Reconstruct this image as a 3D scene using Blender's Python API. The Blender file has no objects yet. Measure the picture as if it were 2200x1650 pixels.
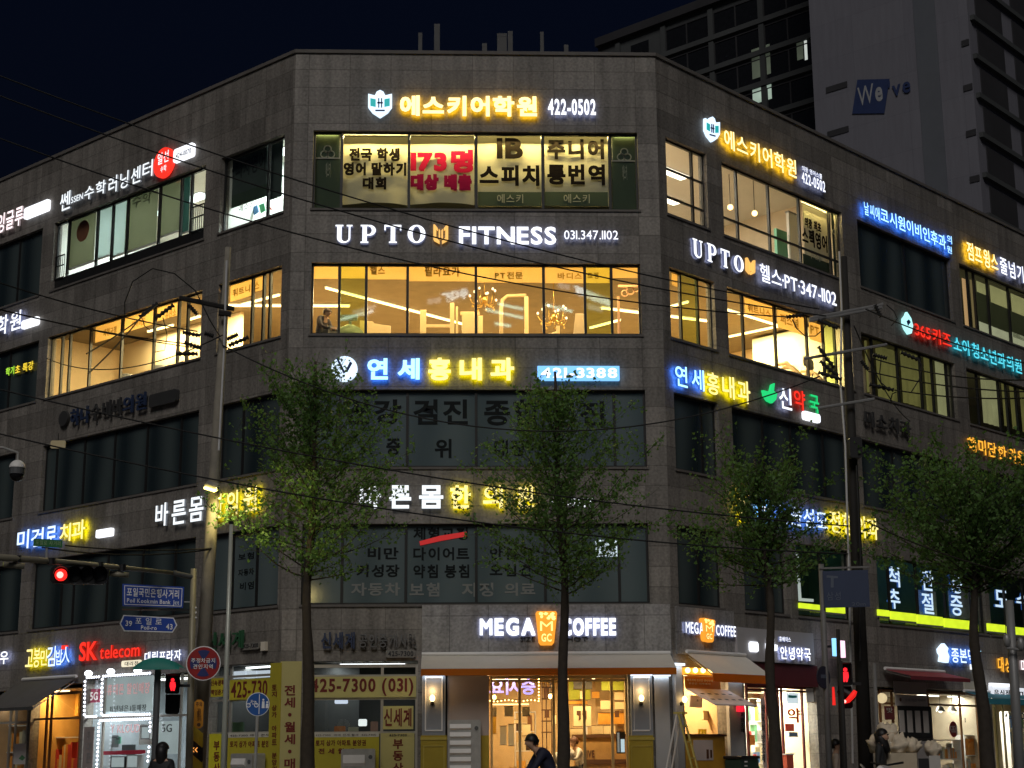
import bpy, math, random
from mathutils import Vector, Matrix
sc = bpy.context.scene
COL = sc.collection
rad = math.radians

# ------------------------------------------------------------------ camera
FOC = 3414.08                      # focal length in photo pixels (photo 2200 x 1650)
CAM = Vector((-0.7163, -41.0752, 1.6))
YAW, PITCH, ROLL = 0.0400074, 0.2269241, -0.0078446
cy_, sy_ = math.cos(YAW), math.sin(YAW)
fw = Vector((sy_*math.cos(PITCH), cy_*math.cos(PITCH), math.sin(PITCH)))
rt0 = Vector((cy_, -sy_, 0)); up0 = rt0.cross(fw)
rt = rt0*math.cos(ROLL) + up0*math.sin(ROLL)
up = up0*math.cos(ROLL) - rt0*math.sin(ROLL)
cd = bpy.data.cameras.new('camera'); cam = bpy.data.objects.new('camera', cd); COL.objects.link(cam)
cam.matrix_world = Matrix(((rt.x, up.x, -fw.x, CAM.x), (rt.y, up.y, -fw.y, CAM.y), (rt.z, up.z, -fw.z, CAM.z), (0, 0, 0, 1)))
cd.sensor_width = 36; cd.lens = FOC/2200*36; cd.clip_end = 3000; cd.clip_start = 0.1
sc.camera = cam

# ------------------------------------------------------------------ night sky, city glow, exposure
w = bpy.data.worlds.new('World'); sc.world = w; w.use_nodes = True
nt = w.node_tree
sky = nt.nodes.new('ShaderNodeTexSky'); sky.sky_type = 'NISHITA'; sky.sun_disc = False
SUN_EL, SUN_AZ = rad(-3.2), rad(190)
sky.sun_elevation = SUN_EL; sky.sun_rotation = SUN_AZ
bg = nt.nodes['Background']; tn = nt.nodes.new('ShaderNodeMix'); tn.data_type = 'RGBA'; tn.blend_type = 'MULTIPLY'; tn.inputs[0].default_value = 1; tn.inputs[7].default_value = (.20, .38, .88, 1)
nt.links.new(sky.outputs[0], tn.inputs[6]); nt.links.new(tn.outputs[2], bg.inputs[0]); bg.inputs[1].default_value = 0.15
sd = bpy.data.lights.new('city_glow', 'SUN'); sd.energy = 0.92; sd.angle = rad(24); sd.color = (1.0, .95, .90)
so = bpy.data.objects.new('city_glow', sd); COL.objects.link(so)
so.rotation_euler = Vector((0.10, 0.76, -0.64)).to_track_quat('-Z', 'Y').to_euler()
sc.view_settings.view_transform = 'Standard'; sc.view_settings.look = 'None'
sc.view_settings.exposure = 0.0; sc.view_settings.gamma = 1.0
cy = sc.cycles
cy.use_denoising = True
try: cy.denoiser = 'OPENIMAGEDENOISE'
except Exception: pass
cy.max_bounces = 6; cy.diffuse_bounces = 3; cy.glossy_bounces = 3; cy.transmission_bounces = 4; cy.transparent_max_bounces = 10
cy.sample_clamp_indirect = 6; cy.caustics_reflective = False; cy.caustics_refractive = False

# ------------------------------------------------------------------ geometry of the place
TH = {'L': -rad(43.627), 'C': 0.0, 'R': rad(44.226)}          # facade headings
ORG = {'L': Vector((-5, 0, 0)), 'C': Vector((0, 0, 0)), 'R': Vector((5, 0, 0))}
def axes(F):
    t = TH[F]
    return Vector((math.cos(t), math.sin(t), 0)), Vector((math.sin(t), -math.cos(t), 0))   # right, outward
def P(F, s, z, d=0.0):
    r, n = axes(F); q = ORG[F] + r*s + n*d
    return Vector((q.x, q.y, z))
def ray(px, py):
    return (rt*((px-1100)/FOC) - up*((py-825)/FOC) + fw)
def proj(q):
    v = q - CAM; k = v.dot(fw)
    return 1100 + FOC*v.dot(rt)/k, 825 - FOC*v.dot(up)/k
def hit(F, px, py, d=0.0):
    r, n = axes(F); D = ray(px, py); o = ORG[F] + n*d
    t = (o-CAM).dot(n)/D.dot(n); q = CAM + D*t
    return (q-ORG[F]).dot(r), q.z
def s_at(F, px, z, d=0.0):
    py = 800
    for _ in range(5):
        s, _z = hit(F, px, py, d); py = proj(P(F, s, z, d))[1]
    return s
def at(px, py, dist):              # point on the pixel's ray at a horizontal distance from the camera
    D = ray(px, py); return CAM + D*(dist/math.hypot(D.x, D.y))
def gnd(px, dist, z=0.0):
    q = at(px, 1613, dist); return Vector((q.x, q.y, z))
def on_z(px, py, z):
    D = ray(px, py); return CAM + D*((z-CAM.z)/D.z)
def z_at(py, dist, px=1100):
    return at(px, py, dist).z

# ------------------------------------------------------------------ materials
MATS = {}; EMI = {}
SAMPLED = {'wall_lamp', 'flood_white', 'lamp_box_orange', 'sign_lime'}   # emitters that really light something at a distance
def mat(name, col, rough=.6, metal=0., var=.12, scale=2.5, bump=0., spec=.4, tl=0.):
    if name in MATS: return MATS[name]
    m = bpy.data.materials.new(name); m.use_nodes = True; t = m.node_tree; b = t.nodes['Principled BSDF']
    b.inputs['Roughness'].default_value = rough; b.inputs['Metallic'].default_value = metal
    b.inputs['Specular IOR Level'].default_value = spec
    c = (*col, 1)
    if var > 0:
        tc = t.nodes.new('ShaderNodeTexCoord'); nz = t.nodes.new('ShaderNodeTexNoise'); nz.inputs['Scale'].default_value = scale
        nz.inputs['Detail'].default_value = 5; nz.inputs['Roughness'].default_value = .65
        t.links.new(tc.outputs['Object'], nz.inputs['Vector'])
        mx = t.nodes.new('ShaderNodeMix'); mx.data_type = 'RGBA'
        mx.inputs[6].default_value = (*[max(0, x*(1-var*2)) for x in col], 1); mx.inputs[7].default_value = (*[min(1, x*(1+var*2)) for x in col], 1)
        t.links.new(nz.outputs['Fac'], mx.inputs[0]); t.links.new(mx.outputs[2], b.inputs['Base Color'])
        if bump:
            bp = t.nodes.new('ShaderNodeBump'); bp.inputs['Strength'].default_value = bump; bp.inputs['Distance'].default_value = .02
            t.links.new(nz.outputs['Fac'], bp.inputs['Height']); t.links.new(bp.outputs[0], b.inputs['Normal'])
    else: b.inputs['Base Color'].default_value = c
    if tl > 0:
        tr = t.nodes.new('ShaderNodeBsdfTranslucent'); tr.inputs[0].default_value = c
        ms = t.nodes.new('ShaderNodeMixShader'); ms.inputs[0].default_value = tl
        o = t.nodes['Material Output']
        t.links.new(b.outputs[0], ms.inputs[1]); t.links.new(tr.outputs[0], ms.inputs[2]); t.links.new(ms.outputs[0], o.inputs[0])
    MATS[name] = m; return m
def emi(name, col, st, var=0., scale=3.):
    if name in MATS: return MATS[name]
    m = bpy.data.materials.new(name); m.use_nodes = True; t = m.node_tree; b = t.nodes['Principled BSDF']
    b.inputs['Base Color'].default_value = (*[x*.5 for x in col], 1); b.inputs['Emission Color'].default_value = (*col, 1)
    b.inputs['Emission Strength'].default_value = st
    if var > 0:
        tc = t.nodes.new('ShaderNodeTexCoord'); nz = t.nodes.new('ShaderNodeTexNoise'); nz.inputs['Scale'].default_value = scale
        nz.inputs['Detail'].default_value = 4
        t.links.new(tc.outputs['Object'], nz.inputs['Vector'])
        mr = t.nodes.new('ShaderNodeMapRange'); mr.inputs[1].default_value = .3; mr.inputs[2].default_value = .7
        mr.inputs[3].default_value = st*(1-var); mr.inputs[4].default_value = st*(1+var)
        t.links.new(nz.outputs['Fac'], mr.inputs[0]); t.links.new(mr.outputs[0], b.inputs['Emission Strength'])
    m.cycles.emission_sampling = 'FRONT' if name in SAMPLED else 'NONE'
    MATS[name] = m; EMI[name] = (col, st); return m
HALO = {}                                         # letter material -> (halo colour, strength of the sides, strength of the back)
def sides(m):
    if m.name not in EMI: return None
    c, a, b = HALO.get(m.name, (EMI[m.name][0], EMI[m.name][1]*.12, EMI[m.name][1]*.35))
    return emi(m.name+'_side', c, a)
def rear(m):                                      # the lit back of a letter that washes the wall behind it
    if m.name not in EMI: return None
    c, a, b = HALO.get(m.name, (EMI[m.name][0], EMI[m.name][1]*.12, EMI[m.name][1]*.35))
    return emi(m.name+'_back', c, b)
def glass(name, tint, refl=.035):
    m = bpy.data.materials.new(name); m.use_nodes = True; t = m.node_tree; t.nodes.remove(t.nodes['Principled BSDF'])
    tr = t.nodes.new('ShaderNodeBsdfTransparent'); tr.inputs[0].default_value = (*tint, 1)
    gl = t.nodes.new('ShaderNodeBsdfGlossy'); gl.inputs['Roughness'].default_value = .02
    lw = t.nodes.new('ShaderNodeLayerWeight'); lw.inputs[0].default_value = .5
    pw = t.nodes.new('ShaderNodeMath'); pw.operation = 'POWER'; pw.inputs[1].default_value = 5
    fr = t.nodes.new('ShaderNodeMapRange'); fr.inputs[3].default_value = refl; fr.inputs[4].default_value = 1.0
    t.links.new(lw.outputs['Facing'], pw.inputs[0]); t.links.new(pw.outputs[0], fr.inputs[0])
    ms = t.nodes.new('ShaderNodeMixShader')
    t.links.new(fr.outputs[0], ms.inputs[0]); t.links.new(tr.outputs[0], ms.inputs[1]); t.links.new(gl.outputs[0], ms.inputs[2])
    t.links.new(ms.outputs[0], t.nodes['Material Output'].inputs[0])
    return m
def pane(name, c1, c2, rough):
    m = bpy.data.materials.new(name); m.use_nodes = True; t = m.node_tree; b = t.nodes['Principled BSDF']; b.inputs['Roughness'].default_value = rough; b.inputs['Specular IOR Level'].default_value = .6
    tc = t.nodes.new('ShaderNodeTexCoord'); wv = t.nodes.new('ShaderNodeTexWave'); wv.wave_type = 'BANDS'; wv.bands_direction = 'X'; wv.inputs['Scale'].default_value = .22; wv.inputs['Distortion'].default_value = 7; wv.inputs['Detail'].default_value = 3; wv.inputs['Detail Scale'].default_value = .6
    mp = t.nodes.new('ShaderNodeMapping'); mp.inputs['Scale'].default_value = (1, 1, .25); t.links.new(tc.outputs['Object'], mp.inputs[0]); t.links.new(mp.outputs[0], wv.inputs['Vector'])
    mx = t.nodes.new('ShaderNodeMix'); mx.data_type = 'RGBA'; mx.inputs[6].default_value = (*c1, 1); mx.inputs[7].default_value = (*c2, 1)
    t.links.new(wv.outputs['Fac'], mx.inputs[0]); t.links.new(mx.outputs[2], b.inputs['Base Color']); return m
def stone(name, c1, c2, mortar, bw, bh, ox=0.0, oz=0.0, rough=.55, lo=.45, hi=1.5):
    m = bpy.data.materials.new(name); m.use_nodes = True; t = m.node_tree; b = t.nodes['Principled BSDF']; b.inputs['Roughness'].default_value = rough
    b.inputs['Specular IOR Level'].default_value = .3
    L = t.links.new; N = t.nodes.new
    tc = N('ShaderNodeTexCoord'); sp = N('ShaderNodeSeparateXYZ'); cb = N('ShaderNodeCombineXYZ')
    L(tc.outputs['Object'], sp.inputs[0])
    ax = N('ShaderNodeMath'); ax.operation = 'ADD'; ax.inputs[1].default_value = ox + 200*bw
    az = N('ShaderNodeMath'); az.operation = 'ADD'; az.inputs[1].default_value = oz
    L(sp.outputs[0], ax.inputs[0]); L(sp.outputs[2], az.inputs[0]); L(ax.outputs[0], cb.inputs[0]); L(az.outputs[0], cb.inputs[1])
    br = N('ShaderNodeTexBrick'); br.offset = 0; br.inputs['Scale'].default_value = 1
    br.inputs['Brick Width'].default_value = bw; br.inputs['Row Height'].default_value = bh; br.inputs['Mortar Size'].default_value = .011
    br.inputs['Mortar Smooth'].default_value = .2; br.inputs['Bias'].default_value = 0
    br.inputs['Color1'].default_value = (*c1, 1); br.inputs['Color2'].default_value = (*c2, 1); br.inputs['Mortar'].default_value = (*mortar, 1)
    L(cb.outputs[0], br.inputs['Vector'])
    # rain streaks and blotches
    mp = N('ShaderNodeMapping'); mp.inputs['Scale'].default_value = (2.2, 2.2, .22); L(tc.outputs['Object'], mp.inputs[0])
    n1 = N('ShaderNodeTexNoise'); n1.inputs['Scale'].default_value = 1.6; n1.inputs['Detail'].default_value = 7; L(mp.outputs[0], n1.inputs['Vector'])
    n2 = N('ShaderNodeTexNoise'); n2.inputs['Scale'].default_value = 14; n2.inputs['Detail'].default_value = 6; L(tc.outputs['Object'], n2.inputs['Vector'])
    ad = N('ShaderNodeMath'); ad.operation = 'ADD'; L(n1.outputs['Fac'], ad.inputs[0]); L(n2.outputs['Fac'], ad.inputs[1])
    mr = N('ShaderNodeMapRange'); mr.inputs[1].default_value = .6; mr.inputs[2].default_value = 1.4; mr.inputs[3].default_value = lo; mr.inputs[4].default_value = hi
    L(ad.outputs[0], mr.inputs[0])
    ml = N('ShaderNodeVectorMath'); ml.operation = 'SCALE'; L(br.outputs['Color'], ml.inputs[0]); L(mr.outputs[0], ml.inputs['Scale'])
    L(ml.outputs[0], b.inputs['Base Color'])
    bp = N('ShaderNodeBump'); bp.inputs['Strength'].default_value = .5; bp.inputs['Distance'].default_value = .01; bp.invert = True
    L(br.outputs['Fac'], bp.inputs['Height']); L(bp.outputs[0], b.inputs['Normal'])
    MATS[name] = m; return m

# ------------------------------------------------------------------ mesh helpers
class MB:
    def __init__(s): s.v = []; s.f = []; s.mi = []; s.cur = 0
    def add(s, vs, fs):
        o = len(s.v); s.v += [tuple(v) for v in vs]; s.f += [tuple(i+o for i in f) for f in fs]; s.mi += [s.cur]*len(fs); return s
    def box(s, x0, x1, y0, y1, z0, z1):
        x0, x1 = min(x0, x1), max(x0, x1); y0, y1 = min(y0, y1), max(y0, y1); z0, z1 = min(z0, z1), max(z0, z1)
        return s.add([(x0,y0,z0),(x1,y0,z0),(x1,y1,z0),(x0,y1,z0),(x0,y0,z1),(x1,y0,z1),(x1,y1,z1),(x0,y1,z1)],
              [(0,3,2,1),(4,5,6,7),(0,1,5,4),(1,2,6,5),(2,3,7,6),(3,0,4,7)])
    def rbox(s, x0, x1, y0, y1, z0, z1, b):      # box with bevelled x/z outline
        return s.prism([(x0+b,z0),(x1-b,z0),(x1,z0+b),(x1,z1-b),(x1-b,z1),(x0+b,z1),(x0,z1-b),(x0,z0+b)], y0, y1)
    def quad(s, a, b, c, d): return s.add([a,b,c,d], [(0,1,2,3)])
    def prism(s, poly, y0, y1):                   # polygon in (x, z), counter-clockwise seen from -y
        n = len(poly); vs = [(x,y0,z) for x,z in poly] + [(x,y1,z) for x,z in poly]
        return s.add(vs, [tuple(range(n)), tuple(range(2*n-1, n-1, -1))] + [((i+1)%n, i, n+i, n+(i+1)%n) for i in range(n)])
    def zprism(s, poly, z0, z1):                  # polygon in (x, y)
        n = len(poly); vs = [(x,y,z0) for x,y in poly] + [(x,y,z1) for x,y in poly]
        return s.add(vs, [tuple(range(n-1,-1,-1)), tuple(range(n, 2*n))] + [(i, (i+1)%n, n+(i+1)%n, n+i) for i in range(n)])
    def path(s, pts, rr, n=8, caps=True):
        pts = [Vector(p) for p in pts]; o = len(s.v); m = len(pts)
        if not hasattr(rr, '__len__'): rr = [rr]*m
        u = None
        for i, p in enumerate(pts):
            d = (pts[min(i+1, m-1)] - pts[max(i-1, 0)]).normalized()
            if u is None: u = d.orthogonal().normalized()
            u = (u - d*u.dot(d))
            u = u.normalized() if u.length > 1e-6 else d.orthogonal().normalized()
            q = d.cross(u)
            s.v += [tuple(p + (u*math.cos(2*math.pi*k/n) + q*math.sin(2*math.pi*k/n))*rr[i]) for k in range(n)]
        fs = []
        for i in range(m-1):
            for k in range(n):
                a = o+i*n+k; b = o+i*n+(k+1) % n; fs.append((a, b, b+n, a+n))
        if caps: fs += [tuple(o+k for k in range(n-1,-1,-1)), tuple(o+(m-1)*n+k for k in range(n))]
        s.f += fs; s.mi += [s.cur]*len(fs); return s
    def tube(s, a, b, r0, r1=None, n=10): return s.path([a, b], [r0, r0 if r1 is None else r1], n)
    def disc(s, cx, cz, r, y0, y1, n=28, rz=None):
        rz = rz or r
        return s.prism([(cx+r*math.cos(2*math.pi*k/n), cz+rz*math.sin(2*math.pi*k/n)) for k in range(n)], y0, y1)
    def ring(s, cx, cz, r0, r1, y0, y1, n=32):
        o = len(s.v)
        for k in range(n):
            c, t = math.cos(2*math.pi*k/n), math.sin(2*math.pi*k/n)
            s.v += [(cx+r0*c,y0,cz+r0*t),(cx+r1*c,y0,cz+r1*t),(cx+r1*c,y1,cz+r1*t),(cx+r0*c,y1,cz+r0*t)]
        for k in range(n):
            a = o+4*k; b = o+4*((k+1)%n)
            for i in range(4): j = (i+1)%4; s.f.append((a+i, b+i, b+j, a+j)); s.mi.append(s.cur)
        return s
    def sphere(s, c, r, n=12, m=8, sz=1., half=0.):
        o = len(s.v); c = Vector(c)
        t0 = -math.pi/2 + half*math.pi
        for i in range(m+1):
            t = t0 + (math.pi/2-t0)*i/m
            for k in range(n):
                a = 2*math.pi*k/n
                s.v.append((c.x+r*math.cos(t)*math.cos(a), c.y+r*math.cos(t)*math.sin(a), c.z+r*sz*math.sin(t)))
        for i in range(m):
            for k in range(n):
                a = o+i*n+k; b = o+i*n+(k+1)%n; s.f.append((a, b, b+n, a+n)); s.mi.append(s.cur)
        return s
    def lit(s, yf, yb):                            # material 0 on front and back faces, 1 on the sides
        ys = [v[1] for v in s.v]; ym = (min(ys)+max(ys))/2
        s.mi = [(0 if s.v[f[0]][1] < ym else 2) if max(s.v[i][1] for i in f)-min(s.v[i][1] for i in f) < 1e-4 else 1 for f in s.f]; return s
    def build(s, name, m, parent=None, smooth=False, **pr):
        me = bpy.data.meshes.new(name); me.from_pydata(s.v, [], s.f)
        for x in (m if isinstance(m, (list, tuple)) else [m]): me.materials.append(x)
        if isinstance(m, (list, tuple)): me.polygons.foreach_set('material_index', s.mi)
        if smooth: me.polygons.foreach_set('use_smooth', [True]*len(me.polygons))
        me.update()
        o = bpy.data.objects.new(name, me); COL.objects.link(o)
        if parent is not None: o.parent = parent
        for k, v in pr.items(): o[k] = v
        return o
def thing(name, label, cat, loc=(0,0,0), rz=0., group=None):
    o = bpy.data.objects.new(name, None); COL.objects.link(o); o.location = loc; o.rotation_euler = (0,0,rz); o.empty_display_size = .2
    o['label'] = label; o['category'] = cat
    if group: o['group'] = group
    return o
def tag(o, label, cat, group=None):
    o['label'] = label; o['category'] = cat
    if group: o['group'] = group
    return o
def place(o, loc, rz=0.): o.location = loc; o.rotation_euler = (0,0,rz); return o
def copy_tree(o, label=None, loc=None, rz=None, parent=None):
    c = o.copy(); COL.objects.link(c); c.parent = parent
    for ch in list(o.children): copy_tree(ch, parent=c)
    if label: c['label'] = label
    if loc is not None: c.location = loc
    if rz is not None: c.rotation_euler = (0,0,rz)
    return c

# ------------------------------------------------------------------ lettering (built-in font, Hangul comes from its fallback)
GL = {}; GLO = {}
def glyph(ch, bold):
    bold = 0 if ch in 'MW' else min(bold, .028 if ord(ch) > 0x1100 else .03); k = (ch, bold)
    if k in GL: return GL[k]
    if 'o' not in GLO:
        c = bpy.data.curves.new('glyph_source', 'FONT'); GLO['o'] = bpy.data.objects.new('glyph_source', c); c.resolution_u = 3; c.extrude = .5; c.fill_mode = 'BOTH'
    o = GLO['o']; o.data.body = ch; o.data.offset = bold; me = o.to_mesh()
    v = [tuple(x.co) for x in me.vertices]; f = [tuple(p.vertices) for p in me.polygons]; o.to_mesh_clear()
    GL[k] = (v, f); return GL[k]
def layout(text, bold, gap=.07):
    out = []; x = 0.
    for ch in text:
        if ch == ' ': x += .34; continue
        v, f = glyph(ch, bold); x0 = min(q[0] for q in v); x1 = max(q[0] for q in v)
        if ord(ch) > 0x1100: adv = .92 + gap; ox = x + .46 + gap/2 - (x0+x1)/2
        else: adv = x1-x0+gap+.03; ox = x - x0
        out.append((ch, v, f, ox)); x += adv
    return out
def text_parts(text, x0, x1, z0, z1, yf, yb, bold=.03, gap=.07, mirror=False):
    """list of MB, one per glyph, filling the rectangle x0..x1, z0..z1 between depths yf (front) and yb"""
    g = layout(text, bold, gap)
    xs = [q[0]+o for _, v, _, o in g for q in v]; zs = [q[1] for _, v, _, o in g for q in v]
    ax, bx, az, bz = min(xs), max(xs), min(zs), max(zs)
    kx = (x1-x0)/(bx-ax); kz = (z1-z0)/max(bz-az, .3)
    res = []
    for ch, v, f, o in g:
        mb = MB(); vs = []
        for q in v:
            X = (q[0]+o-ax)*kx
            X = x1-X if mirror else x0+X
            vs.append((X, (yf+yb)/2 - q[2]*(yb-yf), z0+(q[1]-az)*kz))
        mb.add(vs, [tuple(reversed(p)) for p in f] if mirror else f); res.append(mb)
    return res
def text_mb(*a, **k):
    r = MB()
    for m in text_parts(*a, **k): r.add(m.v, m.f)
    return r

LUM = {}                                          # lamp material -> (light colour, radiance of the lit face)
def lampmat(name, col, lum, seen=4.):
    LUM[name] = (col, lum); return emi(name, col, seen)
def arealight(parent, loc, sx, sy, m, rot=(0,0,0)):
    c, L = LUM[m.name]; d = bpy.data.lights.new('lamp_light', 'AREA'); d.shape = 'RECTANGLE'; d.size = sx; d.size_y = sy; d.color = c; d.energy = L*math.pi*sx*sy
    o = bpy.data.objects.new('lamp_light', d); COL.objects.link(o); o.parent = parent; o.location = loc; o.rotation_euler = rot; return o
class Fac:
    """a thing fixed to, or standing at, a facade; pixel boxes of the survey photo give real sizes on the facade plane"""
    def __init__(s, F, name, label, cat, px, py, d=0., group=None, root=None):
        s.F = F; s.s, s.z = hit(F, px, py, d); s.d = d
        s.o = thing(name, label, cat, P(F, s.s, s.z, d), TH[F], group)
    def rect(s, xl, yt, yb, xr, d):
        a, z1 = hit(s.F, xl, yt, d); z0 = hit(s.F, xl, yb, d)[1]; b = s_at(s.F, xr, (z0+z1)/2, d)
        return a-s.s, b-s.s, z0-s.z, z1-s.z
    def pt(s, px, py, d):
        a, z = hit(s.F, px, py, d); return a-s.s, z-s.z
    def box(s, xl, yt, yb, xr, m, d0, d1, name, bev=0., mbx=None, **pr):
        x0, x1, z0, z1 = s.rect(xl, yt, yb, xr, d1); b = mbx or MB()
        if bev: b.rbox(x0, x1, -(d1-s.d), -(d0-s.d), z0, z1, bev)
        else: b.box(x0, x1, -(d1-s.d), -(d0-s.d), z0, z1)
        return b if mbx is not None else b.build(name, m, s.o, **pr)
    def text(s, t, xl, yt, yb, xr, m, bold=.03, split=True, d0=.09, d1=.15, name=None, gap=.07, mirror=False, parent=None, fat=0.):
        if not split and len(t) <= 3: split = True; name = 'letter'
        x0, x1, z0, z1 = s.rect(xl, yt, yb, xr, d1)
        if s.F in 'LR' and len(s.F) == 1: bold *= .45
        if fat:                                    # heavier strokes: four layers, each half a millimetre behind the next
            for g_ in zip(*[text_parts(t, x0+dx, x1+dx, z0+dz, z1+dz, -(d1-s.d)+k*.0006, -(d0-s.d)+k*.0006, bold, gap, mirror) for k, (dx, dz) in enumerate(((fat,fat),(-fat,fat),(fat,-fat),(-fat,-fat)))]):
                b = MB()
                for q in g_: b.add(q.v, q.f)
                if m.name in EMI: b.lit(0, 0)
                b.build(name or 'letter', [m, sides(m), rear(m)] if m.name in EMI else m, parent or s.o)
        elif split:
            for q in text_parts(t, x0, x1, z0, z1, -(d1-s.d), -(d0-s.d), bold, gap, mirror): q.lit(d1-s.d, d0-s.d).build(name or 'letter', [m, sides(m) or m, rear(m) or m], parent or s.o)
        else:
            b = text_mb(t, x0, x1, z0, z1, -(d1-s.d), -(d0-s.d), bold, gap, mirror)
            return b.lit(0, 0).build(name or 'lettering', [m, sides(m), rear(m)], parent or s.o) if m.name in EMI else b.build(name or 'lettering', m, parent or s.o)
    def poly(s, pts, m, d0, d1, name, mbx=None, parent=None):
        q = [s.pt(x, y, d1) for x, y in pts]
        ar = sum(q[i][0]*q[(i+1)%len(q)][1]-q[(i+1)%len(q)][0]*q[i][1] for i in range(len(q)))
        if ar < 0: q.reverse()
        b = (mbx or MB()).prism(q, -(d1-s.d), -(d0-s.d))
        return b if mbx is not None else b.build(name, m, parent or s.o)
    def disc(s, cx, cy, r, m, d0, d1, name, ry=None, mbx=None, parent=None):
        x, z = s.pt(cx, cy, d1); rr = abs(s.pt(cx, cy-(ry or r), d1)[1]-z)
        b = (mbx or MB()).disc(x, z, rr, -(d1-s.d), -(d0-s.d))
        return b if mbx is not None else b.build(name, m, parent or s.o)
# ------------------------------------------------------------------ shared materials
M_stone = stone('stone_cladding', (.155,.143,.128), (.235,.217,.195), (.125,.114,.10), 1.13, .53, .1, .12)
M_stone2 = stone('pale_sign_band', (.27,.26,.255), (.30,.29,.28), (.17,.165,.16), 1.0, 1.24, .3, .3, .4)
M_frame = mat('dark_window_frame', (.018,.018,.018), .45, .0, .1)
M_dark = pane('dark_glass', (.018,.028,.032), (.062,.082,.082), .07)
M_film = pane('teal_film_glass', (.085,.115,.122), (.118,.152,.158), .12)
M_gl = glass('clear_glass', (.95,.96,.94)); M_gl2 = glass('tinted_glass', (.80,.88,.62))
M_con = mat('concrete', (.30,.29,.27), .85, 0, .2, 3, .3)
M_black = mat('black_metal', (.012,.012,.013), .5, 0, .1); M_grey = mat('grey_steel', (.30,.30,.30), .45, .3, .15)
M_white = mat('white_paint', (.78,.77,.75), .5, 0, .06); M_cream = mat('cream_wall', (.72,.66,.55), .7, 0, .08)
M_galv = mat('galvanised_steel', (.45,.45,.43), .45, .4, .15, 6)
M_blackrub = mat('black_rubber', (.01,.01,.01), .7, 0, .1); M_wood = mat('light_wood', (.55,.38,.17), .5, 0, .25, 5)
M_orange = mat('orange_fabric', (.75,.25,.02), .75, 0, .1)
ROW = {'5': (15.98,18.23), '4': (12.46,14.44), '3': (8.86,10.94), '2': (5.29,7.37)}
ROOF = 20.5
# ------------------------------------------------------------------ ground
def setting(o): o['kind'] = 'structure'; return o
M_asph = mat('asphalt', (.05,.05,.052), .8, 0, .25, 8, .4); M_pave = stone('paving', (.30,.24,.22), (.24,.21,.2), (.1,.1,.1), .3, .3)
g = setting(MB().quad((-1500,-1500,.09),(1500,-1500,.09),(1500,1500,.09),(-1500,1500,.09)).build('road', M_asph))
cA = P('L', 0, 0, 7.2); 
def off_corner(c, F1, e):          # corner of the offset footprint, e outward
    n = (axes('C')[1] + axes(F1)[1]); n.normalize(); k = e/n.dot(axes('C')[1])
    return Vector((c[0]+n.x*k, c[1]+n.y*k, 0))
def ring_poly(e, sl, sr):
    a, b = P('L', sl, 0, e), P('R', sr, 0, e); A, B = off_corner((-5,0), 'L', e), off_corner((5,0), 'R', e)
    return [(a.x,a.y),(A.x,A.y),(B.x,B.y),(b.x,b.y)]
pv = MB(); fp = ring_poly(10.8, -60, 60); pv.zprism(fp + [(60,120),(-60,120)], -.16, .25)
setting(pv.build('pavement', mat('paving_blocks', (.22,.19,.18), .8, 0, .25, 5, .4)))
kb = MB(); A = ring_poly(10.8, -60, 60); B = ring_poly(11.02, -60, 60)
for i in range(3): kb.zprism([B[i], B[i+1], A[i+1], A[i]], -.16, .262)
setting(kb.build('kerb', M_con))
wl = MB()
for k in range(9): wl.box(-8+k*1.1, -7.5+k*1.1, -16.6, -12.6, -.1, .096)
setting(wl.build('road_marking', mat('road_paint', (.7,.7,.68), .7, 0, .15)))

# ------------------------------------------------------------------ the commercial building
bld = thing('commercial_building', 'five storey stone clad commercial building with a cut-off street corner, covered in lit shop signs', 'building')
EXT = {'L': (-44., 0.), 'C': (-5., 5.), 'R': (0., 48.)}
def rng(F, a, b, z): return (s_at(F, a, z), s_at(F, b, z))
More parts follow.
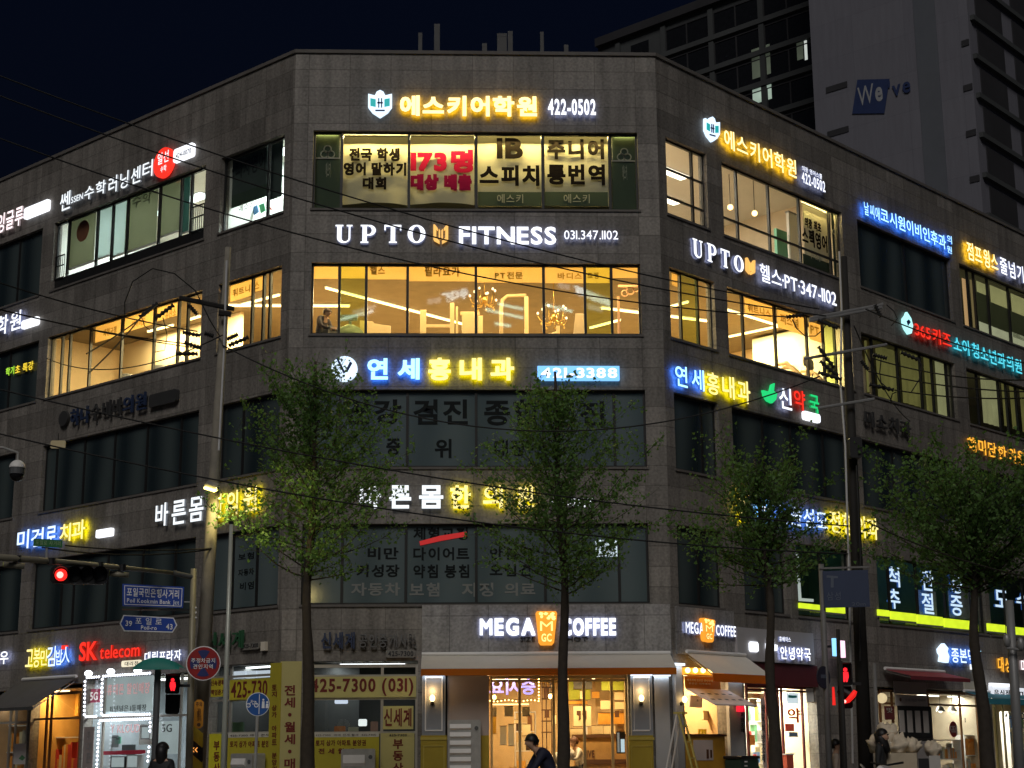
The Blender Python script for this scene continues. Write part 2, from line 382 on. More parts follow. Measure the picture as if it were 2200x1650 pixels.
# windows: facade, row, left px, right px, mullion px, kind, extra
WINS = [
 ('C','5',672,1371,[734,878.5,1023,1166,1310],'clear',{}),
 ('C','4',668,1377,[729,786.5,875.5,1022.5,1168,1257,1314],'clear',{'tint':(1,6)}),
 ('C','3',655,1388,[730,875,1023,1168,1320],'film',{}),
 ('C','2',648,1394,[735,872,1023,1171,1330],'film',{}),
 ('L','5',113,440,[145,207,240,272,341,388,410],'clear',{'sp':.38}),
 ('L','5',473,610,[576],'clear',{}),
 ('L','5',-190,88,[-80,40],'dark',{}),
 ('L','4',100,432,[131,148,192,260,330,382,402],'clear',{}),
 ('L','4',467,604,[484,541,565,579],'clear',{}),
 ('L','4',-190,80,[-60,20],'dark',{}),
 ('L','3',88,425,[120,180,245,315,388],'dark',{}),
 ('L','3',468,600,[522],'dark',{}),
 ('L','3',-190,30,[-60],'dark',{}),
 ('L','2',65,418,[132,158,230,305,375],'dark',{}),
 ('L','2',442,598,[500,552],'film',{}),
 ('L','2',-190,43,[-60],'dark',{}),
 ('R','5',1432,1520,[1488],'clear',{'tr':(.25,.62)}),
 ('R','5',1553,1812,[1584,1653,1719,1784],'clear',{'tr':(.27,)}),
 ('R','5',1845,2045,[1945],'dark',{}),
 ('R','5',2065,2430,[2082,2096,2125,2170,2210,2260],'clear',{}),
 ('R','4',1440,1537,[1463,1500],'clear',{'tint':(1,)}),
 ('R','4',1564,1832,[1597,1667,1735,1771,1796],'clear',{'tint':(4,)}),
 ('R','4',1853,2055,[1876,1930,1980,2005,2036],'clear',{}),
 ('R','4',2080,2430,[2102,2148,2165,2186,2230],'clear',{}),
 ('R','3',1450,1545,[1508],'dark',{}),
 ('R','3',1575,1832,[1640,1700,1770],'dark',{}),
 ('R','3',1853,2055,[1920,1990],'dark',{}),
 ('R','3',2080,2430,[2150,2230],'dark',{}),
 ('R','2',1456,1552,[1500],'dark',{}),
 ('R','2',1598,1690,[1645],'dark',{}),
 ('R','2',1712,1830,[1764],'clear',{}),
 ('R','2',1886,2118,[1911,1971,2031,2087],'clear',{}),
 ('R','2',2126,2430,[2160,2200,2240],'clear',{}),
]
GRND = [('C',652,897,0,3.86),('C',908,1352,0,3.52),('L',-190,-60,0,3.5),('L',-40,58,0,3.5),('L',64,172,0,3.6),('L',178,440,0,3.75),('L',447,584,0,3.86),
        ('R',1472,1562,0,3.5),('R',1602,1757,0,3.45),('R',1888,2128,0,3.4),('R',2134,2430,0,3.4)]
OPEN = {'L': [], 'C': [], 'R': []}
for F, r, a, b, mu, kd, ex in WINS:
    z0, z1 = ROW[r]; s0, s1 = rng(F, a, b, (z0+z1)/2); OPEN[F].append((s0, s1, z0, z1))
for F, a, b, z0, z1 in GRND:
    s0, s1 = rng(F, a, b, 2.2); OPEN[F].append((s0, s1, z0, z1))
def wall(F, s0, s1, z0, z1, ops, th=.3):
    S = sorted({s0, s1, *[o[0] for o in ops], *[o[1] for o in ops]}); Z = sorted({z0, z1, *[o[2] for o in ops], *[o[3] for o in ops]})
    S = [x for x in S if s0-1e-6 <= x <= s1+1e-6]; Z = [x for x in Z if z0-1e-6 <= x <= z1+1e-6]
    mb = MB()
    for i in range(len(S)-1):
        for j in range(len(Z)-1):
            cs, cz = (S[i]+S[i+1])/2, (Z[j]+Z[j+1])/2
            if any(o[0] < cs < o[1] and o[2] < cz < o[3] for o in ops): continue
            mb.quad((S[i],0,Z[j]),(S[i+1],0,Z[j]),(S[i+1],0,Z[j+1]),(S[i],0,Z[j+1]))
            mb.quad((S[i+1],th,Z[j]),(S[i],th,Z[j]),(S[i],th,Z[j+1]),(S[i+1],th,Z[j+1]))
    for a, b, c, d in ops:
        mb.quad((a,0,c),(a,0,d),(a,th,d),(a,th,c)); mb.quad((b,0,d),(b,0,c),(b,th,c),(b,th,d))
        mb.quad((a,0,d),(b,0,d),(b,th,d),(a,th,d)); mb.quad((b,0,c),(a,0,c),(a,th,c),(b,th,c))
    o = mb.build('wall', M_stone, bld); return place(o, P(F, 0, 0), TH[F])
for F in 'LCR': wall(F, EXT[F][0], EXT[F][1], 0, ROOF, OPEN[F])
# coping, roof slab, floor slabs, hidden rear
def strip_poly(e0, e1):
    A = ring_poly(e0, EXT['L'][0], EXT['R'][1]); B = ring_poly(e1, EXT['L'][0], EXT['R'][1]); return A, B
cp = MB(); A, B = strip_poly(-.42, .05)
for i in range(3): cp.zprism([B[i], B[i+1], A[i+1], A[i]], ROOF+.002, ROOF+.1)
cp.build('coping', mat('coping_stone', (.13,.12,.11), .8, 0, .2), bld)
inn = ring_poly(-.31, EXT['L'][0]+.3, EXT['R'][1]-.3)
iw = MB(); A, B = strip_poly(-.42, -.302)
for i in range(3): iw.zprism([B[i], B[i+1], A[i+1], A[i]], 19.5, ROOF)
iw.build('parapet', M_con, bld)
back = [(34,55),(-34,55)]
iw = MB().zprism(inn + back, 19.2, 19.48); iw.build('roof', M_con, bld)
fl = MB()
for z in (4.55, 8.1, 11.45, 15.25): fl.zprism(inn + back, z, z+.2)
fl.build('floor_slab', M_con, bld)
bk = MB(); full = inn + back
for i in (2+1, 4, 5): 
    a = full[i-0]; b = full[(i+1) % 6]
    bk.quad((a[0],a[1],0),(b[0],b[1],0),(b[0],b[1],19.2),(a[0],a[1],19.2))
bk.build('rear_wall', M_con, bld)

# windows
def window(F, r, a, b, mu, kd, ex):
    z0, z1 = ROW[r]; zm = (z0+z1)/2; s0, s1 = rng(F, a, b, zm); d0, d1 = -.2, -.13; w = .035
    mb = MB(); so = (s0+s1)/2
    X = lambda s: s-so
    def bx(p, q, u, v, y0=-d1, y1=-d0): mb.box(X(p), X(q), y0, y1, u-z0, v-z0)
    bx(s0+.002, s1-.002, z0+.002, z0+.055); bx(s0+.002, s1-.002, z1-.055, z1-.002)
    bx(s0+.002, s0+.05, z0+.055, z1-.055); bx(s1-.05, s1-.002, z0+.055, z1-.055)
    ms = [s_at(F, m, zm, d1) for m in mu]
    for m in ms: bx(m-w, m+w, z0+.055, z1-.055, -d1-.012, -d0-.003)
    for t in ex.get('tr', ()):
        zz = z0 + (z1-z0)*t; bx(s0+.05, s1-.05, zz-.03, zz+.03, -d1+.01, -d0-.01)
    if 'sp' in ex: bx(s0+.05, s1-.05, z0+.055, z0+ex['sp'], -d1+.012, -d0-.012)
    f = mb.build('window', M_frame, bld); place(f, P(F, so, z0), TH[F])
    MB().box(X(s0)-.05, X(s1)+.05, -.04, -.002, -.065, -.004).build('sill', MATS['coping_stone'], f)
    bays = list(zip([s0]+ms, ms+[s1])); tint = ex.get('tint', ())
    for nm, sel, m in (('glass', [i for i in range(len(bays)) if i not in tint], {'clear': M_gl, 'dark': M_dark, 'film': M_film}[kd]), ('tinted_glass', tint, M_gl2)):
        if not sel: continue
        q = MB()
        for i in sel:
            p0, p1 = bays[i]; q.box(X(p0)+.03, X(p1)-.03, .160, .168, .05, z1-z0-.05)
            if nm == 'tinted_glass': q.build(nm, m, f); q = MB()
        if q.v: q.build(nm, m, f)
    return f
for wdef in WINS: window(*wdef)

# ------------------------------------------------------------------ rooms behind lit windows (parts of the building)
def room(name, poly, z0, z1, wm, cm, fm, open_edges=()):
    """poly: (x, y) corners, counter-clockwise from above; open_edges: indices without a wall (they face the windows)"""
    e = bpy.data.objects.new(name, None); COL.objects.link(e); e.parent = bld
    a = MB()
    for i in range(len(poly)):
        if i in open_edges: continue
        p, q = poly[i], poly[(i+1) % len(poly)]
        a.quad((q[0],q[1],z0),(p[0],p[1],z0),(p[0],p[1],z1),(q[0],q[1],z1))
    a.build('inner_wall', wm, e)
    MB().add([(x,y,z1) for x, y in reversed(poly)], [tuple(range(len(poly)))]).build('ceiling', cm, e)
    MB().add([(x,y,z0) for x, y in poly], [tuple(range(len(poly)))]).build('floor', fm, e)
    return e
def froom(name, F, s0, s1, z0, z1, dep, wm, cm, fm, d=.31):
    p = [P(F, s0, 0, -d), P(F, s1, 0, -d), P(F, s1, 0, -dep), P(F, s0, 0, -dep)]
    return room(name, [(q.x, q.y) for q in p], z0, z1, wm, cm, fm, (0,))
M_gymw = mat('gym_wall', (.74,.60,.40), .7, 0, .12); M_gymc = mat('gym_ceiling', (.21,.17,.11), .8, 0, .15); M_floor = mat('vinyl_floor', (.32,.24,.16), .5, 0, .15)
a, b = P('L', -13.3, 0, -.31), P('R', 11.2, 0, -.31); cA, cB = off_corner((-5,0), 'L', -.31), off_corner((5,0), 'R', -.31)
GZ = 14.98
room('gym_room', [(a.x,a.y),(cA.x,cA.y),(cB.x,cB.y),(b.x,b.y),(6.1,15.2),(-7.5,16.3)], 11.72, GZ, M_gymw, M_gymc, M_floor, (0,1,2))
pw = MB(); a, b = P('L', -12.4, 0, -3.4), P('L', -6.3, 0, -3.4); r_, n_ = axes('L')
pw.add([(q.x-n_.x*e, q.y-n_.y*e, z) for z in (11.73, GZ-.01) for q, e in ((a,0),(b,0),(b,.12),(a,.12))], [(0,1,5,4),(1,2,6,5),(2,3,7,6),(3,0,4,7),(4,5,6,7)])
pw.build('partition_wall', mat('gym_partition', (.76,.62,.42), .7, 0, .05), bpy.data.objects['gym_room'])
M_coolw = mat('cool_white_wall', (.70,.72,.68), .7, 0, .06); M_ceil = mat('ceiling_board', (.74,.72,.66), .8, 0, .06)
s0, s1 = s_at('L', 96, 17), s_at('L', 468, 17)
froom('study_room', 'L', s0, s1+.0, 15.5, 18.75, 5, M_coolw, M_ceil, M_floor)
froom('study_room', 'L', s1+.12, s_at('L', 616, 17), 15.5, 18.75, 3.2, M_coolw, M_ceil, M_floor)
M_acw = mat('academy_wall', (.72,.62,.48), .7, 0, .1)
froom('academy_room', 'R', .36, s_at('R', 1822, 17), 15.5, 18.95, 6.5, M_acw, M_ceil, M_floor)
froom('banner_bay', 'C', -4.6, 4.6, 15.6, 18.5, .95, mat('bay_dark', (.10,.10,.07), .8), mat('bay_dark', (.1,.1,.07)), mat('bay_dark', (.1,.1,.07)))
M_dimw = mat('dim_room_wall', (.5,.5,.36), .8)
froom('rope_studio_room', 'R', s_at('R', 2060, 17), 27.5, 15.5, 18.7, 4, M_dimw, M_ceil, M_floor)
froom('clinic_room', 'R', s_at('R', 1846, 13.4), s_at('R', 2062, 13.4), 11.75, 14.9, 4, M_dimw, M_ceil, M_floor)
froom('clinic_room', 'R', s_at('R', 2072, 13.4), 27.5, 11.75, 14.9, 4, M_dimw, M_ceil, M_floor)
M_green = mat('green_clinic_wall', (.09,.15,.14), .6, 0, .15)
froom('spine_clinic_room', 'R', s_at('R', 1706, 6.3), s_at('R', 1836, 6.3), 4.8, 8.0, 1.6, M_green, M_green, M_floor)
froom('spine_clinic_room', 'R', s_at('R', 1880, 6.3), 27.5, 4.8, 8.0, 1.6, M_green, M_green, M_floor)
# roof plant
lb = [('slim dark vent pipe farthest left on the roof', 903, 72, 9), ('tall pale rooftop duct standing alone, taller than its neighbours', 939, 54, 13),
      ('short pale rooftop duct between the taller ducts', 1041, 95, 11), ('broad grey cooling unit on the roof', 1078, 76, 22),
      ('pale rooftop duct standing against the broad cooling unit', 1096, 69, 11), ('thin rooftop duct to the right of the cooling unit', 1164, 70, 8),
      ('lowest stub of duct near the right end of the roof', 1216, 98, 10)]
for i, (l, px, py, wd) in enumerate(lb):
    Y = 52 - (i % 3)*1.5; q = at(px, py, Y); h = q.z-19.48; rr = wd/FOC*Y*.5
    t = thing('rooftop_duct', l, 'duct', (q.x, q.y, 19.48), 0, 'ducts on the roof')
    MB().box(-rr, rr, -rr, rr, 0, h-.12).build('duct', mat('duct_grey', (.085,.085,.085), .7, 0, .15), t)
    MB().box(-rr*1.03, rr*1.03, -rr*1.03, rr*1.03, h-.118, h).build('cap', MATS['duct_grey'], t)
    MB().box(-rr*1.6, rr*1.6, -rr*1.6, rr*1.6, .002, .1).build('curb', M_con, t)

# ------------------------------------------------------------------ apartment blocks behind
M_apt2 = mat('apartment_paint_dark', (.06,.065,.067), .8, 0, .15, .3); M_apt = stone('apartment_paint', (.158,.158,.186), (.172,.172,.20), (.125,.125,.15), 4.05, 2.85, .7, .9, .8, .86, 1.12); M_aptd = mat('apartment_recess', (.03,.03,.034), .8, 0, .2, .4); M_aptg = mat('apartment_stripe', (.11,.12,.14), .8, 0, .1, .3)
M_aptw = mat('apartment_window', (.012,.013,.015), .2, 0, .2)
def apt(label, pxc, dist, wid, dep, H, left_face, seed):
    """block whose front face has the heading of the left facade; pxc is its right front corner"""
    rnd = random.Random(seed)
    q = at(pxc, 300, dist); q.z = 0; t = thing('apartment_block', label, 'building', q, TH['L'])
    if left_face:
        r, n = axes('L'); D = ray(*left_face); k = (q-CAM).dot(n)/D.dot(n); p = CAM+D*k; wid = -(p-q).dot(r); H = p.z
    MB().box(-wid, 0, 0, dep, 0, H).build('wall', M_apt2 if left_face else M_apt, t); t['w_'] = wid; t['h_'] = H
    return t
ap = apt('near apartment slab with a blank pale gable wall and a painted name on it', 2100, 105, 12.2, 26, 78, None, 1)
ap2 = apt('apartment slab farther back with rows of dark balconies and few lit windows', 1772, 124, 46, 13, 75, (1285, 104), 2)
AW, AH = ap2['w_'], ap2['h_']
for k_ in ('w_', 'h_'): del ap2[k_], ap[k_]
for blk, H, FL in ((ap2, AH, 2.85),):
    fr = MB()
    cols = []; x = -.6
    NC = int((AW-.6)/5.1)
    for k in range(NC): cols.append((x-4.6, x)); x -= 5.1
    for fz in range(1, 18):
        z = AH-.3-fz*FL
        for i, (x0, x1) in enumerate(cols):
            if i == 3: 
                wn = MB().box(x0+1.2, x1-1.4, -.03, .05, z+.9, z+2.2).build('window', M_aptw, ap2); continue
            wn = MB().box(x0, x1, -.04, .06, z+.45, z+2.45).build('window', M_aptw, ap2)
            MB().box(x0+.0, x0+.12, -.1, -.041, z+.45, z+2.45).box((x0+x1)/2-.06, (x0+x1)/2+.06, -.1, -.041, z+.45, z+2.35).box(x0+.12, x1, -.1, -.041, z+2.35, z+2.45).build('frame', M_aptd, wn)
            if i in (0, 1): pass
        MB().box(-AW+.2, -.3, -.32, -.002, z-.15, z+.3).build('balcony_slab', M_apt2, ap2)
    for k in range(NC+1): MB().box(-.55-5.1*k, -.05-5.1*k, -.22, -.003, 20, AH-.3).build('pier', M_apt2, ap2)
    MB().box(-AW, .6, -.5, 13.4, AH+.002, AH+.8).build('roof', M_aptd, ap2)
def aptpt(blk, px, py):      # local coordinates of a photo point on the front face of a block
    o = Vector(blk.location); r, n = axes('L'); D = ray(px, py); t = (o-CAM).dot(n)/D.dot(n); q = CAM+D*t
    return (q-o).dot(r), q.z
def aptlit(px0, py0, px1, py1, name, m, label=None):
    x0, z1 = aptpt(ap2, px0, py0); x1, z0 = aptpt(ap2, px1, py1)
    o = MB().box(x0, x1, -.075, -.045, z0, z1).build('window', m, ap2)
    if label: o['label'] = label
M_lw = emi('lit_flat_window', (.62,.80,.66), .42, .3, .6); M_lw2 = emi('lit_flat_dim', (.30,.36,.26), .12, .4, .5); M_lw3 = emi('lit_flat_bright', (.85,.92,.85), .6)
aptlit(1617, 186, 1659, 212, 'a', M_lw, 'pale green lit window pane'); aptlit(1615, 108, 1657, 158, 'b', M_lw2, 'faintly lit window pane')
aptlit(1728, 86, 1736, 128, 'c', M_lw3, 'narrow bright window pane'); aptlit(1755, 218, 1762, 262, 'd', M_lw3, 'narrow bright window pane'); aptlit(1712, 92, 1727, 126, 'e', M_lw2)
# stripes, slots and painted name on the gable
for a0, b0 in ((-4.6, -3.3), (-3.05, -2.5)):
    pass
x0 = aptpt(ap, 1975, 200)[0]; x1 = aptpt(ap, 2022, 200)[0]
MB().box(x0, x1, -.05, -.002, 5, 78).build('painted_stripe', M_aptg, ap)
for px, py in ((2066, 92), (2070, 188), (2076, 286), (2084, 384)):
    a0, z = aptpt(ap, px, py); a1 = -.05
    MB().box(a0, a1, -.06, -.003, z-.32, z+.12).build('vent_slot', M_aptd, ap)
for px, py in ((1775, 192), (1778, 287)):
    a0, z = aptpt(ap, px, py); a1 = aptpt(ap, px+46, py)[0]
    MB().box(a0, a1, -.06, -.003, z-.32, z+.12).build('vent_slot', M_aptd, ap)
q = [aptpt(ap, x, y) for x, y in ((1843,172),(1912,170),(1901,244),(1832,245))]
lg = MB().prism([q[3], q[2], q[1], q[0]], -.08, -.051).build('painted_name', mat('navy_paint', (.018,.034,.11), .7), ap)
def apttext(t, p0, p1, p2, m, name, bold):
    (x0, z1), (x1, _), (_, z0) = aptpt(ap, *p0), aptpt(ap, *p1), aptpt(ap, *p2)
    text_mb(t, x0, x1, z0, z1, -.1, -.082, bold).build(name, m, lg)
apttext('We', (1843,190), (1896,180), (1846,232), mat('pale_paint', (.30,.31,.33), .7), 'lettering', .03)
apttext("'ve", (1908,176), (1956,170), (1910,212), mat('navy_paint', (.018,.034,.11), .7), 'lettering', .02)
# stepped dark windows on the gable block's right flank
for k in range(14):
    z = 36+k*2.85
    for j in range(4):
        o = MB().box(.01, .08, 1.2+j*6, 5.4+j*6, z+.4, z+2.3).build('window', M_aptd, ap)
    MB().box(.002, .3, .3, 25.5, z-.15, z+.2).build('balcony_slab', M_apt2, ap)
MB().box(-12.6, .5, -.5, 26.4, 78.002, 79).build('roof', M_aptd, ap)
# ------------------------------------------------------------------ lit signs on the facades
E_Y = emi('sign_yellow', (1.0,.80,.36), 1.7); E_Y2 = emi('sign_lemon', (1.0,.83,.30), 1.35); E_W = emi('sign_white', (.90,.93,1.0), 1.5)
E_WW = emi('sign_white_soft', (.9,.96,1.0), 1.15); E_B = emi('sign_blue', (.06,.36,1.0), 2.6); E_CY = emi('sign_cyan', (.42,.80,1.0), 1.6); E_CY2 = emi('sign_teal', (.10,.70,.85), 1.2)
E_GO = emi('sign_gold', (1.0,.55,.14), 1.0); E_R = emi('sign_red', (1.0,.035,.02), 1.1); E_O = emi('sign_orange', (1.0,.33,.03), 1.4); E_G = emi('sign_green', (.02,.70,.20), 1.0)
E_P = emi('sign_pinkwhite', (1.0,.82,.84), 1.5); E_CUP = emi('sign_cup', (1.0,.36,.03), 1.0); E_CUPL = emi('sign_cup_bright', (1.0,.70,.22), 1.6); E_LB = emi('sign_lightblue', (.20,.52,1.0), 1.3)
E_LIME = emi('sign_lime', (.74,.95,.03), .9, .2, 3); E_WB = emi('sign_bluewhite', (.66,.82,1.0), 1.4)
HALO.update({'sign_yellow': ((1.,.58,.02), .5, 11), 'sign_lemon': ((.80,.68,0.), .45, 13), 'sign_white': ((.50,.58,1.), .16, 3), 'sign_white_soft': ((.8,.88,1.), .10, .5), 'sign_cyan': ((.04,.20,1.), .4, 14),
             'sign_teal': ((.03,.45,.6), .3, 2), 'sign_bluewhite': ((.08,.26,1.), .4, 10), 'sign_red': ((1.,.03,.01), .25, 2), 'sign_green': ((.02,.7,.2), .3, 1.5), 'sign_gold': ((1.,.5,.1), .2, .8)})
M_ink = mat('dark_ink', (.02,.02,.025), .6, 0, 0); M_inkb = mat('navy_ink', (.02,.05,.2), .6, 0, 0); M_maroon = mat('maroon_ink', (.16,.02,.015), .7, 0, 0)
M_unlit = mat('unlit_letter', (.045,.045,.045), .5, 0, .1); M_unlitb = mat('unlit_letter_blue', (.025,.04,.09), .5, 0, .1); M_teal = mat('teal_panel', (.03,.30,.30), .5, 0, 0)
GS = 'lit shop signs on the facade'
def sg(F, label, px, py, name='shop_sign', group=GS): return Fac(F, name, label, 'sign', px, py, 0, group)
def crest(s, xl, yt, xr, yb, slope=0.):
    W, H = xr-xl, yb-yt
    f = lambda u, v: (xl+u*W, yt+v*H+slope*u*W)
    s.poly([f(0,.14),(f(.28,.2)),f(.36,.06),f(.5,0),f(.64,.06),f(.72,.2),f(1,.14),f(1,.62),f(.82,.82),f(.5,1),f(.18,.82),f(0,.62)], E_WB, .03, .12, 'crest')
    s.poly([f(.09,.3),f(.32,.34),f(.32,.62),f(.09,.58)], emi('sign_tealfill', (.02,.42,.42), .9), .121, .135, 'crest_field')
    s.poly([f(.68,.34),f(.91,.3),f(.91,.58),f(.68,.62)], MATS['sign_tealfill'], .121, .135, 'crest_field')
    for u, v, w_, h_ in ((.42,.3,.05,.34),(.54,.3,.05,.34),(.38,.44,.24,.05),(.3,.72,.4,.05)):
        s.poly([f(u,v),f(u+w_,v),f(u+w_,v+h_),f(u,v+h_)], M_inkb, .121, .14, 'crest_mark')
def goldmark(s, xl, yt, xr, yb, slope=0.):
    W, H = xr-xl, yb-yt
    f = lambda u, v: (xl+u*W, yt+v*H+slope*u*W)
    L_ = [(0,0),(.1,0),(.3,.2),(.3,.32),(.2,.24),(.2,.7),(.42,.86),(.42,1),(.05,.84),(0,.74)]
    s.poly([f(u,v) for u,v in L_], E_GO, .02, .09, 'emblem'); s.poly([f(1-u,v) for u,v in L_], E_GO, .02, .09, 'emblem')
    M_ = [(.36,.22),(.46,.32),(.46,.78),(.36,.68)]
    s.poly([f(u,v) for u,v in M_], E_GO, .02, .09, 'emblem'); s.poly([f(1-u,v) for u,v in M_], E_GO, .02, .09, 'emblem')
def serif(s, ch, xl, yt, yb, xr, m):
    x0, x1, z0, z1 = s.rect(xl, yt, yb, xr, .1); W, H = x1-x0, z1-z0; B = MB()
    bx = lambda u0, u1, v0, v1: B.box(x0+u0*W, x0+u1*W, -.1, -.02, z0+v0*H, z0+v1*H)
    if ch == 'U':
        bx(0,.46,.92,1); bx(.66,1,.92,1); bx(.10,.36,.28,.92); bx(.78,.88,.28,.92)
        n = 12; o = [(.49+.39*math.cos(math.pi+math.pi*k/n), .28+.28*math.sin(math.pi+math.pi*k/n)) for k in range(n+1)]
        i_ = [(.57+.21*math.cos(math.pi+math.pi*k/n), .28+.19*math.sin(math.pi+math.pi*k/n)) for k in range(n+1)]
        for k in range(n): B.prism([(x0+u*W, z0+v*H) for u, v in (i_[k], o[k], o[k+1], i_[k+1])], -.1, -.02)
    if ch == 'P':
        bx(.0,.5,0,.08); bx(.12,.4,.08,1); bx(0,.12,.92,1)
        n = 12; o = [(.55+.43*math.sin(math.pi*k/n), .70+.30*math.cos(math.pi*k/n)) for k in range(n+1)]; i_ = [(.52+.2*math.sin(math.pi*k/n), .70+.21*math.cos(math.pi*k/n)) for k in range(n+1)]
        for k in range(n): B.prism([(x0+u*W, z0+v*H) for u, v in (i_[k], i_[k+1], o[k+1], o[k])], -.1, -.02)
        bx(.4,.52,.92,1); bx(.4,.52,.40,.49)
    if ch == 'T':
        bx(.28,.74,0,.08); bx(.38,.64,.08,1); bx(0,.38,.90,1); bx(.64,1,.90,1); bx(0,.08,.70,.90); bx(.92,1,.70,.90)
    if ch == 'O':
        n = 28
        for k in range(n):
            a, b = 2*math.pi*k/n, 2*math.pi*(k+1)/n
            B.prism([(x0+(.5+ru*math.cos(t))*W, z0+(.5+rv*math.sin(t))*H) for ru, rv, t in ((.23,.42,a),(.5,.5,a),(.5,.5,b),(.23,.42,b))], -.1, -.02)
    return B.lit(0, 0).build('letter', [m, sides(m), rear(m)], s.o)

# ---- front (street corner) facade
s = sg('C', 'long yellow academy sign with a shield crest at the very top of the corner facade', 790, 193)
crest(s, 791, 193, 842, 252); s.text('에스키어학원', 860, 205, 248, 1153, E_Y, .028, fat=.009); s.text('422-0502', 1177, 212, 247, 1280, E_W, .03, False, name='phone_number')
s = sg('C', 'wide white fitness club sign with a gold mark between its words on the corner facade', 721, 483)
for ch, a, b in (('U',721,757),('P',775,808),('T',826,862),('O',876,914)): serif(s, ch, a, 483, 522, b, E_W)
goldmark(s, 931, 482, 963, 523); s.text('FITNESS', 986, 486, 525, 1195, E_W, .03, gap=.05); s.text('031.347.1102', 1212, 495, 514, 1328, E_W, .0, False, name='phone_number')
s = sg('C', 'blue and yellow clinic sign with a round white logo and a blue phone box', 712, 764)
s.disc(740, 792, 27, E_WB, .03, .13, 'round_logo'); 
for q in ([(722,770),(726,768),(742,800),(738,803)], [(752,776),(757,780),(746,800),(742,797)]): s.poly(q, M_inkb, .131, .145, 'logo_mark')
s.text('연', 790, 770, 815, 833, E_CY, .03, fat=.007); s.text('세', 855, 770, 815, 901, E_CY, .03, fat=.007)
for c, a, b in (('홍',921,968),('내',988,1035),('과',1054,1104)): s.text(c, a, 769, 817, b, E_Y2, .028, fat=.007)
x = s.box(1155, 786, 816, 1331, E_LB, .02, .16, 'phone_box'); s.text('421-3388', 1162, 790, 812, 1326, E_W, .035, False, .161, .18, 'phone_number')
s = sg('C', 'white and yellow clinic sign half hidden behind the two middle trees', 773, 1045)
for c, a, b, m in (('바',773,818,E_WW),('른',837,883,E_WW),('몸',901,952,E_WW),('한',968,1011,E_Y2),('의',1038,1080,E_Y2),('원',1108,1146,E_Y2)): s.text(c, a, 1043, 1092, b, m, .026, fat=.005)
s.text('424-7575', 1180, 1070, 1090, 1276, E_WW, .02, False, name='phone_number')
# pale panels of the coffee shop
cafe_band = Fac('C', 'sign_fascia', 'pale grey sign fascia above the coffee shop awning on the corner facade', 'fascia', 907, 1299)
cafe_band.box(907, 1300, 1407, 1441, M_stone2, .003, .09, 'fascia')
s = Fac('C', 'shop_sign', 'white coffee shop sign with a big orange cup, above the wide awning', 'sign', 1032, 1313, .09, GS)
for t, a, b in (('MEGA',1032,1149),('COFFEE',1208,1322)): s.text(t, a, 1329, 1365, b, E_W, .02, d0=.14, d1=.21, gap=.16, fat=.016)
def cup(s, xl, yt, xr, yb, d, slope=0.):
    W, H = xr-xl, yb-yt; f = lambda u, v: (xl+u*W, yt+v*H+slope*u*W)
    s.poly([f(0,.06),f(.06,0),f(.94,0),f(1,.06),f(.86,.92),f(.76,1),f(.24,1),f(.14,.92)], E_CUP, d, d+.14, 'cup')
    for t, u0, u1, v0, v1 in (('M',.2,.8,.3,.58),('GC',.26,.74,.66,.9)):
        a = f(u0, v0); s.text(t, a[0], a[1], f(u0, v1)[1], f(u1, v0)[0], E_CUPL, .04, False, d+.141, d+.17, 'cup_lettering')
    r = random.Random(4)
    B = MB()
    for k in range(14):
        u, v = .1+.8*r.random(), .05+.2*r.random(); h = .06+.05*r.random()
        s.poly([f(u-h,v),f(u-h*.2,v-.045),f(u+h,v-.01),f(u+h*.4,v+.05),f(u-h*.6,v+.045)], None, d+.141, d+.16, '', mbx=B)
    B.build('ice_cubes', E_CUPL, s.o)
cup(s, 1151, 1313, 1197, 1386, .1)
s.text('SIZE', 1118, 1368, 1378, 1149, M_unlit, .01, False, .095, .12, 'small_lettering'); s.text('SHOT', 1208, 1368, 1378, 1262, M_unlit, .01, False, .095, .12, 'small_lettering')
s = sg('C', 'unlit estate agent sign with blue-black letters left of the coffee shop sign', 690, 1360)
s.text('신세계', 690, 1358, 1394, 762, M_unlitb, .03); s.text('공인중개사', 771, 1361, 1391, 875, mat('unlit_letter_grey', (.13,.13,.13), .5), .01); s.text('무소', 878, 1362, 1391, 893, M_unlit, .01, False)
s.box(829, 1396, 1413, 892, mat('phone_plate', (.2,.19,.17), .6), .02, .1, 'phone_plate', .03); s.text('425-7300', 834, 1399, 1410, 888, M_ink, .02, False, .101, .11, 'phone_number')

# ---- left facade
s = sg('L', 'white learning centre sign ending in a red disc, top of the left facade', 130, 417)
s.text('쎈', 130, 417, 455, 151, E_WW, .02); s.text('SSEN', 153, 424, 437, 178, E_WW, .015, False); s.text('수학', 182, 403, 431, 227, E_WW, .02); s.text('러닝센', 234, 382, 417, 302, E_WW, .02)
s.text('터', 307, 350, 385, 328, E_WW, .02); s.disc(350, 349, 31, E_R, .03, .14, 'red_disc'); s.text('일선', 339, 331, 355, 362, E_P, .02, False, .141, .16, 'disc_lettering'); s.text('수학', 345, 358, 371, 357, E_P, .02, False, .141, .16, 'disc_lettering')
s.box(373, 322, 350, 414, E_W, .02, .12, 'lit_box', .05); s.text('424-0070', 378, 330, 341, 410, M_grey, .01, False, .121, .13, 'phone_number')
s = sg('L', 'pinkish white sign with a white box cut off by the left picture edge, upper storey', 2, 470)
s.text('잉글루', -4, 462, 502, 49, E_P, .03); s.box(52, 448, 471, 103, E_W, .02, .12, 'lit_box', .05)
s = sg('L', 'white sign with a small box beneath the pinkish one at the left edge', 0, 680)
s.text('학원', -6, 682, 722, 45, E_W, .03); s.box(46, 690, 707, 80, E_W, .02, .12, 'lit_box', .05)
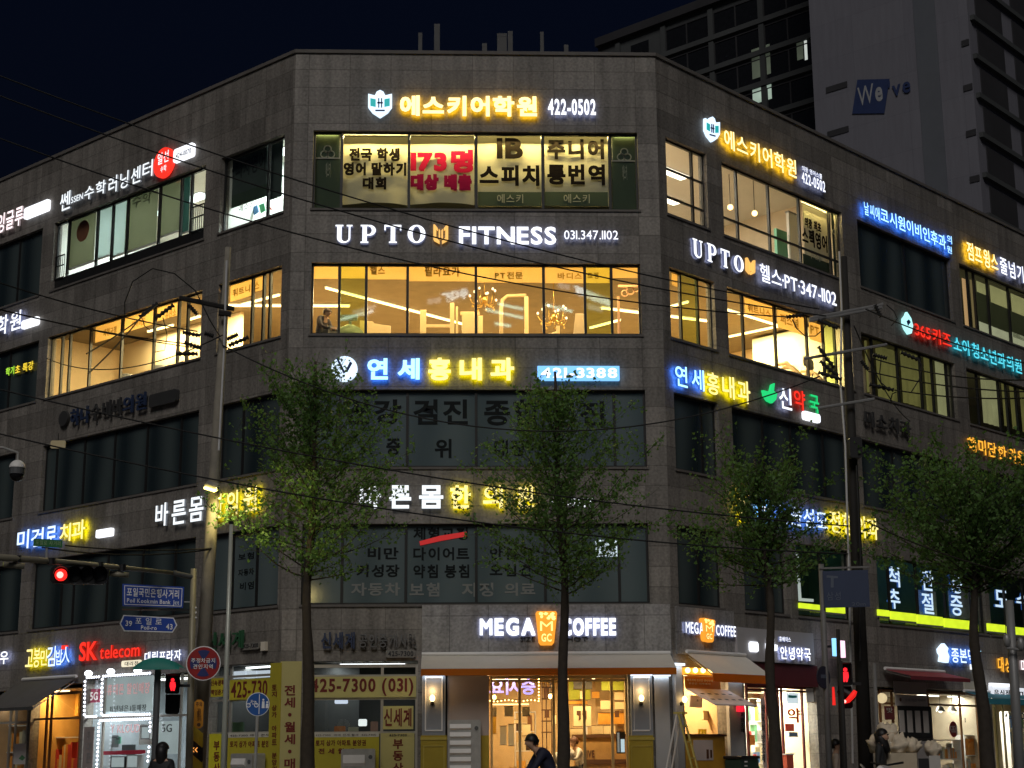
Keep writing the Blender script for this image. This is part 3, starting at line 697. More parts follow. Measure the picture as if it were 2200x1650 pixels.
s = sg('L', 'small green and amber message display in the dark window at the far left', 13, 785)
s.text('학기', 13, 791, 808, 30, emi('led_green', (.45,.9,.06), 1.2), .02, False, -.1, -.06); s.text('초 특강', 33, 786, 804, 71, emi('led_amber', (1.,.72,.05), 1.2), .02, False, -.1, -.06)
s = sg('L', 'unlit dark letter sign with a long plate under the gym window of the left facade', 120, 880)
s.disc(135, 899, 16, M_unlit, .03, .12, 'round_logo'); s.text('하나', 151, 880, 916, 190, M_unlitb, .03); s.text('수비바', 195, 869, 905, 262, M_unlit, .03); s.text('의원', 264, 853, 890, 312, M_unlitb, .03); s.box(320, 849, 876, 378, M_unlit, .02, .14, 'plate', .05)
s = sg('L', 'white and yellow clinic sign behind the lamp pole on the left facade', 335, 1082)
for c, a, b, t, u, m in (('바',335,361,1083,1132,E_WW),('른',370,399,1077,1128,E_WW),('몸',407,437,1070,1122,E_WW),('한',460,478,1063,1115,E_Y2),('의',487,511,1056,1108,E_Y2),('원',523,552,1048,1100,E_Y2)): s.text(c, a, t, u, b, m, .035)
s = sg('L', 'blue-white and yellow dental sign above the red traffic light', 38, 1139)
for c, a, b, t, u, m in (('미',38,62,1141,1181,E_WB),('건',68,94,1137,1176,E_WB),('로',100,121,1132,1170,E_WB),('치',129,152,1127,1165,E_Y2),('과',155,183,1120,1161,E_Y2)): s.text(c, a, t, u, b, m, .035)
s.box(206, 1139, 1156, 239, E_W, .02, .12, 'lit_box', .03)
s = sg('L', 'hand lettered yellow and white rice roll shop sign beside the red letters', 56, 1393)
for c, a, b, t, u, m in (('고',56,71,1396,1433,E_Y2),('봉',73,86,1393,1434,E_Y2),('민',88,101,1396,1430,E_Y2),('김',102,119,1389,1432,E_WB),('밥',121,134,1396,1429,E_WB),('人',133,150,1390,1425,E_WB)): s.text(c, a, t, u, b, m, .02)
s.box(132, 1387, 1395, 141, E_R, .02, .1, 'red_accent')
s = sg('L', 'red phone shop sign over the white light bordered shop window', 171, 1378)
s.text('SK', 171, 1380, 1421, 209, E_R, .05, gap=.02); s.text('telecom', 215, 1388, 1416, 300, E_R, .015, gap=.05); s.box(261, 1420, 1433, 300, emi('sign_cream', (1.,.9,.66), .8), .02, .09, 'small_box', .03); s.text('대리점', 268, 1422, 1431, 296, M_ink, 0, False, .091, .1, 'small_lettering')
s = sg('L', 'bluish white sign to the right of the red phone shop sign', 311, 1402)
s.text('대림프라자', 311, 1401, 1424, 389, E_W, .035)
s = sg('L', 'white sign fragment at the lower left picture edge', 0, 1400)
s.text('보우', -22, 1402, 1429, 18, E_W, .035)
s = sg('L', 'unlit green letters of the estate agent sign behind the white steel pole', 450, 1362)
s.text('신세계', 440, 1360, 1398, 521, mat('unlit_green', (.03,.11,.05), .5), .03); s.box(519, 1382, 1397, 557, mat('phone_plate', (.2,.19,.17), .6), .02, .1, 'phone_plate', .03); s.text('425-7300', 522, 1384, 1393, 554, M_ink, .02, False, .101, .11, 'phone_number'); s.box(560, 1379, 1398, 569, M_cream, .02, .12, 'small_plate')

# ---- right facade
s = sg('R', 'slanting yellow academy sign with a shield crest at the top of the right facade', 1515, 252)
crest(s, 1516, 246, 1547, 300, .28); s.text('에스키어학원', 1555, 274, 315, 1711, E_Y, .03); s.text('422-0502', 1722, 368, 391, 1773, E_W, .03, False, name='phone_number'); s.text('의왕 영어스쿨', 1723, 355, 366, 1766, E_W, .01, False, name='small_lettering')
s = sg('R', 'white fitness club sign with a gold mark and a phone number on the right facade', 1488, 511)
for ch, a, b, t, u in (('U',1488,1510,511,550),('P',1519,1540,521,560),('T',1548,1568,533,571),('O',1576,1598,545,580)): serif(s, ch, a, t, u, b, E_W)
goldmark(s, 1605, 553, 1623, 586, .35); s.text('헬스·PT·347-1102', 1632, 564, 602, 1797, E_W, .02, gap=.04)
s = sg('R', 'blue and yellow clinic sign on the right facade beside the green leaf sign', 1449, 782)
s.text('연', 1450, 782, 827, 1477, E_CY, .03); s.text('세', 1485, 789, 834, 1513, E_CY, .03)
for c, a, b, t, u in (('홍',1518,1545,797,844),('내',1551,1578,804,852),('과',1584,1612,814,862)): s.text(c, a, t, u, b, E_Y2, .035)
s = sg('R', 'pharmacy sign with a green leaf and white, red and green letters', 1640, 823)
s.poly([(1640,838),(1655,842),(1659,826),(1665,823),(1663,840),(1670,845),(1668,858),(1660,866),(1650,861),(1643,851)], E_G, .02, .1, 'leaf_emblem')
for c, a, b, t, u, m in (('신',1673,1701,829,875,E_W),('약',1705,1730,835,877,E_R),('국',1739,1760,846,884,E_G)): s.text(c, a, t, u, b, m, .03)
s.box(1728, 882, 900, 1763, E_W, .02, .12, 'lit_box', .05)
s = sg('R', 'pale cyan clinic sign crowded along the roof end of the right facade', 1855, 430)
s.text('날씨애', 1856, 432, 460, 1890, E_CY, .02); s.text('코시원이비인후과', 1891, 444, 475, 2032, E_CY, .03, gap=.02); s.text('의', 2034, 503, 520, 2045, E_CY, .02); s.text('원', 2034, 526, 541, 2045, E_CY, .02)
s = sg('R', 'orange and white skipping club sign cut off by the right picture edge', 2076, 517)
s.text('점프윙스', 2076, 517, 555, 2144, E_Y, .03); s.text('줄넘기', 2147, 550, 585, 2199, E_W, .03)
s = sg('R', 'red and teal children clinic sign led by a round teal and white logo', 1940, 669)
s.poly([(1941,684),(1946,678),(1949,670),(1953,676),(1958,684),(1962,700),(1959,716),(1953,718),(1946,708),(1941,696)], emi('sign_paleteal', (.45,.95,.95), 1.2), .02, .1, 'round_logo')
s.poly([(1948,690),(1953,686),(1957,692),(1951,700)], M_inkb, .101, .11, 'logo_mark')
s.text('365키즈', 1965, 689, 721, 2044, E_R, .02); s.text('소아청소년과의원', 2047, 720, 752, 2195, E_CY2, .02, gap=.03)
s = sg('R', 'orange clinic sign cut off by the right picture edge above the tree', 2077, 935)
s.text('해미담한의원', 2078, 936, 968, 2203, emi('sign_amber', (1.,.45,.04), 1.3), .03)
s = sg('R', 'unlit dark dental sign below the dim yellow windows', 1859, 880)
s.text('미소치과', 1859, 880, 913, 1958, M_unlit, .03)
s = sg('R', 'blue, white and yellow clinic sign broken up by leaves and the utility pole', 1587, 1057)
s.text('[', 1588, 1056, 1117, 1612, E_Y2, .04); s.disc(1642, 1094, 30, E_LB, .03, .12, 'round_logo'); s.text('SM', 1630, 1083, 1106, 1655, E_W, .03, False, .121, .135, 'logo_lettering')
s.text('서울성모', 1667, 1080, 1123, 1778, E_WB, .03, gap=.03); s.text('정형외과', 1781, 1095, 1143, 1887, E_Y2, .03, gap=.03)
s = Fac('R', 'shop_sign', 'small white coffee shop sign with an orange cup, above the folded side awning', 'sign', 1473, 1334, 0, GS)
s.box(1453, 1302, 1404, 1578, M_stone2, .003, .06, 'fascia'); s.text('MEGA', 1473, 1335, 1360, 1512, E_W, .04, d0=.08, d1=.16, gap=.1); s.text('COFFEE', 1538, 1342, 1365, 1581, E_W, .04, d0=.08, d1=.16, gap=.1); cup(s, 1511, 1327, 1537, 1376, .08, .2)
s = sg('R', 'pale pharmacy sign board with bright white letters and a white cross shape', 1583, 1346)
s.box(1583, 1347, 1418, 1749, mat('board_paint', (.42,.41,.42), .5, 0, .06), .003, .14, 'board'); s.box(1612, 1378, 1400, 1630, E_W, .141, .2, 'pill_logo', .05)
s.poly([(1655,1370),(1664,1372),(1664,1384),(1671,1386),(1670,1398),(1664,1398),(1663,1414),(1654,1411),(1654,1396),(1648,1393),(1648,1382),(1655,1382)], E_W, .141, .2, 'cross_emblem')
s.text('휴베이스', 1674, 1367, 1378, 1699, E_W, .02, False, .141, .19, 'small_lettering'); s.text('안녕약국', 1676, 1388, 1416, 1742, E_W, .035, d0=.18, d1=.24)
s = Fac('R', 'projecting_sign', 'small two coloured lit panel, pale blue and pink, beside the dark utility pole', 'sign', 1793, 1371, .0, GS)
s.box(1793, 1371, 1409, 1804, emi('panel_blue', (.25,.6,1.), 1.5), .5, .6, 'blue_panel'); s.box(1804.5, 1376, 1412, 1816, emi('panel_pink', (1.,.62,.8), 1.5), .5, .6, 'pink_panel'); s.box(1803, 1385, 1390, 1806, M_black, .003, .5, 'bracket')
s = sg('R', 'bright blue haloed rice cake shop sign behind the right hand tree trunk', 2018, 1383)
s.poly([(2019,1394),(2029,1382),(2038,1393),(2036,1400),(2040,1410),(2038,1424),(2022,1421),(2024,1408),(2020,1402)], E_WB, .02, .14, 'figure_emblem')
s.text('종본떡', 2043, 1391, 1423, 2094, E_WB, .04, gap=.02); s.text('방', 2096, 1394, 1408, 2108, E_CY, .02); s.text('집', 2096, 1410, 1424, 2108, E_CY, .02); s.box(2088, 1427, 1438, 2102, E_WW, .02, .1, 'lit_box')
s = sg('R', 'orange two letter sign between the right hand tree trunk and the grey pole', 2143, 1410)
s.text('대성', 2143, 1411, 1443, 2172, emi('sign_amber', (1.,.45,.04), 1.3), .03); s.text('마트', 2193, 1416, 1446, 2222, E_P, .03)
s = Fac('R', 'shop_sign', 'white backlit board with dark letters lit from above, right of the tree trunk', 'sign', 2132, 1472, .25, GS)
s.box(2132, 1472, 1498, 2173, emi('board_white', (.9,.93,1.), .75), .1, .25, 'board'); s.text('음식점', 2136, 1481, 1496, 2170, M_ink, .03, False, .251, .265, 'board_lettering'); s.box(2130, 1467, 1473, 2172, E_W, .26, .36, 'lamp')
s = Fac('R', 'shop_sign', 'white board with dark letters cut off at the right picture edge', 'sign', 2186, 1476, .25, GS)
s.box(2187, 1478, 1508, 2230, emi('board_white', (.9,.93,1.), .75), .1, .25, 'board'); s.text('마트', 2190, 1484, 1504, 2224, M_ink, .03, False, .251, .265, 'board_lettering')
E_NEO = emi('neon_bluewhite', (.60,.78,1.0), 1.3); HALO['neon_bluewhite'] = ((.1,.3,1.), .3, .8)
# neon words in the spine clinic windows and lime light bars at their foot
for t, xl, xr, yt, yb, l in (('척추',1906,1933,1216,1307,'vertical blue-white neon word nearest the utility pole in the spine clinic window'), ('관절',1978,2005,1222,1318,'middle vertical blue-white neon word in the spine clinic window, above a pale sheet'),
                             ('통증',2040,2067,1230,1322,'vertical blue-white neon word beside the striped pane, left of the tree trunk')):
    s = Fac('R', 'neon_word', l, 'neon sign', xl, yt, -.3, 'neon words in the clinic window')
    h = (yb-yt)/2
    for i, c in enumerate(t): s.text(c, xl+i*1, yt+i*(h+2), yt+i*(h+2)+h-3, xr+i*1, E_NEO, .035, d0=-.36, d1=-.3)
s = Fac('R', 'neon_word', 'horizontal blue-white neon letters in the clinic window at the right edge', 'neon sign', 2136, 1266, -.3, 'neon words in the clinic window')
s.text('도', 2136, 1266, 1303, 2166, E_NEO, .035, d0=-.36, d1=-.3); s.text('수', 2182, 1272, 1308, 2212, E_NEO, .035, d0=-.36, d1=-.3)
for xl, xr, yt, yb, l in ((1718,1763,1294,1309,'short lime light bar under the clinic window left of the blue road sign pole'), (1766,1816,1299,1316,'lime light bar under the clinic window behind the blue road sign'),
                          (1887,1911,1308,1325,'shortest lime light bar right next to the dark utility pole'), (1914,1969,1312,1333,'lime light bar beneath the first vertical neon word'), (1971,2026,1319,1342,'lime light bar beneath the middle neon word'),
                          (2029,2092,1327,1350,'lime light bar beneath the third neon word, partly leaf covered'), (2122,2160,1338,1358,'lime light bar just right of the tree trunk'), (2164,2230,1344,1364,'lime light bar cut off by the right picture edge')):
    s = Fac('R', 'light_bar', l, 'light bar', xl, yt, .06, 'lime light bars under the clinic windows'); s.box(xl, yt+1, yb-3, xr, E_LIME, .008, .06, 'lit_face'); s.box(xl, yb-2, yb+1, xr, M_grey, .008, .05, 'tray')
# ------------------------------------------------------------------ behind the upper windows
E_strip = lampmat('tube_light', (1.0,.78,.38), 420); E_cool = lampmat('panel_light_cool', (.84,.97,1.0), 150); E_coolw = lampmat('panel_light_white', (1.0,.92,.76), 95); E_led = lampmat('led_cove', (1.0,.77,.28), 460, 2.6)
M_ban = mat('banner_cloth', (.60,.57,.44), .8, 0, .05, 1.2, tl=.2); M_bang = mat('banner_green', (.035,.06,.04), .8, 0, .1)
M_bink = mat('banner_ink', (.014,.011,.009), .8, 0, 0, spec=0); M_bred = mat('banner_red', (.42,.015,.06), .8, 0, 0, spec=0); M_bred2 = mat('banner_darkred', (.25,.01,.06), .8, 0, 0, spec=0); M_bpale = mat('banner_pale', (.35,.36,.30), .8, 0, 0)
def banner(F, label, xl, yt, yb, xr, d, lines, foot=None, wave=.03, droop=0., shear=0.):
    s = Fac(F, 'banner', label, 'banner', xl, yt, d, 'banners hung inside the academy windows')
    x0, x1, z0, z1 = s.rect(xl, yt, yb, xr, d); n, m = 16, 14; B = MB(); rr = random.Random(int(xl)); ph = rr.random()*6
    vs = []; 
    for j in range(m+1):
        v = j/m
        for i in range(n+1):
            u = i/n; sag = droop*math.sin(math.pi*u)*(1-v)
            vs.append((x0+(x1-x0)*u, wave*(math.sin(u*7+ph+v*2)*.6+math.sin(u*13+ph*2)*.4)*(1.1-v), z0+(z1-z0)*v+sag))
    fs = [(j*(n+1)+i, j*(n+1)+i+1, (j+1)*(n+1)+i+1, (j+1)*(n+1)+i) for j in range(m) for i in range(n)]
    B.add(vs, fs); B.build('cloth', M_ban, s.o, True)
    for t, a, b, c, e, mm, bo in lines: s.text(t, a, b, c, e, mm, .026, False, d+.055, d+.06, 'lettering', fat=.010 if bo < .07 else .022)
    if foot:
        s.box(xl+1, yb-foot[0], yb-2, xr-1, M_bang, d+.04, d+.05, 'foot_band'); s.text(foot[1], xl+42, yb-foot[0]+5, yb-8, xr-40, M_bpale, .01, False, d+.051, d+.058, 'foot_lettering')
    s.box(xl, yt-3, yt+1, xr, M_grey, d-.02, d+.05, 'rod')
    return s
banner('C', 'first banner of the corner window, black letters in three lines', 737, 291, 440, 876, -.5, [('전국 학생',751,318,345,858,M_bink,.055),('영어 말하기',739,349,376,872,M_bink,.055),('대회',780,381,406,829,M_bink,.055)], droop=.07)
banner('C', 'banner with big red number letters in the corner window', 882, 291, 440, 1019, -.5, [('173명',884,322,369,1015,M_bred,.08),('대상 배출',884,375,407,1012,M_bred2,.08)], droop=.07)
banner('C', 'banner with two large Latin letters over Hangul in the corner window', 1026, 289, 444, 1164, -.5, [('IB',1068,297,340,1123,M_bink,.06),('스피치',1031,355,398,1158,M_bink,.055)], (32,'에스키'), .02)
banner('C', 'fourth banner of the corner window, two lines of heavy black letters', 1169, 289, 444, 1307, -.5, [('주니어',1176,299,341,1297,M_bink,.06),('통번역',1176,353,396,1299,M_bink,.06)], (32,'에스키'), .02)
banner('R', 'narrow banner with black letters at the end of the lit academy window', 1724, 434, 572, 1783, -.5, [('의왕 최초',1729,466,486,1764,M_bink,.01),('스펙영어',1723,486,521,1777,M_bink,.055)], (28,'에스키'), .015)
for i, (xl, xr, yt, l) in enumerate(((736,876,285,'led strip over the three line banner'), (881,1019,285,'led strip over the red lettered banner'), (1025,1165,284,'led strip over the banner with two Latin letters'), (1169,1307,285,'led strip over the banner just left of the dark end pane'))):
    s = Fac('C', 'led_strip', l, 'light', xl, yt, -.3, 'led strips above the banners'); s.box(xl, yt, yt+(3 if i < 2 else 6), xr, E_led, -.36, -.30, 'diffuser'); x0, x1, z0, z1 = s.rect(xl, yt, yt+9, xr, -.33); arealight(s.o, ((x0+x1)/2, .03, z0-.01), x1-x0-.03, .05, E_led, (rad(-35),0,0))
s = Fac('R', 'led_strip', 'led strip over the narrow banner of the right facade', 'light', 1724, 424, -.3, 'led strips above the banners'); s.box(1724, 423, 433, 1783, E_led, -.36, -.3, 'diffuser'); x0, x1, z0, z1 = s.rect(1724, 423, 433, 1783, -.33); arealight(s.o, ((x0+x1)/2, .03, z0-.01), x1-x0-.03, .05, E_led, (rad(-35),0,0))
def clover(s, cx, cy, r, d):
    B = MB()
    for a in (90, 210, 330):
        x, z = s.pt(cx+r*.55*math.cos(rad(a)), cy-r*.5*math.sin(rad(a)), d); k = r/82*.62; B.ring(x, z, k*.72, k, -(d+.02-s.d), -(d-s.d), 20)
    B.build('clover_mark', MATS['banner_pale'], s.o)
for xl, xr, F, yt, ym, yb, l in ((676,732,'C',279,341,447,'dark green end panel with a clover mark, left of the banners'), (1313,1369,'C',283,347,450,'dark green end panel with a clover mark, right of the banners')):
    s = Fac(F, 'end_panel', l, 'panel', xl, yt, -.36, 'green end panels of the academy window'); s.box(xl, yt, yb, xr, M_bang, -.38, -.36, 'panel')
    clover(s, (xl+xr)/2, ym-13, 15, -.358); s.text('에스키', (xl+xr)/2-4, ym+8, ym+40, (xl+xr)/2+6, M_bpale, .01, False, -.355, -.35)
    b = MB()
    for e in ((xl+1,yt+1,yt+4,xr-1),(xl+1,ym-3,ym,xr-1),(xl+1,yt+4,ym-3,xl+3),(xr-3,yt+4,ym-3,xr-1)): s.box(*e, None, -.35, -.33, '', mbx=b)
    b.build('white_frame', mat('thin_frame', (.3,.3,.28), .5), s.o); s.box(xl+5, yt+4, yt+7, xr-5, lampmat('led_dim', (1.,.8,.28), 90, 1.2), -.345, -.31, 'led'); x0, x1, z0, z1 = s.rect(xl+5, yt+4, yt+8, xr-5, -.32); arealight(s.o, ((x0+x1)/2, -.02, z0-.005), x1-x0, .03, MATS['led_dim'], (rad(-30),0,0))
s = Fac('R', 'end_panel', 'narrow green panel edged by a lit strip beside the banner on the right facade', 'panel', 1786, 449, -.36, 'green end panels of the academy window'); s.box(1786, 452, 590, 1812, M_bang, -.38, -.36, 'panel'); clover(s, 1797, 495, 12, -.358)
s.box(1787, 446, 452, 1808, E_led, -.35, -.31, 'led'); s.box(1805, 456, 535, 1808, E_led, -.35, -.31, 'led')
# translucent blinds and boards of the study room, left facade
M_bl = mat('green_grey_blind', (.34,.35,.26), .9, 0, .12, 1.5, tl=.6); M_blc = mat('pale_blind', (.55,.62,.60), .9, 0, .08, 1.5, tl=.7); M_bld = mat('dark_blind', (.05,.07,.065), .9, 0, .12)
for xl, xr, yt, yb, m, l in ((148,204,462,577,M_bl,'grey green blind with a round reddish stain in the study window'), (209,238,440,555,M_blc,'pale blue-white pane blind left of the middle mullion'), (242,270,428,550,M_blc,'brighter pale pane blind right of the thin mullion'),
                              (274,338,398,540,M_bl,'grey green blind with faint lettering in the study window'), (343,386,375,508,M_bl,'grey green blind near the barred end of the study window'), (390,407,366,500,mat('teal_blind', (.14,.25,.22), .9, 0, .1, tl=.5),'narrow teal blind next to the barred pane')):
    s = Fac('L', 'window_blind', l, 'blind', xl, yt, -.36, 'blinds in the study room window'); s.box(xl, yt, yb, xr, m, -.38, -.36, 'sheet')
    if 'stain' in l: s.disc(178, 496, 17, mat('faded_red', (.42,.20,.12), .9, 0, .2, 3, tl=.5), -.359, -.355, 'round_print', 22)
    if 'faint' in l: s.text('수학', 285, 420, 450, 325, mat('faded_ink', (.24,.25,.19), .9, 0, 0, tl=.4), .02, False, -.359, -.355)
    s.box(xl, yb, yb+4, xr, M_white, -.385, -.355, 'bottom_bar')
for xl, xr, l in ((120,143,'safety grille across the left end pane of the study window'), (411,437,'safety grille across the right end pane of the study window')):
    s = Fac('L', 'window_grille', l, 'grille', xl, 470, -.1); b = MB(); x0, x1, _, _ = s.rect(xl, 470, 500, xr, -.1); z0 = 16.35-s.z; z1 = 17.1-s.z
    for z in (z0, z1, (z0*.45+z1*.55)): b.box(x0, x1, 0, .02, z-.02, z+.02)
    for k in range(7): b.box(x0+(x1-x0)*k/6-.008, x0+(x1-x0)*k/6+.008, .002, .018, z0, z1)
    b.build('bars', M_black, s.o)
s = Fac('L', 'window_blind', 'dark lettered blind over the upper part of the study window nearest the corner', 'blind', 479, 340, -.4, None); s.box(479, 338, 428, 574, M_bld, -.42, -.4, 'sheet'); s.box(479, 428, 454, 574, M_bang, -.42, -.4, 'lower_band')
s.text('스피치영어', 490, 352, 392, 570, mat('blind_ink', (.015,.02,.02), .9, 0, 0), .03, False, -.399, -.392); s.text('에스키', 513, 440, 456, 546, M_bpale, .0, False, -.399, -.392)
s = Fac('L', 'window_blind', 'dark blind over the narrow pane at the building corner, top left', 'blind', 579, 305, -.4, None); s.box(579, 300, 430, 606, M_bld, -.42, -.4, 'sheet')
# room lights
def clight(F, label, s0, s1, z, d0, d1, m, group):
    t = thing('ceiling_light', label, 'light', P(F, (s0+s1)/2, z, (d0+d1)/2), TH[F], group); w_ = abs(s1-s0)/2; h_ = abs(d1-d0)/2
    MB().box(-w_, w_, -h_, h_, -.05, -.012).build('diffuser', m, t); arealight(t, (0,0,-.055), 2*w_, 2*h_, m); MB().box(-w_-.03, w_+.03, -h_-.03, h_+.03, -.0115, -.001).build('frame', M_white, t)
for k, (a, b) in enumerate(((-10.6,-9.4),(-8.2,-7.0),(-5.8,-4.6))): clight('L', 'flat cool ceiling light in the study room behind the blinds', a, b, 18.74, -2.6, -2.2, E_cool, 'study room ceiling lights')
clight('L', 'cool ceiling light in the small study room at the corner', -2.6, -1.2, 18.74, -1.9, -1.5, E_cool, None)
for k, (a, b, c, l) in enumerate(((1.0,2.6,-2.0,'white ceiling light behind the narrow academy window'), (3.6,4.9,-2.6,'square white ceiling light at the left of the wide academy window'), (5.6,6.6,-4.2,'white ceiling light deep in the academy room'), (1.0,2.6,-4.0,'rear white ceiling light behind the narrow academy window'))):
    clight('R', l, a, b, 18.94, c-.35, c, E_coolw, 'academy ceiling lights')
for k, (x, d, l) in enumerate(((4.4,-1.2,'small pendant bulb nearest the transom in the academy'), (5.6,-1.6,'small pendant bulb over the beige table in the academy'), (6.6,-1.4,'small pendant bulb near the pale partition in the academy'), (1.9,-1.5,'cloud shaped pendant lamp in the narrow academy window'))):
    p = P('R', x, 18.93, d); t = thing('pendant_lamp', l, 'lamp', p, TH['R'], 'academy pendant lamps')
    MB().tube((0,0,0), (0,0,-1.0), .012, n=6).build('cord', M_black, t); b = MB()
    if 'cloud' in l:
        for q in ((-.16,-1.1,.1),(0,-1.05,.15),(.16,-1.1,.1)): b.sphere((q[0],0,q[1]), q[2], 10, 6)
    else: b.sphere((0,0,-1.08), .09, 10, 7)
    b.build('bulb', emi('pendant_glow', (1.,.62,.25), 5), t, True)
s = Fac('R', 'wall_board', 'mint green notice board in the academy room', 'board', 1672, 492, -1.2); s.box(1668, 490, 545, 1692, mat('mint', (.18,.5,.36), .6), -1.3, -1.2, 'board')
s = Fac('R', 'partition_panel', 'white partition beside the mint board in the academy room', 'partition', 1694, 480, -1.1); s.box(1694, 455, 560, 1718, M_white, -1.3, -1.2, 'panel'); s.box(1694, 452, 455, 1718, M_grey, -1.32, -1.18, 'top_rail')
# dim curtains in the far windows of the right facade
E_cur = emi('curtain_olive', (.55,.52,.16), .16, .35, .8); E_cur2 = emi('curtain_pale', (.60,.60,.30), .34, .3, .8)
cu = [(1857,1874,731,840,E_cur),(1880,1928,740,866,E_cur),(1933,1978,752,862,E_cur),(1984,2003,766,880,E_cur),(2008,2034,774,890,E_cur2),(2039,2052,782,888,E_cur),(2105,2146,800,905,E_cur2),(2151,2163,816,912,E_cur),(2168,2184,820,918,E_cur),(2189,2228,826,925,E_cur)]
nm = ['narrow olive curtain beside the utility pole insulators','wide olive curtain behind the utility pole wires','olive curtain left of the looped cable','narrow olive curtain crossed by a cable loop','brighter olive curtain right of the looped cable','thin olive curtain at the end of the first clinic window','wide pale curtain in the far clinic window','thin olive curtain right of the wide pale one','second thin olive curtain of the far clinic window','olive curtain at the right picture edge, clinic row']
for (xl, xr, yt, yb, m), l in zip(cu, nm):
    s = Fac('R', 'curtain', l, 'curtain', xl, yt, -.45, 'curtains in the dim windows of the right facade'); x0, x1, z0, z1 = s.rect(xl, yt, yb, xr, -.45); n = 24; b = MB(); vs = []
    for i in range(n+1):
        u = i/n; y = .025*math.sin(u*n*.9)
        vs += [(x0+(x1-x0)*u, y, z0), (x0+(x1-x0)*u, y, z1)]
    b.add(vs, [(2*i, 2*i+2, 2*i+3, 2*i+1) for i in range(n)]); b.build('cloth', m, s.o, True)
E_pap = emi('lit_paper', (.72,.70,.30), .36, .15, 1.5); E_papd = emi('lit_paper_dark', (.16,.18,.08), .07, .3, 1.5); E_papp = emi('lit_paper_pale', (.75,.78,.5), .42, .15, 1.5)
for xl, xr, yt, yb, m, l in ((2098,2124,603,626,E_pap,'small upper lit paper pane of the skipping studio'), (2127,2168,612,648,E_pap,'middle upper lit paper pane of the skipping studio'), (2172,2230,630,668,E_pap,'upper lit paper pane at the right picture edge'), (2098,2124,626,688,E_papd,'narrow dark film pane of the skipping studio'), (2127,2168,648,700,E_papd,'middle dark film pane of the skipping studio'),
                              (2172,2230,668,722,E_papd,'dark film pane at the right picture edge'), (2104,2168,690,722,E_papp,'lower pale slatted pane of the skipping studio'), (2172,2230,712,748,E_papp,'lower pale slatted pane at the right picture edge'), (2067,2080,597,700,emi('lit_orange_strip', (.9,.55,.25), .55),'narrow orange lit strip at the start of the skipping studio window'), (2084,2094,600,700,emi('lit_orange_dim', (.5,.38,.16), .35),'dim orange strip second in the skipping studio window')):
    s = Fac('R', 'window_film', l, 'window film', xl, yt, -.34, 'lit panes of the skipping studio'); s.box(xl, yt, yb, xr, m, -.36, -.34, 'sheet')
# spine clinic window: white printed frame, grey sheets
s = Fac('R', 'window_poster', 'thin white L shaped window print behind the blue road sign', 'window print', 1712, 1182, -.3)
s.poly([(1712,1182),(1715,1183),(1722,1285),(1748,1287),(1748,1293),(1718,1291)], emi('print_white', (.8,.9,.9), .5), -.34, -.3, 'print')
for xl, xr, yt, yb, l in ((1968,2012,1266,1320,'pale grey sheet behind the lower half of the middle neon word'), (2034,2084,1228,1326,'striped grey sheet behind the third neon word')):
    s = Fac('R', 'window_poster', l, 'window print', xl, yt, -.5); s.box(xl, yt, yb, xr, mat('grey_sheet', (.30,.34,.34), .7, 0, .3, 6), -.52, -.5, 'sheet')
for a, b in ((1720,1828),(1890,2112),(2130,2230)):
    s0, s1 = s_at('R', a, 7), s_at('R', b, 7); clight('R', 'dim green tinted light over the spine clinic windows', s0, s1, 7.98, -.9, -.8, lampmat('clinic_green_light', (.35,.85,.6), 1.2, 1.), 'spine clinic lights')
# ------------------------------------------------------------------ the gym storey
M_fasc = mat('gym_film', (.92,.74,.42), .8, 0, .05, 1, tl=.75); M_filmtx = mat('film_gold_letter', (.55,.36,.03), .8, 0, 0)
def film(F, label, xl, yt, yb, xr, txt=None, tx=None):
    s = Fac(F, 'window_film', label, 'window film', xl, yt, -.27, 'cream film bands at the top of the gym windows'); s.box(xl, yt, yb, xr, M_fasc, -.285, -.27, 'film')
    if txt: s.text(txt, tx[0], tx[1], tx[2], tx[3], M_filmtx, .04, False, -.268, -.262, 'lettering')
for a in ((672,726,566,599,'cream film band in the end pane above the person in the gym'), (733,784,567,598,'film band on the greenish pane of the corner gym window'), (789,873,567,600,'film band with two letters on the corner gym window','헬스',(795,572,590,827)), (878,1020,568,604,'film band with four letters left of the centre mullion','필라요가',(912,572,594,988)),
          (1025,1166,568,607,'film band with Latin letters right of the centre mullion','PT전문',(1063,584,599,1123)), (1171,1255,569,608,'film band with three letters on the corner gym window','바디스',(1198,586,600,1250)), (1259,1310,570,608,'film band on the greenish pane near the right end','트렝',(1262,585,599,1286)), (1316,1373,568,597,'cream film band in the right end pane of the corner gym window')):
    film('C', a[4], a[0], a[2], a[3], a[1], *(a[5:] or ()))
for F, a in (('L',(206,258,700,736,'film band with faint letters, left pane of the left gym window','체형교정',(222,708,724,250))), ('L',(262,328,676,716,'film band on the second pane of the left gym window','다이어트',(284,690,706,312))), ('L',(332,380,655,692,'film band on the third pane of the left gym window','유산소',(355,668,686,378))),
             ('L',(496,540,606,648,'film band with dull letters right of the pole on the left facade','휘트니',(500,622,638,537))), ('L',(544,564,592,628,'film band with one letter beside the greenish pane','스',(547,606,622,557))),
             ('R',(1443,1462,577,612,'film band in the narrow right facade gym window')), ('R',(1600,1666,638,672,'film band with faint letters, second pane of the right gym window','휘트니스',(1606,650,668,1656))), ('R',(1670,1733,664,702,'film band on the third pane of the right gym window','퍼스널',(1676,672,694,1716))), ('R',(1738,1769,690,728,'film band on the fourth pane of the right gym window','PT',(1741,698,716,1760)))):
    film(F, a[4], a[0], a[2], a[3], a[1], *(a[5:] or ()))
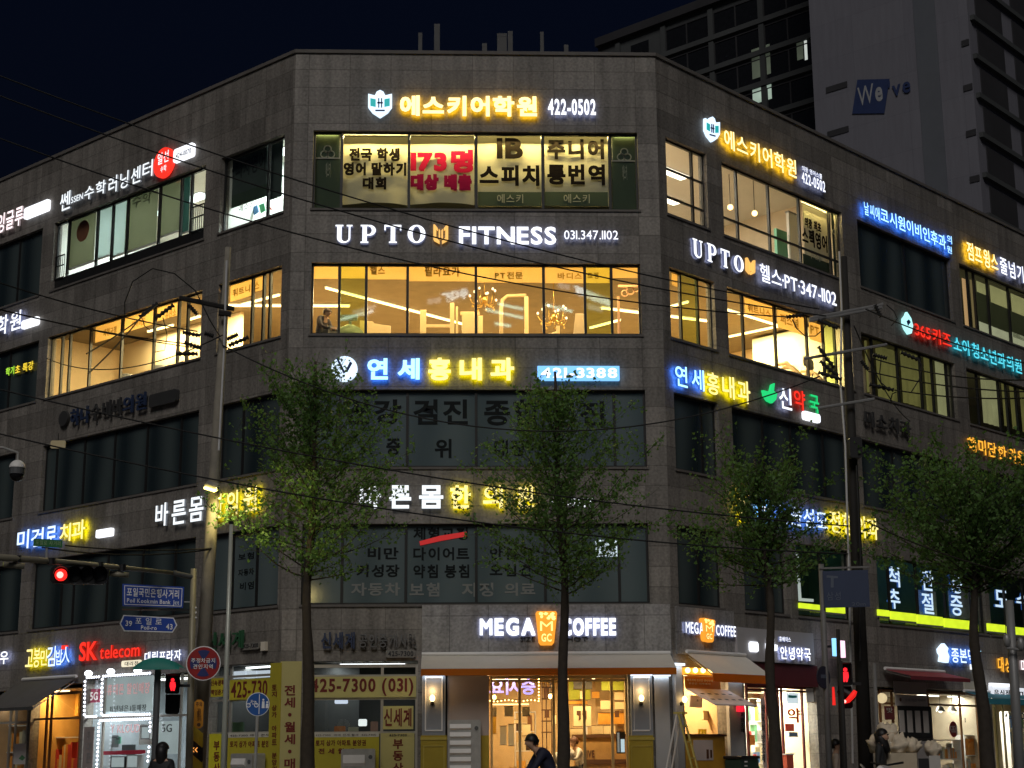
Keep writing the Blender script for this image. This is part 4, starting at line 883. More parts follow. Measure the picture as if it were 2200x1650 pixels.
def striplight(label, p0, p1, w_=.065):
    a, b = on_z(*p0, GZ-.03), on_z(*p1, GZ-.03); v = b-a; t = thing('strip_light', label, 'light', (a+b)/2, math.atan2(v.y, v.x), 'linear lights on the gym ceiling'); h = v.length/2
    MB().box(-h, h, -w_/2, w_/2, -.05, 0).build('diffuser', E_strip, t); arealight(t, (0,0,-.056), 2*h, .11, E_strip); MB().box(-h-.02, h+.02, -w_/2-.015, w_/2+.015, .001, .026).build('housing', M_white, t)
striplight('long linear light running diagonally across the left half of the corner gym window', (700,617), (1003,697)); striplight('short linear light low in the right part of the corner gym window', (1268,703), (1332,686))
striplight('upper linear light of the V in the right gym window', (1562,664), (1672,698)); striplight('lower linear light of the V in the right gym window', (1566,722), (1671,700)); striplight('linear light in the left gym window crossed by wires', (318,711), (372,697)); striplight('linear light in the narrow gym window right of the left pole', (520,653), (600,632))
striplight('short linear light in the narrow right facade gym window', (1441,657), (1478,647)); striplight('short linear light at the top corner of the left gym window', (404,686), (430,678))
for k, (x, y, l) in enumerate(((-6,6,'added long light over the left part of the gym floor'),(0,11,'added long light over the back of the gym floor'),(6,7,'added long light over the right part of the gym floor'))):  # extra tubes added to brighten the gym
    t = thing('strip_light', l, 'light', (x, y, GZ-.03), .2*k, 'linear lights on the gym ceiling'); MB().box(-2.2, 2.2, -.04, .04, -.05, 0).build('diffuser', E_strip, t); arealight(t, (0,0,-.056), 4.4, .16, E_strip); MB().box(-2.23, 2.23, -.1, .1, .001, .026).build('housing', M_white, t)  # these strip_light objects are added tubes
for F, a, b, l in (('C',672,1020,'added fill light hidden above the left half of the corner gym window'), ('C',1026,1374,'added fill light hidden above the right half of the corner gym window'), ('L',196,428,'added fill light over the left gym window'), ('L',470,600,'added fill light over the narrow left gym window'), ('R',1444,1534,'added fill light over the narrow right gym window'), ('R',1568,1760,'added fill light over the right gym window')):  # unseen fill tubes, added to light the machines and the film bands
    s0, s1 = s_at(F, a, 14.6), s_at(F, b, 14.6); t = thing('strip_light', l, 'light', P(F, (s0+s1)/2, GZ-.03, -.52), TH[F], 'linear lights on the gym ceiling'); h = abs(s1-s0)/2-.05  # these strip_light objects are added, unseen fill tubes
    MB().box(-h, h, -.04, .04, -.05, 0).build('diffuser', E_strip, t); arealight(t, (0,0,-.056), 2*h, .07, E_strip if F == 'C' else lampmat('added_fill_soft', (1.0,.78,.42), 150) if F == 'L' else lampmat('added_fill_softer', (1.0,.76,.38), 110), (rad(22),0,0)); MB().box(-h-.02, h+.02, -.055, .055, .001, .026).build('housing', M_white, t)
M_brass = mat('brass', (.65,.42,.12), .3, .9, .1); E_bulb = emi('bulb_warm', (1.0,.76,.5), 2.2)
def chandelier(label, px, py, dist, r):
    q = at(px, py, dist); t = thing('chandelier', label, 'chandelier', (q.x, q.y, q.z), 0, 'chandeliers in the gym')
    MB().tube((0,0,.2), (0,0,GZ-q.z), .015, n=6).sphere((0,0,.05), .09, 10, 6, 1.6).build('stem', M_brass, t, True)
    for k in range(9):
        a = k*2*math.pi/9; rr = r*(1 if k % 2 else .68); h = .12 if k % 2 else .32; c, s_ = math.cos(a)*rr, math.sin(a)*rr
        ar = MB().path([(0,0,.0),(c*.4,s_*.4,-.16),(c*.85,s_*.85,-.10),(c,s_,h-.1)], .014, 6).build('arm', M_brass, t, True)
        MB().sphere((c,s_,h-.02), .034, 8, 6, 1.25).build('bulb', E_bulb, ar, True)
        MB().sphere((c*.8,s_*.8,-.2), .03, 6, 4, 1.5).build('crystal', M_brass, ar)
chandelier('brass chandelier of round bulbs at the centre of the corner gym window', 1041, 646, 44.2, .45); chandelier('lower brass chandelier right of centre in the corner gym window', 1190, 684, 44.0, .5)
M_tan = mat('tan_powder_steel', (.50,.36,.19), .5, .1, .1); M_pad = mat('black_vinyl', (.03,.03,.03), .5, 0, .1); M_greyp = mat('grey_plastic', (.10,.105,.11), .5, 0, .1)
GF = 11.722
def gym(label, name, F, px, d, rz=0.):
    s = s_at(F, px, 12.8, d); return thing(name, label, 'gym machine', P(F, s, GF, d), TH[F]+rz, 'gym machines by the windows')
def beam(t, name, x0, x1, z0, z1, m=None, y0=-.04, y1=.04): return MB().box(x0, x1, y0, y1, z0, z1).build(name, m or M_tan, t)
t = gym('tan power rack left of the centre mullion in the gym', 'power_rack', 'C', 945, -1.6); beam(t,'upright',-.55,-.38,0,1.85); beam(t,'upright',.28,.40,0,2.05); beam(t,'crossbar',-.379,.279,1.35,1.43); beam(t,'crossbar',-.379,.279,.4,.48); MB().path([(.4,-.02,1.0),(.75,-.1,.75)], .04, 6).build('strut', M_tan, t)
t = gym('tan weight stack tower against the centre mullion', 'weight_tower', 'C', 1012, -1.6); beam(t,'upright',-.25,.18,0,1.7,None,-.1,.1); beam(t,'cap',-.30,.24,1.701,1.80); beam(t,'side_post',-.42,-.36,0,1.95)
t = gym('tall tan cable machine with a rounded arch top', 'cable_machine', 'C', 1100, -2.2)
MB().path([(-.30,0,0),(-.30,0,2.1),(-.26,0,2.32),(-.12,0,2.44),(.42,0,2.46)], .055, 8).build('arch', M_tan, t, True); beam(t,'upright',.36,.47,0,2.42); MB().path([(-.95,0,1.05),(-.3,0,1.2)], .03, 6).build('lever', M_tan, t); beam(t,'front_post',-.95,-.82,0,1.85); MB().rbox(.0,.34,-.05,.05,.7,1.25,.06).build('pad', M_greyp, t)
t = gym('tan seated machine with a tall backrest near the greenish pane', 'seated_machine', 'C', 1243, -1.6); MB().prism([(-.2,.6),(.22,.6),(.14,1.75),(-.08,1.75)],-.06,.06).build('backrest', mat('tan_vinyl', (.36,.26,.16), .5), t); beam(t,'seat',-.4,.5,.52,.6); beam(t,'frame_post',-.62,-.52,0,1.4); MB().path([(-1.2,0,.6),(-1.0,0,1.1),(-.6,0,1.2)], .05, 6).build('lever', M_tan, t)
t = gym('tan upright bench panel in the third bay of the gym window', 'exercise_bench', 'C', 808, -1.5); MB().prism([(-.45,0),(.35,0),(.4,1.35),(-.05,1.42),(-.1,1.48),(-.45,1.5)],-.06,.06).build('panel', M_tan, t); beam(t,'foot',-.5,.45,0,.05,None,-.3,.3)
t = gym('dark rounded exercise machine in the greenish pane', 'exercise_machine', 'C', 752, -1.3); MB().sphere((0,0,.95), .42, 14, 9, .9).build('shroud', M_greyp, t, True); beam(t,'console',-.3,.2,1.45,1.62,M_greyp); beam(t,'post',-.04,.04,0,1.44,M_greyp)
t = gym('slim orange framed exercise machine inside the right end pane', 'cable_column', 'C', 1330, -.9); beam(t,'column',-.03,.03,0,2.05,mat('salmon_steel', (.75,.40,.22), .5)); b = MB()
for (x, z, r_) in ((.18,2.15,.1),(.34,2.22,.12),(.5,2.28,.1)): b.ring(x, z, r_*.7, r_, -.02, .02, 14)
b.build('ring_group', MATS['salmon_steel'], t); beam(t,'arm',.0,.62,2.32,2.38,MATS['salmon_steel'])
for k, (px, l) in enumerate(((262,'grey rounded massage chair nearest the left end of the left gym window'),(300,'grey massage chair in the middle of the left gym window'),(334,'grey massage chair behind the hanging cable loop'),(372,'grey massage chair beside the narrow gym pane'))):
    t = gym(l, 'massage_chair', 'L', px, -1.2-(k%2)*.5, .5); t['group'] = 'massage chairs in the left gym window'; t['category'] = 'chair'
    MB().path([(0,.1,.4),(0,.28,.9),(0,.38,1.35)], [.34,.33,.24], 12).build('backrest', M_greyp, t, True); MB().rbox(-.35,.35,-.45,.2,.25,.5,.1).build('seat', M_greyp, t); MB().path([(-.38,-.4,.6),(-.38,.2,.75)], .1, 8).build('armrest', M_greyp, t, True); MB().path([(.38,-.4,.6),(.38,.2,.75)], .1, 8).build('armrest', M_greyp, t, True)
for k, (px, l) in enumerate(((1690,'treadmill with a curved tan handrail, third pane of the right gym window'),(1740,'treadmill with a curved tan handrail behind the hanging cable loop'))):
    t = gym(l, 'treadmill', 'R', px, -1.1, .3); MB().path([(-.35,-.6,0),(-.35,-.5,.9),(-.3,-.1,1.35),(-.2,.2,1.38)], .07, 8).build('handrail', M_tan, t, True); MB().path([(.35,-.6,0),(.35,-.5,.9),(.3,-.1,1.35),(.2,.2,1.38)], .07, 8).build('handrail', M_tan, t, True); MB().rbox(-.4,.4,-.75,-.65,1.2,1.5,.05).build('console', M_greyp, t); beam(t,'deck',-.4,.4,0,.2,M_greyp,-.8,.9)
s0, s1 = s_at('R', 1606, 13, -2.0), s_at('R', 1800, 13, -2.0)
t = thing('padded_roller', 'long yellow padded tube lying along a shelf in the right gym window', 'gym machine', P('R', (s0+s1)/2, GF, -2.4), TH['R']); h = (s1-s0)/2
MB().path([(-h,0,1.35),(h,0,1.35)], .27, 16).build('tube', mat('yellow_vinyl', (.70,.45,.12), .5), t, True); MB().box(-h,h,-.3,.3,.7,1.05).build('shelf', M_wood, t); beam(t,'leg',-h+.2,-h+.3,0,.7); beam(t,'leg',h-.3,h-.2,0,.7)
s = Fac('C', 'lit_notice', 'small white lit notice low in the dark window, seen through the leaves', 'notice', 1276, 1160, -.12); s.box(1279, 1160, 1196, 1326, emi('notice_white', (.75,.92,1.), .8, .5, 9), -.125, -.1, 'sheet')
# dark lettering on the filmed windows of the two lower storeys
def wl_(label, F, items, m): 
    a = items[0]; s = Fac(F, 'window_lettering', label, 'window lettering', a[1], a[2], -.12)
    for t, xl, yt, yb, xr in items: s.text(t, xl, yt, yb, xr, m, .03, False, -.157, -.15, 'lettering')
M_wtx = mat('window_letter_dark', (.010,.013,.014), .6, 0, 0, spec=.1); M_wtg = mat('window_letter_grey', (.21,.22,.21), .6, 0, 0, spec=.1)
wl_('large dark lettering about check-ups on the third storey corner window', 'C', [('건강',738,858,912,862),('검진',888,858,912,1005),('종합',1040,858,914,1160),('검진',1180,862,914,1300)], M_wtx); wl_('small lettering line about stomach and bowel on the third storey corner window', 'C', [('증',830,942,978,860),('위',934,943,984,970),('대장',1062,944,980,1130)], M_wtx)
wl_('dark lettering lines about diet on the second storey corner window', 'C', [('체형교정',888,1133,1160,1005),('비만',790,1176,1202,856),('다이어트',888,1176,1204,1008),('안면',1052,1176,1202,1110),('키성장',766,1213,1240,858),('약침 봉침',888,1213,1242,1008),('오십견',1052,1212,1238,1140)], M_wtx)
wl_('pale lettering along the foot of the second storey corner window', 'C', [('자동차',754,1252,1280,860),('보험',880,1252,1282,944),('지정',992,1252,1282,1060),('의료',1084,1252,1280,1150)], M_wtg)
wl_('small lettering columns on the left facade window behind the steel pole', 'L', [('보험',512,1190,1204,545),('자동차',512,1224,1238,545),('비염',516,1252,1268,545)], M_wtx)
s = Fac('C', 'slash_mark', 'red slanting paper strip with painted glow across the second storey corner window', 'paper strip', 902, 1160, -.12); s.poly([(901,1163),(945,1151),(1002,1142),(1003,1152),(948,1162),(903,1172)], emi('red_paper_glow', (.75,.03,.03), .45), -.148, -.143, 'strip')  # the paper is no lamp; its glow is put into the material

s = Fac('L', 'wall_chart', 'blue, green and red paper shapes low in the corner study room window', 'wall chart', 540, 440, -1.2)
s.poly([(541,448),(552,440),(556,455),(546,462)], mat('paper_blue', (.12,.30,.6), .7), -1.22, -1.2, 'blue_shape'); s.poly([(556,440),(567,436),(570,452),(560,458)], mat('paper_green', (.08,.45,.2), .7), -1.22, -1.2, 'green_shape'); s.poly([(571,440),(582,446),(584,452),(574,447)], mat('paper_red', (.55,.08,.06), .7), -1.22, -1.2, 'red_shape')
# ------------------------------------------------------------------ ground floor shops
def shoproom(name, F, a, b, dep, zt, wm, cm, fm=None):
    froom(name, F, s_at(F, a, 2.2), s_at(F, b, 2.2), .26, zt, dep, wm, cm, fm or M_floor)
def frame(F, xl, xr, yt, mull, m, trans=(), yb=1745, name='shop_front'):
    """glazed shop front: frame with posts and transoms, glass as its child"""
    s0, zt = hit(F, xl, yt, -.1); s1 = s_at(F, xr, 2, -.1); so = (s0+s1)/2; z0 = .02; mb = MB(); w = .035
    def bx(p, q, u, v, e=0): mb.box(p-so, q-so, .1+e, .16-e, u, v)
    bx(s0, s1, zt-.08, zt); bx(s0, s1, z0, z0+.1); bx(s0, s0+.06, z0+.1, zt-.08); bx(s1-.06, s1, z0+.1, zt-.08)
    for x in mull: p = s_at(F, x, 2, -.1); bx(p-w, p+w, z0+.1, zt-.08, .004)
    for y in trans: z = hit(F, (xl+xr)/2, y, -.1)[1]; bx(s0+.06, s1-.06, z-.03, z+.03, .009)
    f = mb.build(name, m, bld); place(f, P(F, so, 0), TH[F])
    MB().box(s0-so+.03, s1-so-.03, .128, .136, z0+.05, zt-.04).build('glass', M_gl, f); return f
M_alu = mat('aluminium', (.50,.47,.42), .4, .5, .1); M_yel = mat('yellow_panel', (.70,.62,.07), .6, 0, .08, tl=.4); M_yelp = mat('pale_yellow_panel', (.74,.68,.30), .6, 0, .06, tl=.4)
M_brownf = mat('brown_frame', (.20,.09,.03), .5, 0, .15); M_must = mat('mustard_panel', (.40,.30,.03), .5, 0, .1); M_slate = mat('blue_grey_panel', (.25,.27,.30), .5, 0, .06); M_mauve = mat('mauve_wall', (.42,.36,.33), .7, 0, .06)
E_warm = lampmat('shop_light_warm', (1.0,.72,.38), 230); E_shopw = lampmat('shop_light_white', (1.0,.94,.82), 130); E_lamp = emi('wall_lamp', (1.0,.62,.22), 7); E_bulb2 = emi('edison_bulb', (1.,.62,.2), 10)
# --- estate agent, corner facade
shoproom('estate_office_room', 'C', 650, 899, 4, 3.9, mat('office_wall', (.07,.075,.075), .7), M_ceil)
frame('C', 652, 897, 1428, [820], M_alu, (1452, 1501, 1574))
clight('C', 'white ceiling light inside the estate office', -3.6, -1.9, 3.88, -1.7, -1.5, lampmat('office_light', (.92,.97,1.), 22, 2.5), None)
def panel(F, name, label, cat, xl, yt, yb, xr, m, texts=(), d=.0, th=.02, grp=None, split=False):
    s = Fac(F, name, label, cat, xl, yt, d, grp); s.box(xl, yt, yb, xr, m, d-th, d, 'sheet')
    for t in texts: s.text(t[0], t[1], t[2], t[3], t[4], t[5] if len(t) > 5 else M_maroon, t[6] if len(t) > 6 else .03, split, d+.002, d+.012, 'lettering')
    return s
def vtext(s, chars, xl, yt, yb, xr, m, d, bold=.04, dx=0.):
    n = len(chars); h = (yb-yt)/n
    for i, c in enumerate(chars):
        if c == ' ': continue
        x = xl+dx*i
        if c == '·': s.disc((xl+xr)/2, yt+h*(i+.5), 5, m, d+.002, d+.012, 'lettering', 4); continue
        s.text(c, x, yt+i*h+h*.08, yt+(i+1)*h-h*.08, xr+dx*i, m, bold, False, d+.002, d+.012, 'lettering')
s = panel('C', 'window_banner', 'long yellow banner with a dark red phone number over the corner estate office', 'banner', 662, 1454, 1499, 894, M_yelp, [('425-7300 (031)', 668, 1458, 1496, 888)], -.05)
s = panel('C', 'window_banner', 'pale yellow sheet with small dark red lines filling the lower corner office window', 'banner', 674, 1576, 1700, 814, M_yel, [('토지 상가 아파트 분양권', 678, 1590, 1603, 786), ('전 세 월 세', 684, 1608, 1620, 760)], -.05)
s.box(674, 1574, 1584, 814, mat('white_strip', (.6,.58,.5), .6), -.05, -.046, 'top_strip'); s.text('425-7300  매매 전세 월세  425-7300', 678, 1577, 1582, 808, M_ink, .0, False, -.046, -.04)
s = panel('C', 'door_banner', 'upper yellow door sheet of the corner estate office with three large letters', 'banner', 823, 1517, 1567, 888, M_yelp, [('신세계', 825, 1522, 1561, 884)], -.05)
s = panel('C', 'door_banner', 'tall pale door sheet with dark red letters running downwards', 'banner', 818, 1575, 1700, 890, M_yelp, [], -.05); vtext(s, '부동산', 844, 1586, 1662, 866, M_maroon, -.05); s.text('425-7300', 836, 1577, 1582, 874, M_ink, .02, False, -.048, -.04)
s = panel('C', 'pillar_banner', 'wide tall yellow pillar banner with big dark red letters running down', 'banner', 603, 1421, 1740, 645, M_yelp, [], .03, .025); vtext(s, '전세·월세·매매', 611, 1470, 1680, 634, M_maroon, .03, .05)
s = panel('L', 'pillar_banner', 'narrow tall yellow pillar banner with smaller letters, on the turned pillar side', 'banner', 581, 1425, 1740, 600, M_yel, [], .03, .025); vtext(s, '토지 상가 아파트 분양권', 584, 1470, 1660, 594, M_maroon, .03, .03)
for l, xl, yt, yb, xr, d, m in (('round topped white lamp inside the corner estate office', 770, 1545, 1560, 788, -.8, emi('desk_lamp', (.9,.97,1.), 1.)), ('orange folder in the corner estate office window', 718, 1560, 1574, 742, -.5, mat('folder_orange', (.4,.15,.06), .7)), ('pale box in the corner estate office window', 748, 1562, 1574, 770, -.5, M_bpale), ('pinkish box at the right of the corner office window', 796, 1550, 1572, 812, -.6, mat('box_pink', (.35,.22,.2), .7)), ('white shop reflection painted as a glowing strip under the long banner', 719, 1503, 1512, 747, -.9, emi('reflection_bluewhite', (.7,.8,1.), .9))):  # last entry is a reflection in the glass, painted as a glowing box
    s = Fac('C', 'office_item', l, 'office item', xl, yt, d, 'things inside the corner estate office'); s.box(xl, yt, yb, xr, m, d-.1, d, 'body', .02)  # the last office_item stands in for a reflection in the glass
for l, xl, yt, yb, xr, d, m in (('white lit notice strip above the left facade office banner', 497, 1443, 1458, 527, -.4, emi('notice_lit', (.75,.85,1.), .7)), ('second white lit notice above the left facade office banner', 530, 1442, 1457, 550, -.4, MATS['notice_lit']), ('third white lit notice with a lamp above the office banner', 553, 1441, 1456, 578, -.4, MATS['notice_lit']), ('green framed picture low in the left facade office', 500, 1552, 1574, 522, -.6, mat('frame_green', (.07,.13,.08), .6))):
    s = Fac('L', 'office_item', l, 'office item', xl, yt, d, 'things inside the left estate office'); s.box(xl, yt, yb, xr, m, d-.05, d, 'body')
# estate agent, left facade
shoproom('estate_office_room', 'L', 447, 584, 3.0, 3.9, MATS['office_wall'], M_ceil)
frame('L', 447, 584, 1428, [492], M_alu, (1453, 1503, 1575))
clight('L', 'white ceiling light in the estate office of the left facade', -2.9, -1.2, 3.88, -1.4, -1.2, MATS['office_light'], None)
s = panel('L', 'window_banner', 'yellow banner with a cut off dark red phone number on the left facade', 'banner', 494, 1461, 1504, 580, M_yel, [('425-730', 497, 1465, 1500, 574)], -.05)
s = panel('L', 'window_banner', 'small yellow banner in two lines left of the steel pole', 'banner', 449, 1458, 1498, 484, M_yel, [('신속정확', 453, 1462, 1474, 482), ('책임중개', 453, 1482, 1494, 482)], -.05)
s = panel('L', 'window_banner', 'bright yellow sheet with dark red lines low on the left facade office window', 'banner', 490, 1577, 1700, 582, M_yel, [('토지 상가 아파트 분양', 494, 1592, 1606, 578)], -.05)
s.box(490, 1575, 1585, 582, MATS['white_strip'], -.05, -.046, 'top_strip'); s.text('425-7300 매매 전세', 494, 1578, 1583, 578, M_ink, 0, False, -.046, -.04)
s = panel('L', 'door_banner', 'narrow bright yellow door sheet beside the lamp pole', 'banner', 445, 1577, 1700, 476, mat('bright_yellow', (.66,.62,.03), .6), [], -.05); vtext(s, '부동산', 459, 1590, 1662, 471, M_maroon, -.05)
def acunit(label, F, xl, xr, yt, d, slats=9):
    s = Fac(F, 'outdoor_unit', label, 'air conditioner', xl, 1700, d, 'outdoor air conditioner units'); x0, x1, _, z1 = s.rect(xl, yt, 1700, xr, d); zb = .06-s.z
    MB().rbox(x0, x1, 0, .42, zb, z1, .03).build('casing', M_galv, s.o)
    b = MB(); xx = x0+(x1-x0)*.70; n = slats; h = (z1-zb-.1)/n
    for k in range(n): b.add([(x0+.05,-.004,zb+.06+k*h),(xx,-.004,zb+.06+k*h),(xx,-.004,zb+.06+k*h+h*.72),(x0+.05,-.004,zb+.06+k*h+h*.72),(x0+.05,-.05,zb+.06+k*h+h*.2),(xx,-.05,zb+.06+k*h+h*.2)], [(0,1,5,4),(4,5,2,3),(0,4,3),(1,2,5)])
    b.build('louvre', M_white, s.o)
    MB().disc(x1-(x1-x0)*.13, z1-.2, .05, -.02, -.001).build('badge', M_greyp, s.o); MB().box(x1-(x1-x0)*.22, x1-(x1-x0)*.06, -.02, -.001, zb+.3, zb+.5).build('valve_cover', M_grey, s.o)
acunit('tall louvred outdoor unit in front of the mauve wall', 'C', 962, 1033, 1547, .5, 11); acunit('low louvred outdoor unit in front of the yellow office sheet', 'C', 733, 805, 1609, .6, 4); acunit('grey outdoor unit on the left facade behind the bicycle sign', 'L', 496, 541, 1619, .5, 5)
# --- coffee shop, corner facade
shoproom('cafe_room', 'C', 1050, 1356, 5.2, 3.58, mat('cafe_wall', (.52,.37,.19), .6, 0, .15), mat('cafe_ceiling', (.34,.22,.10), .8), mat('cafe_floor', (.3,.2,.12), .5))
s = Fac('C', 'wall_cladding', 'mauve wall section between the slatted unit and the coffee shop glass', 'wall panel', 960, 1452, .0); s.box(961, 1452, 1745, 1051, M_mauve, .003, .1, 'panel'); s.box(1033, 1580, 1745, 1051, M_must, .101, .115, 'mustard_corner')
def pilaster(label, F, xl, xr, yt, cx, lampy=1503):
    s = Fac(F, 'pilaster', label, 'pilaster', xl, yt, 0, 'pilasters of the coffee shop'); s.box(xl, yt, 1580, xr, M_slate, .003, .14, 'upper_panel'); s.box(xl-3, 1580, 1745, xr+3, M_must, .003, .18, 'lower_panel')
    b = MB(); k = (xr-xl)*.12
    for e in ((xl+k,yt+2,yt+5,xr-k),(xl+k,1568,1571,xr-k),(xl+k,yt+5,1568,xl+k+2.5),(xr-k-2.5,yt+5,1568,xr-k)): s.box(*e, None, .141, .16, '', mbx=b)
    b.build('moulding', M_white, s.o); b = MB()
    for e in ((xl+2,1602,1604,xr-2),(xl+2,1604,1700,xl+4),(xr-4,1604,1700,xr-2),(xl-4,1584,1590,xr+4)): s.box(*e, None, .181, .2, '', mbx=b)
    b.build('lower_moulding', mat('mustard_trim', (.5,.4,.08), .5), s.o)
    w_ = Fac(F, 'wall_lamp', 'glowing bulb lamp on the '+label, 'lamp', cx, lampy, .14, 'bulb lamps of the coffee shop')
    MB().disc(0, -.1, .05, -.03, -.001, 14).tube((0,-.03,-.1), (0,-.12,-.1), .012, n=6).tube((0,-.12,-.1), (0,-.12,-.04), .025, n=8).build('bracket', M_black, w_.o); MB().sphere((0,-.12,.03), .065, 10, 8, 1.35).build('bulb', E_lamp, w_.o, True)
    p = bpy.data.lights.new('bulb_light', 'POINT'); p.energy = 5; p.color = (1,.6,.25); p.shadow_soft_size = .07; po = bpy.data.objects.new('bulb_light', p); COL.objects.link(po); po.parent = w_.o; po.location = (0,-.12,.22)
pilaster('blue grey pilaster left of the mauve wall', 'C', 907, 957, 1452, 929); pilaster('blue grey pilaster right of the coffee shop glass', 'C', 1354, 1402, 1452, 1377)
s = Fac('C', 'facing_panel', 'plain pale grey panel between the right pilaster and the building corner', 'wall panel', 1404, 1452, 0); s.box(1405, 1452, 1745, 1441, mat('pale_panel', (.40,.41,.42), .5, 0, .05), .003, .12, 'panel'); s.box(1404, 1450, 1453, 1441, lampmat('panel_light', (.75,.87,1.), 7, 1.5), .121, .2, 'light_strip'); x0, x1, z0, z1 = s.rect(1404, 1450, 1453, 1441, .16); arealight(s.o, ((x0+x1)/2, -.17, z0-.005), x1-x0, .08, MATS['panel_light'])
s = Fac('C', 'panel_light', 'cold light strip over the left pilaster', 'light', 907, 1449, .0); s.box(908, 1449, 1452, 955, MATS['panel_light'], .15, .22, 'strip'); x0, x1, z0, z1 = s.rect(908, 1449, 1452, 955, .19); arealight(s.o, ((x0+x1)/2, -.2, z0-.005), x1-x0, .08, MATS['panel_light'])
s = Fac('C', 'panel_light', 'cold light strip over the right pilaster', 'light', 1355, 1449, .0); s.box(1355, 1449, 1452, 1402, MATS['panel_light'], .15, .22, 'strip'); x0, x1, z0, z1 = s.rect(1355, 1449, 1452, 1402, .19); arealight(s.o, ((x0+x1)/2, -.2, z0-.005), x1-x0, .08, MATS['panel_light'])
M_awn = mat('cream_awning', (.70,.66,.58), .85, 0, .06, 3, tl=.08)
def awning(label, F, xl, xr, yt, yb, d, m, vm=None, vh=13, name='awning', slope=0.):
    s0, zt = hit(F, xl, yt, .12); s1 = s_at(F, xr, zt, .12); _, zf = hit(F, (xl+xr)/2 if F != 'C' else xl, yb, d)
    so = (s0+s1)/2; t = thing(name, label, 'awning', P(F, so, zt, .12), TH[F], 'shop awnings'); h = (s1-s0)/2; dz = zf-zt
    n = 12; b = MB(); vs = []
    for j in range(5):
        for i in range(n+1): vs.append((-h+2*h*i/n, -(d-.12)*j/4, dz*j/4 - .02*math.sin(math.pi*j/4)*abs(math.sin(i*math.pi/3))))
    b.add(vs, [(j*(n+1)+i, (j+1)*(n+1)+i, (j+1)*(n+1)+i+1, j*(n+1)+i+1) for j in range(4) for i in range(n)]); b.build('canopy', m, t, True)
    if vm: MB().box(-h, h, -(d-.12)-.012, -(d-.12)+.012, dz-vh/83., dz-.004).build('valance', vm, t)
    b = MB()
    for x in (-h+.08, 0, h-.08): b.tube((x,-.02,-.05+dz*.1), (x,-(d-.16),dz-.05), .018, n=6)
    b.build('arm', M_galv, t); MB().path([(-h,-.02,.03),(h,-.02,.03)], .05, 8).build('roller', M_white, t); return t
M_val = mat('orange_valance', (.62,.22,.015), .75, 0, .06, 3, tl=.5)
aw = awning('wide cream awning with an orange valance over the coffee shop front', 'C', 906, 1440, 1408, 1437, 1.15, M_awn, M_val, 14)
cafe = frame('C', 1053, 1350, 1452, [1117, 1190, 1256, 1316], mat('pale_wood_frame', (.60,.42,.18), .5, 0, .15), (1462,))
for k, (a, b, d, l) in enumerate(((0.2,1.0,-.5,'left'),(1.4,2.2,-.5,'middle'),(2.8,3.4,-.5,'right'),(0.4,1.4,-3.2,'rear left'),(2.4,3.4,-3.2,'rear right'))):
    clight('C', 'warm '+l+' ceiling light inside the coffee shop', a, b, 3.56, d-.12, d, E_warm, 'coffee shop ceiling lights')
s = Fac('C', 'neon_word', 'violet lit word seen back to front through the coffee shop glass', 'neon sign', 1052, 1457, -.6); s.text('승시요', 1052, 1458, 1493, 1150, emi('neon_violet', (.32,.30,1.), 1.3), .03, True, -.66, -.6, mirror=True)
def pendant(label, px, py, d, F='C', zc=3.56, m=None, grp='coffee shop pendants', r=.05):
    x, z = hit(F, px, py, d); t = thing('pendant_lamp', label, 'lamp', P(F, x, z, d), TH[F], grp); MB().tube((0,0,.06), (0,0,zc-z), .008, n=5).build('cord', M_black, t); MB().tube((0,0,.05),(0,0,.1),.025,n=8).build('socket', M_black, t); MB().sphere((0,0,0), r, 10, 7, 1.35).build('bulb', m or E_bulb2, t, True)
pendant('pear shaped bulb hanging below the violet word', 1062, 1498, -1.0); pendant('pear shaped bulb hanging left of the tree trunk', 1182, 1496, -1.0)
E_pos = mat('paper_warm', (.78,.62,.34), .7, 0, .05, 3); M_brn = mat('coffee_brown', (.10,.04,.015), .6); M_ora = mat('poster_orange', (.72,.33,.04), .7, 0, .2, 6); M_lime = mat('lime_board', (.5,.55,.06), .7, 0, .25, 5)
def poster(label, xl, yt, yb, xr, d, m, F='C', txt=None, tm=None, name='poster'):
    s = Fac(F, name, label, 'poster', xl, yt, d, 'posters inside the coffee shop' if F == 'C' else None); s.box(xl, yt, yb, xr, m, d-.03, d, 'sheet')
    b = MB()
    for e in ((xl-1,yt-1,yt,xr+1),(xl-1,yb,yb+1,xr+1)): s.box(*e, None, d-.031, d+.004, '', mbx=b)
    b.build('edge', M_brn, s.o)
    if txt: s.text(txt[0], *txt[1:], tm or M_brn, .03, False, d+.001, d+.01, 'lettering')
    return s
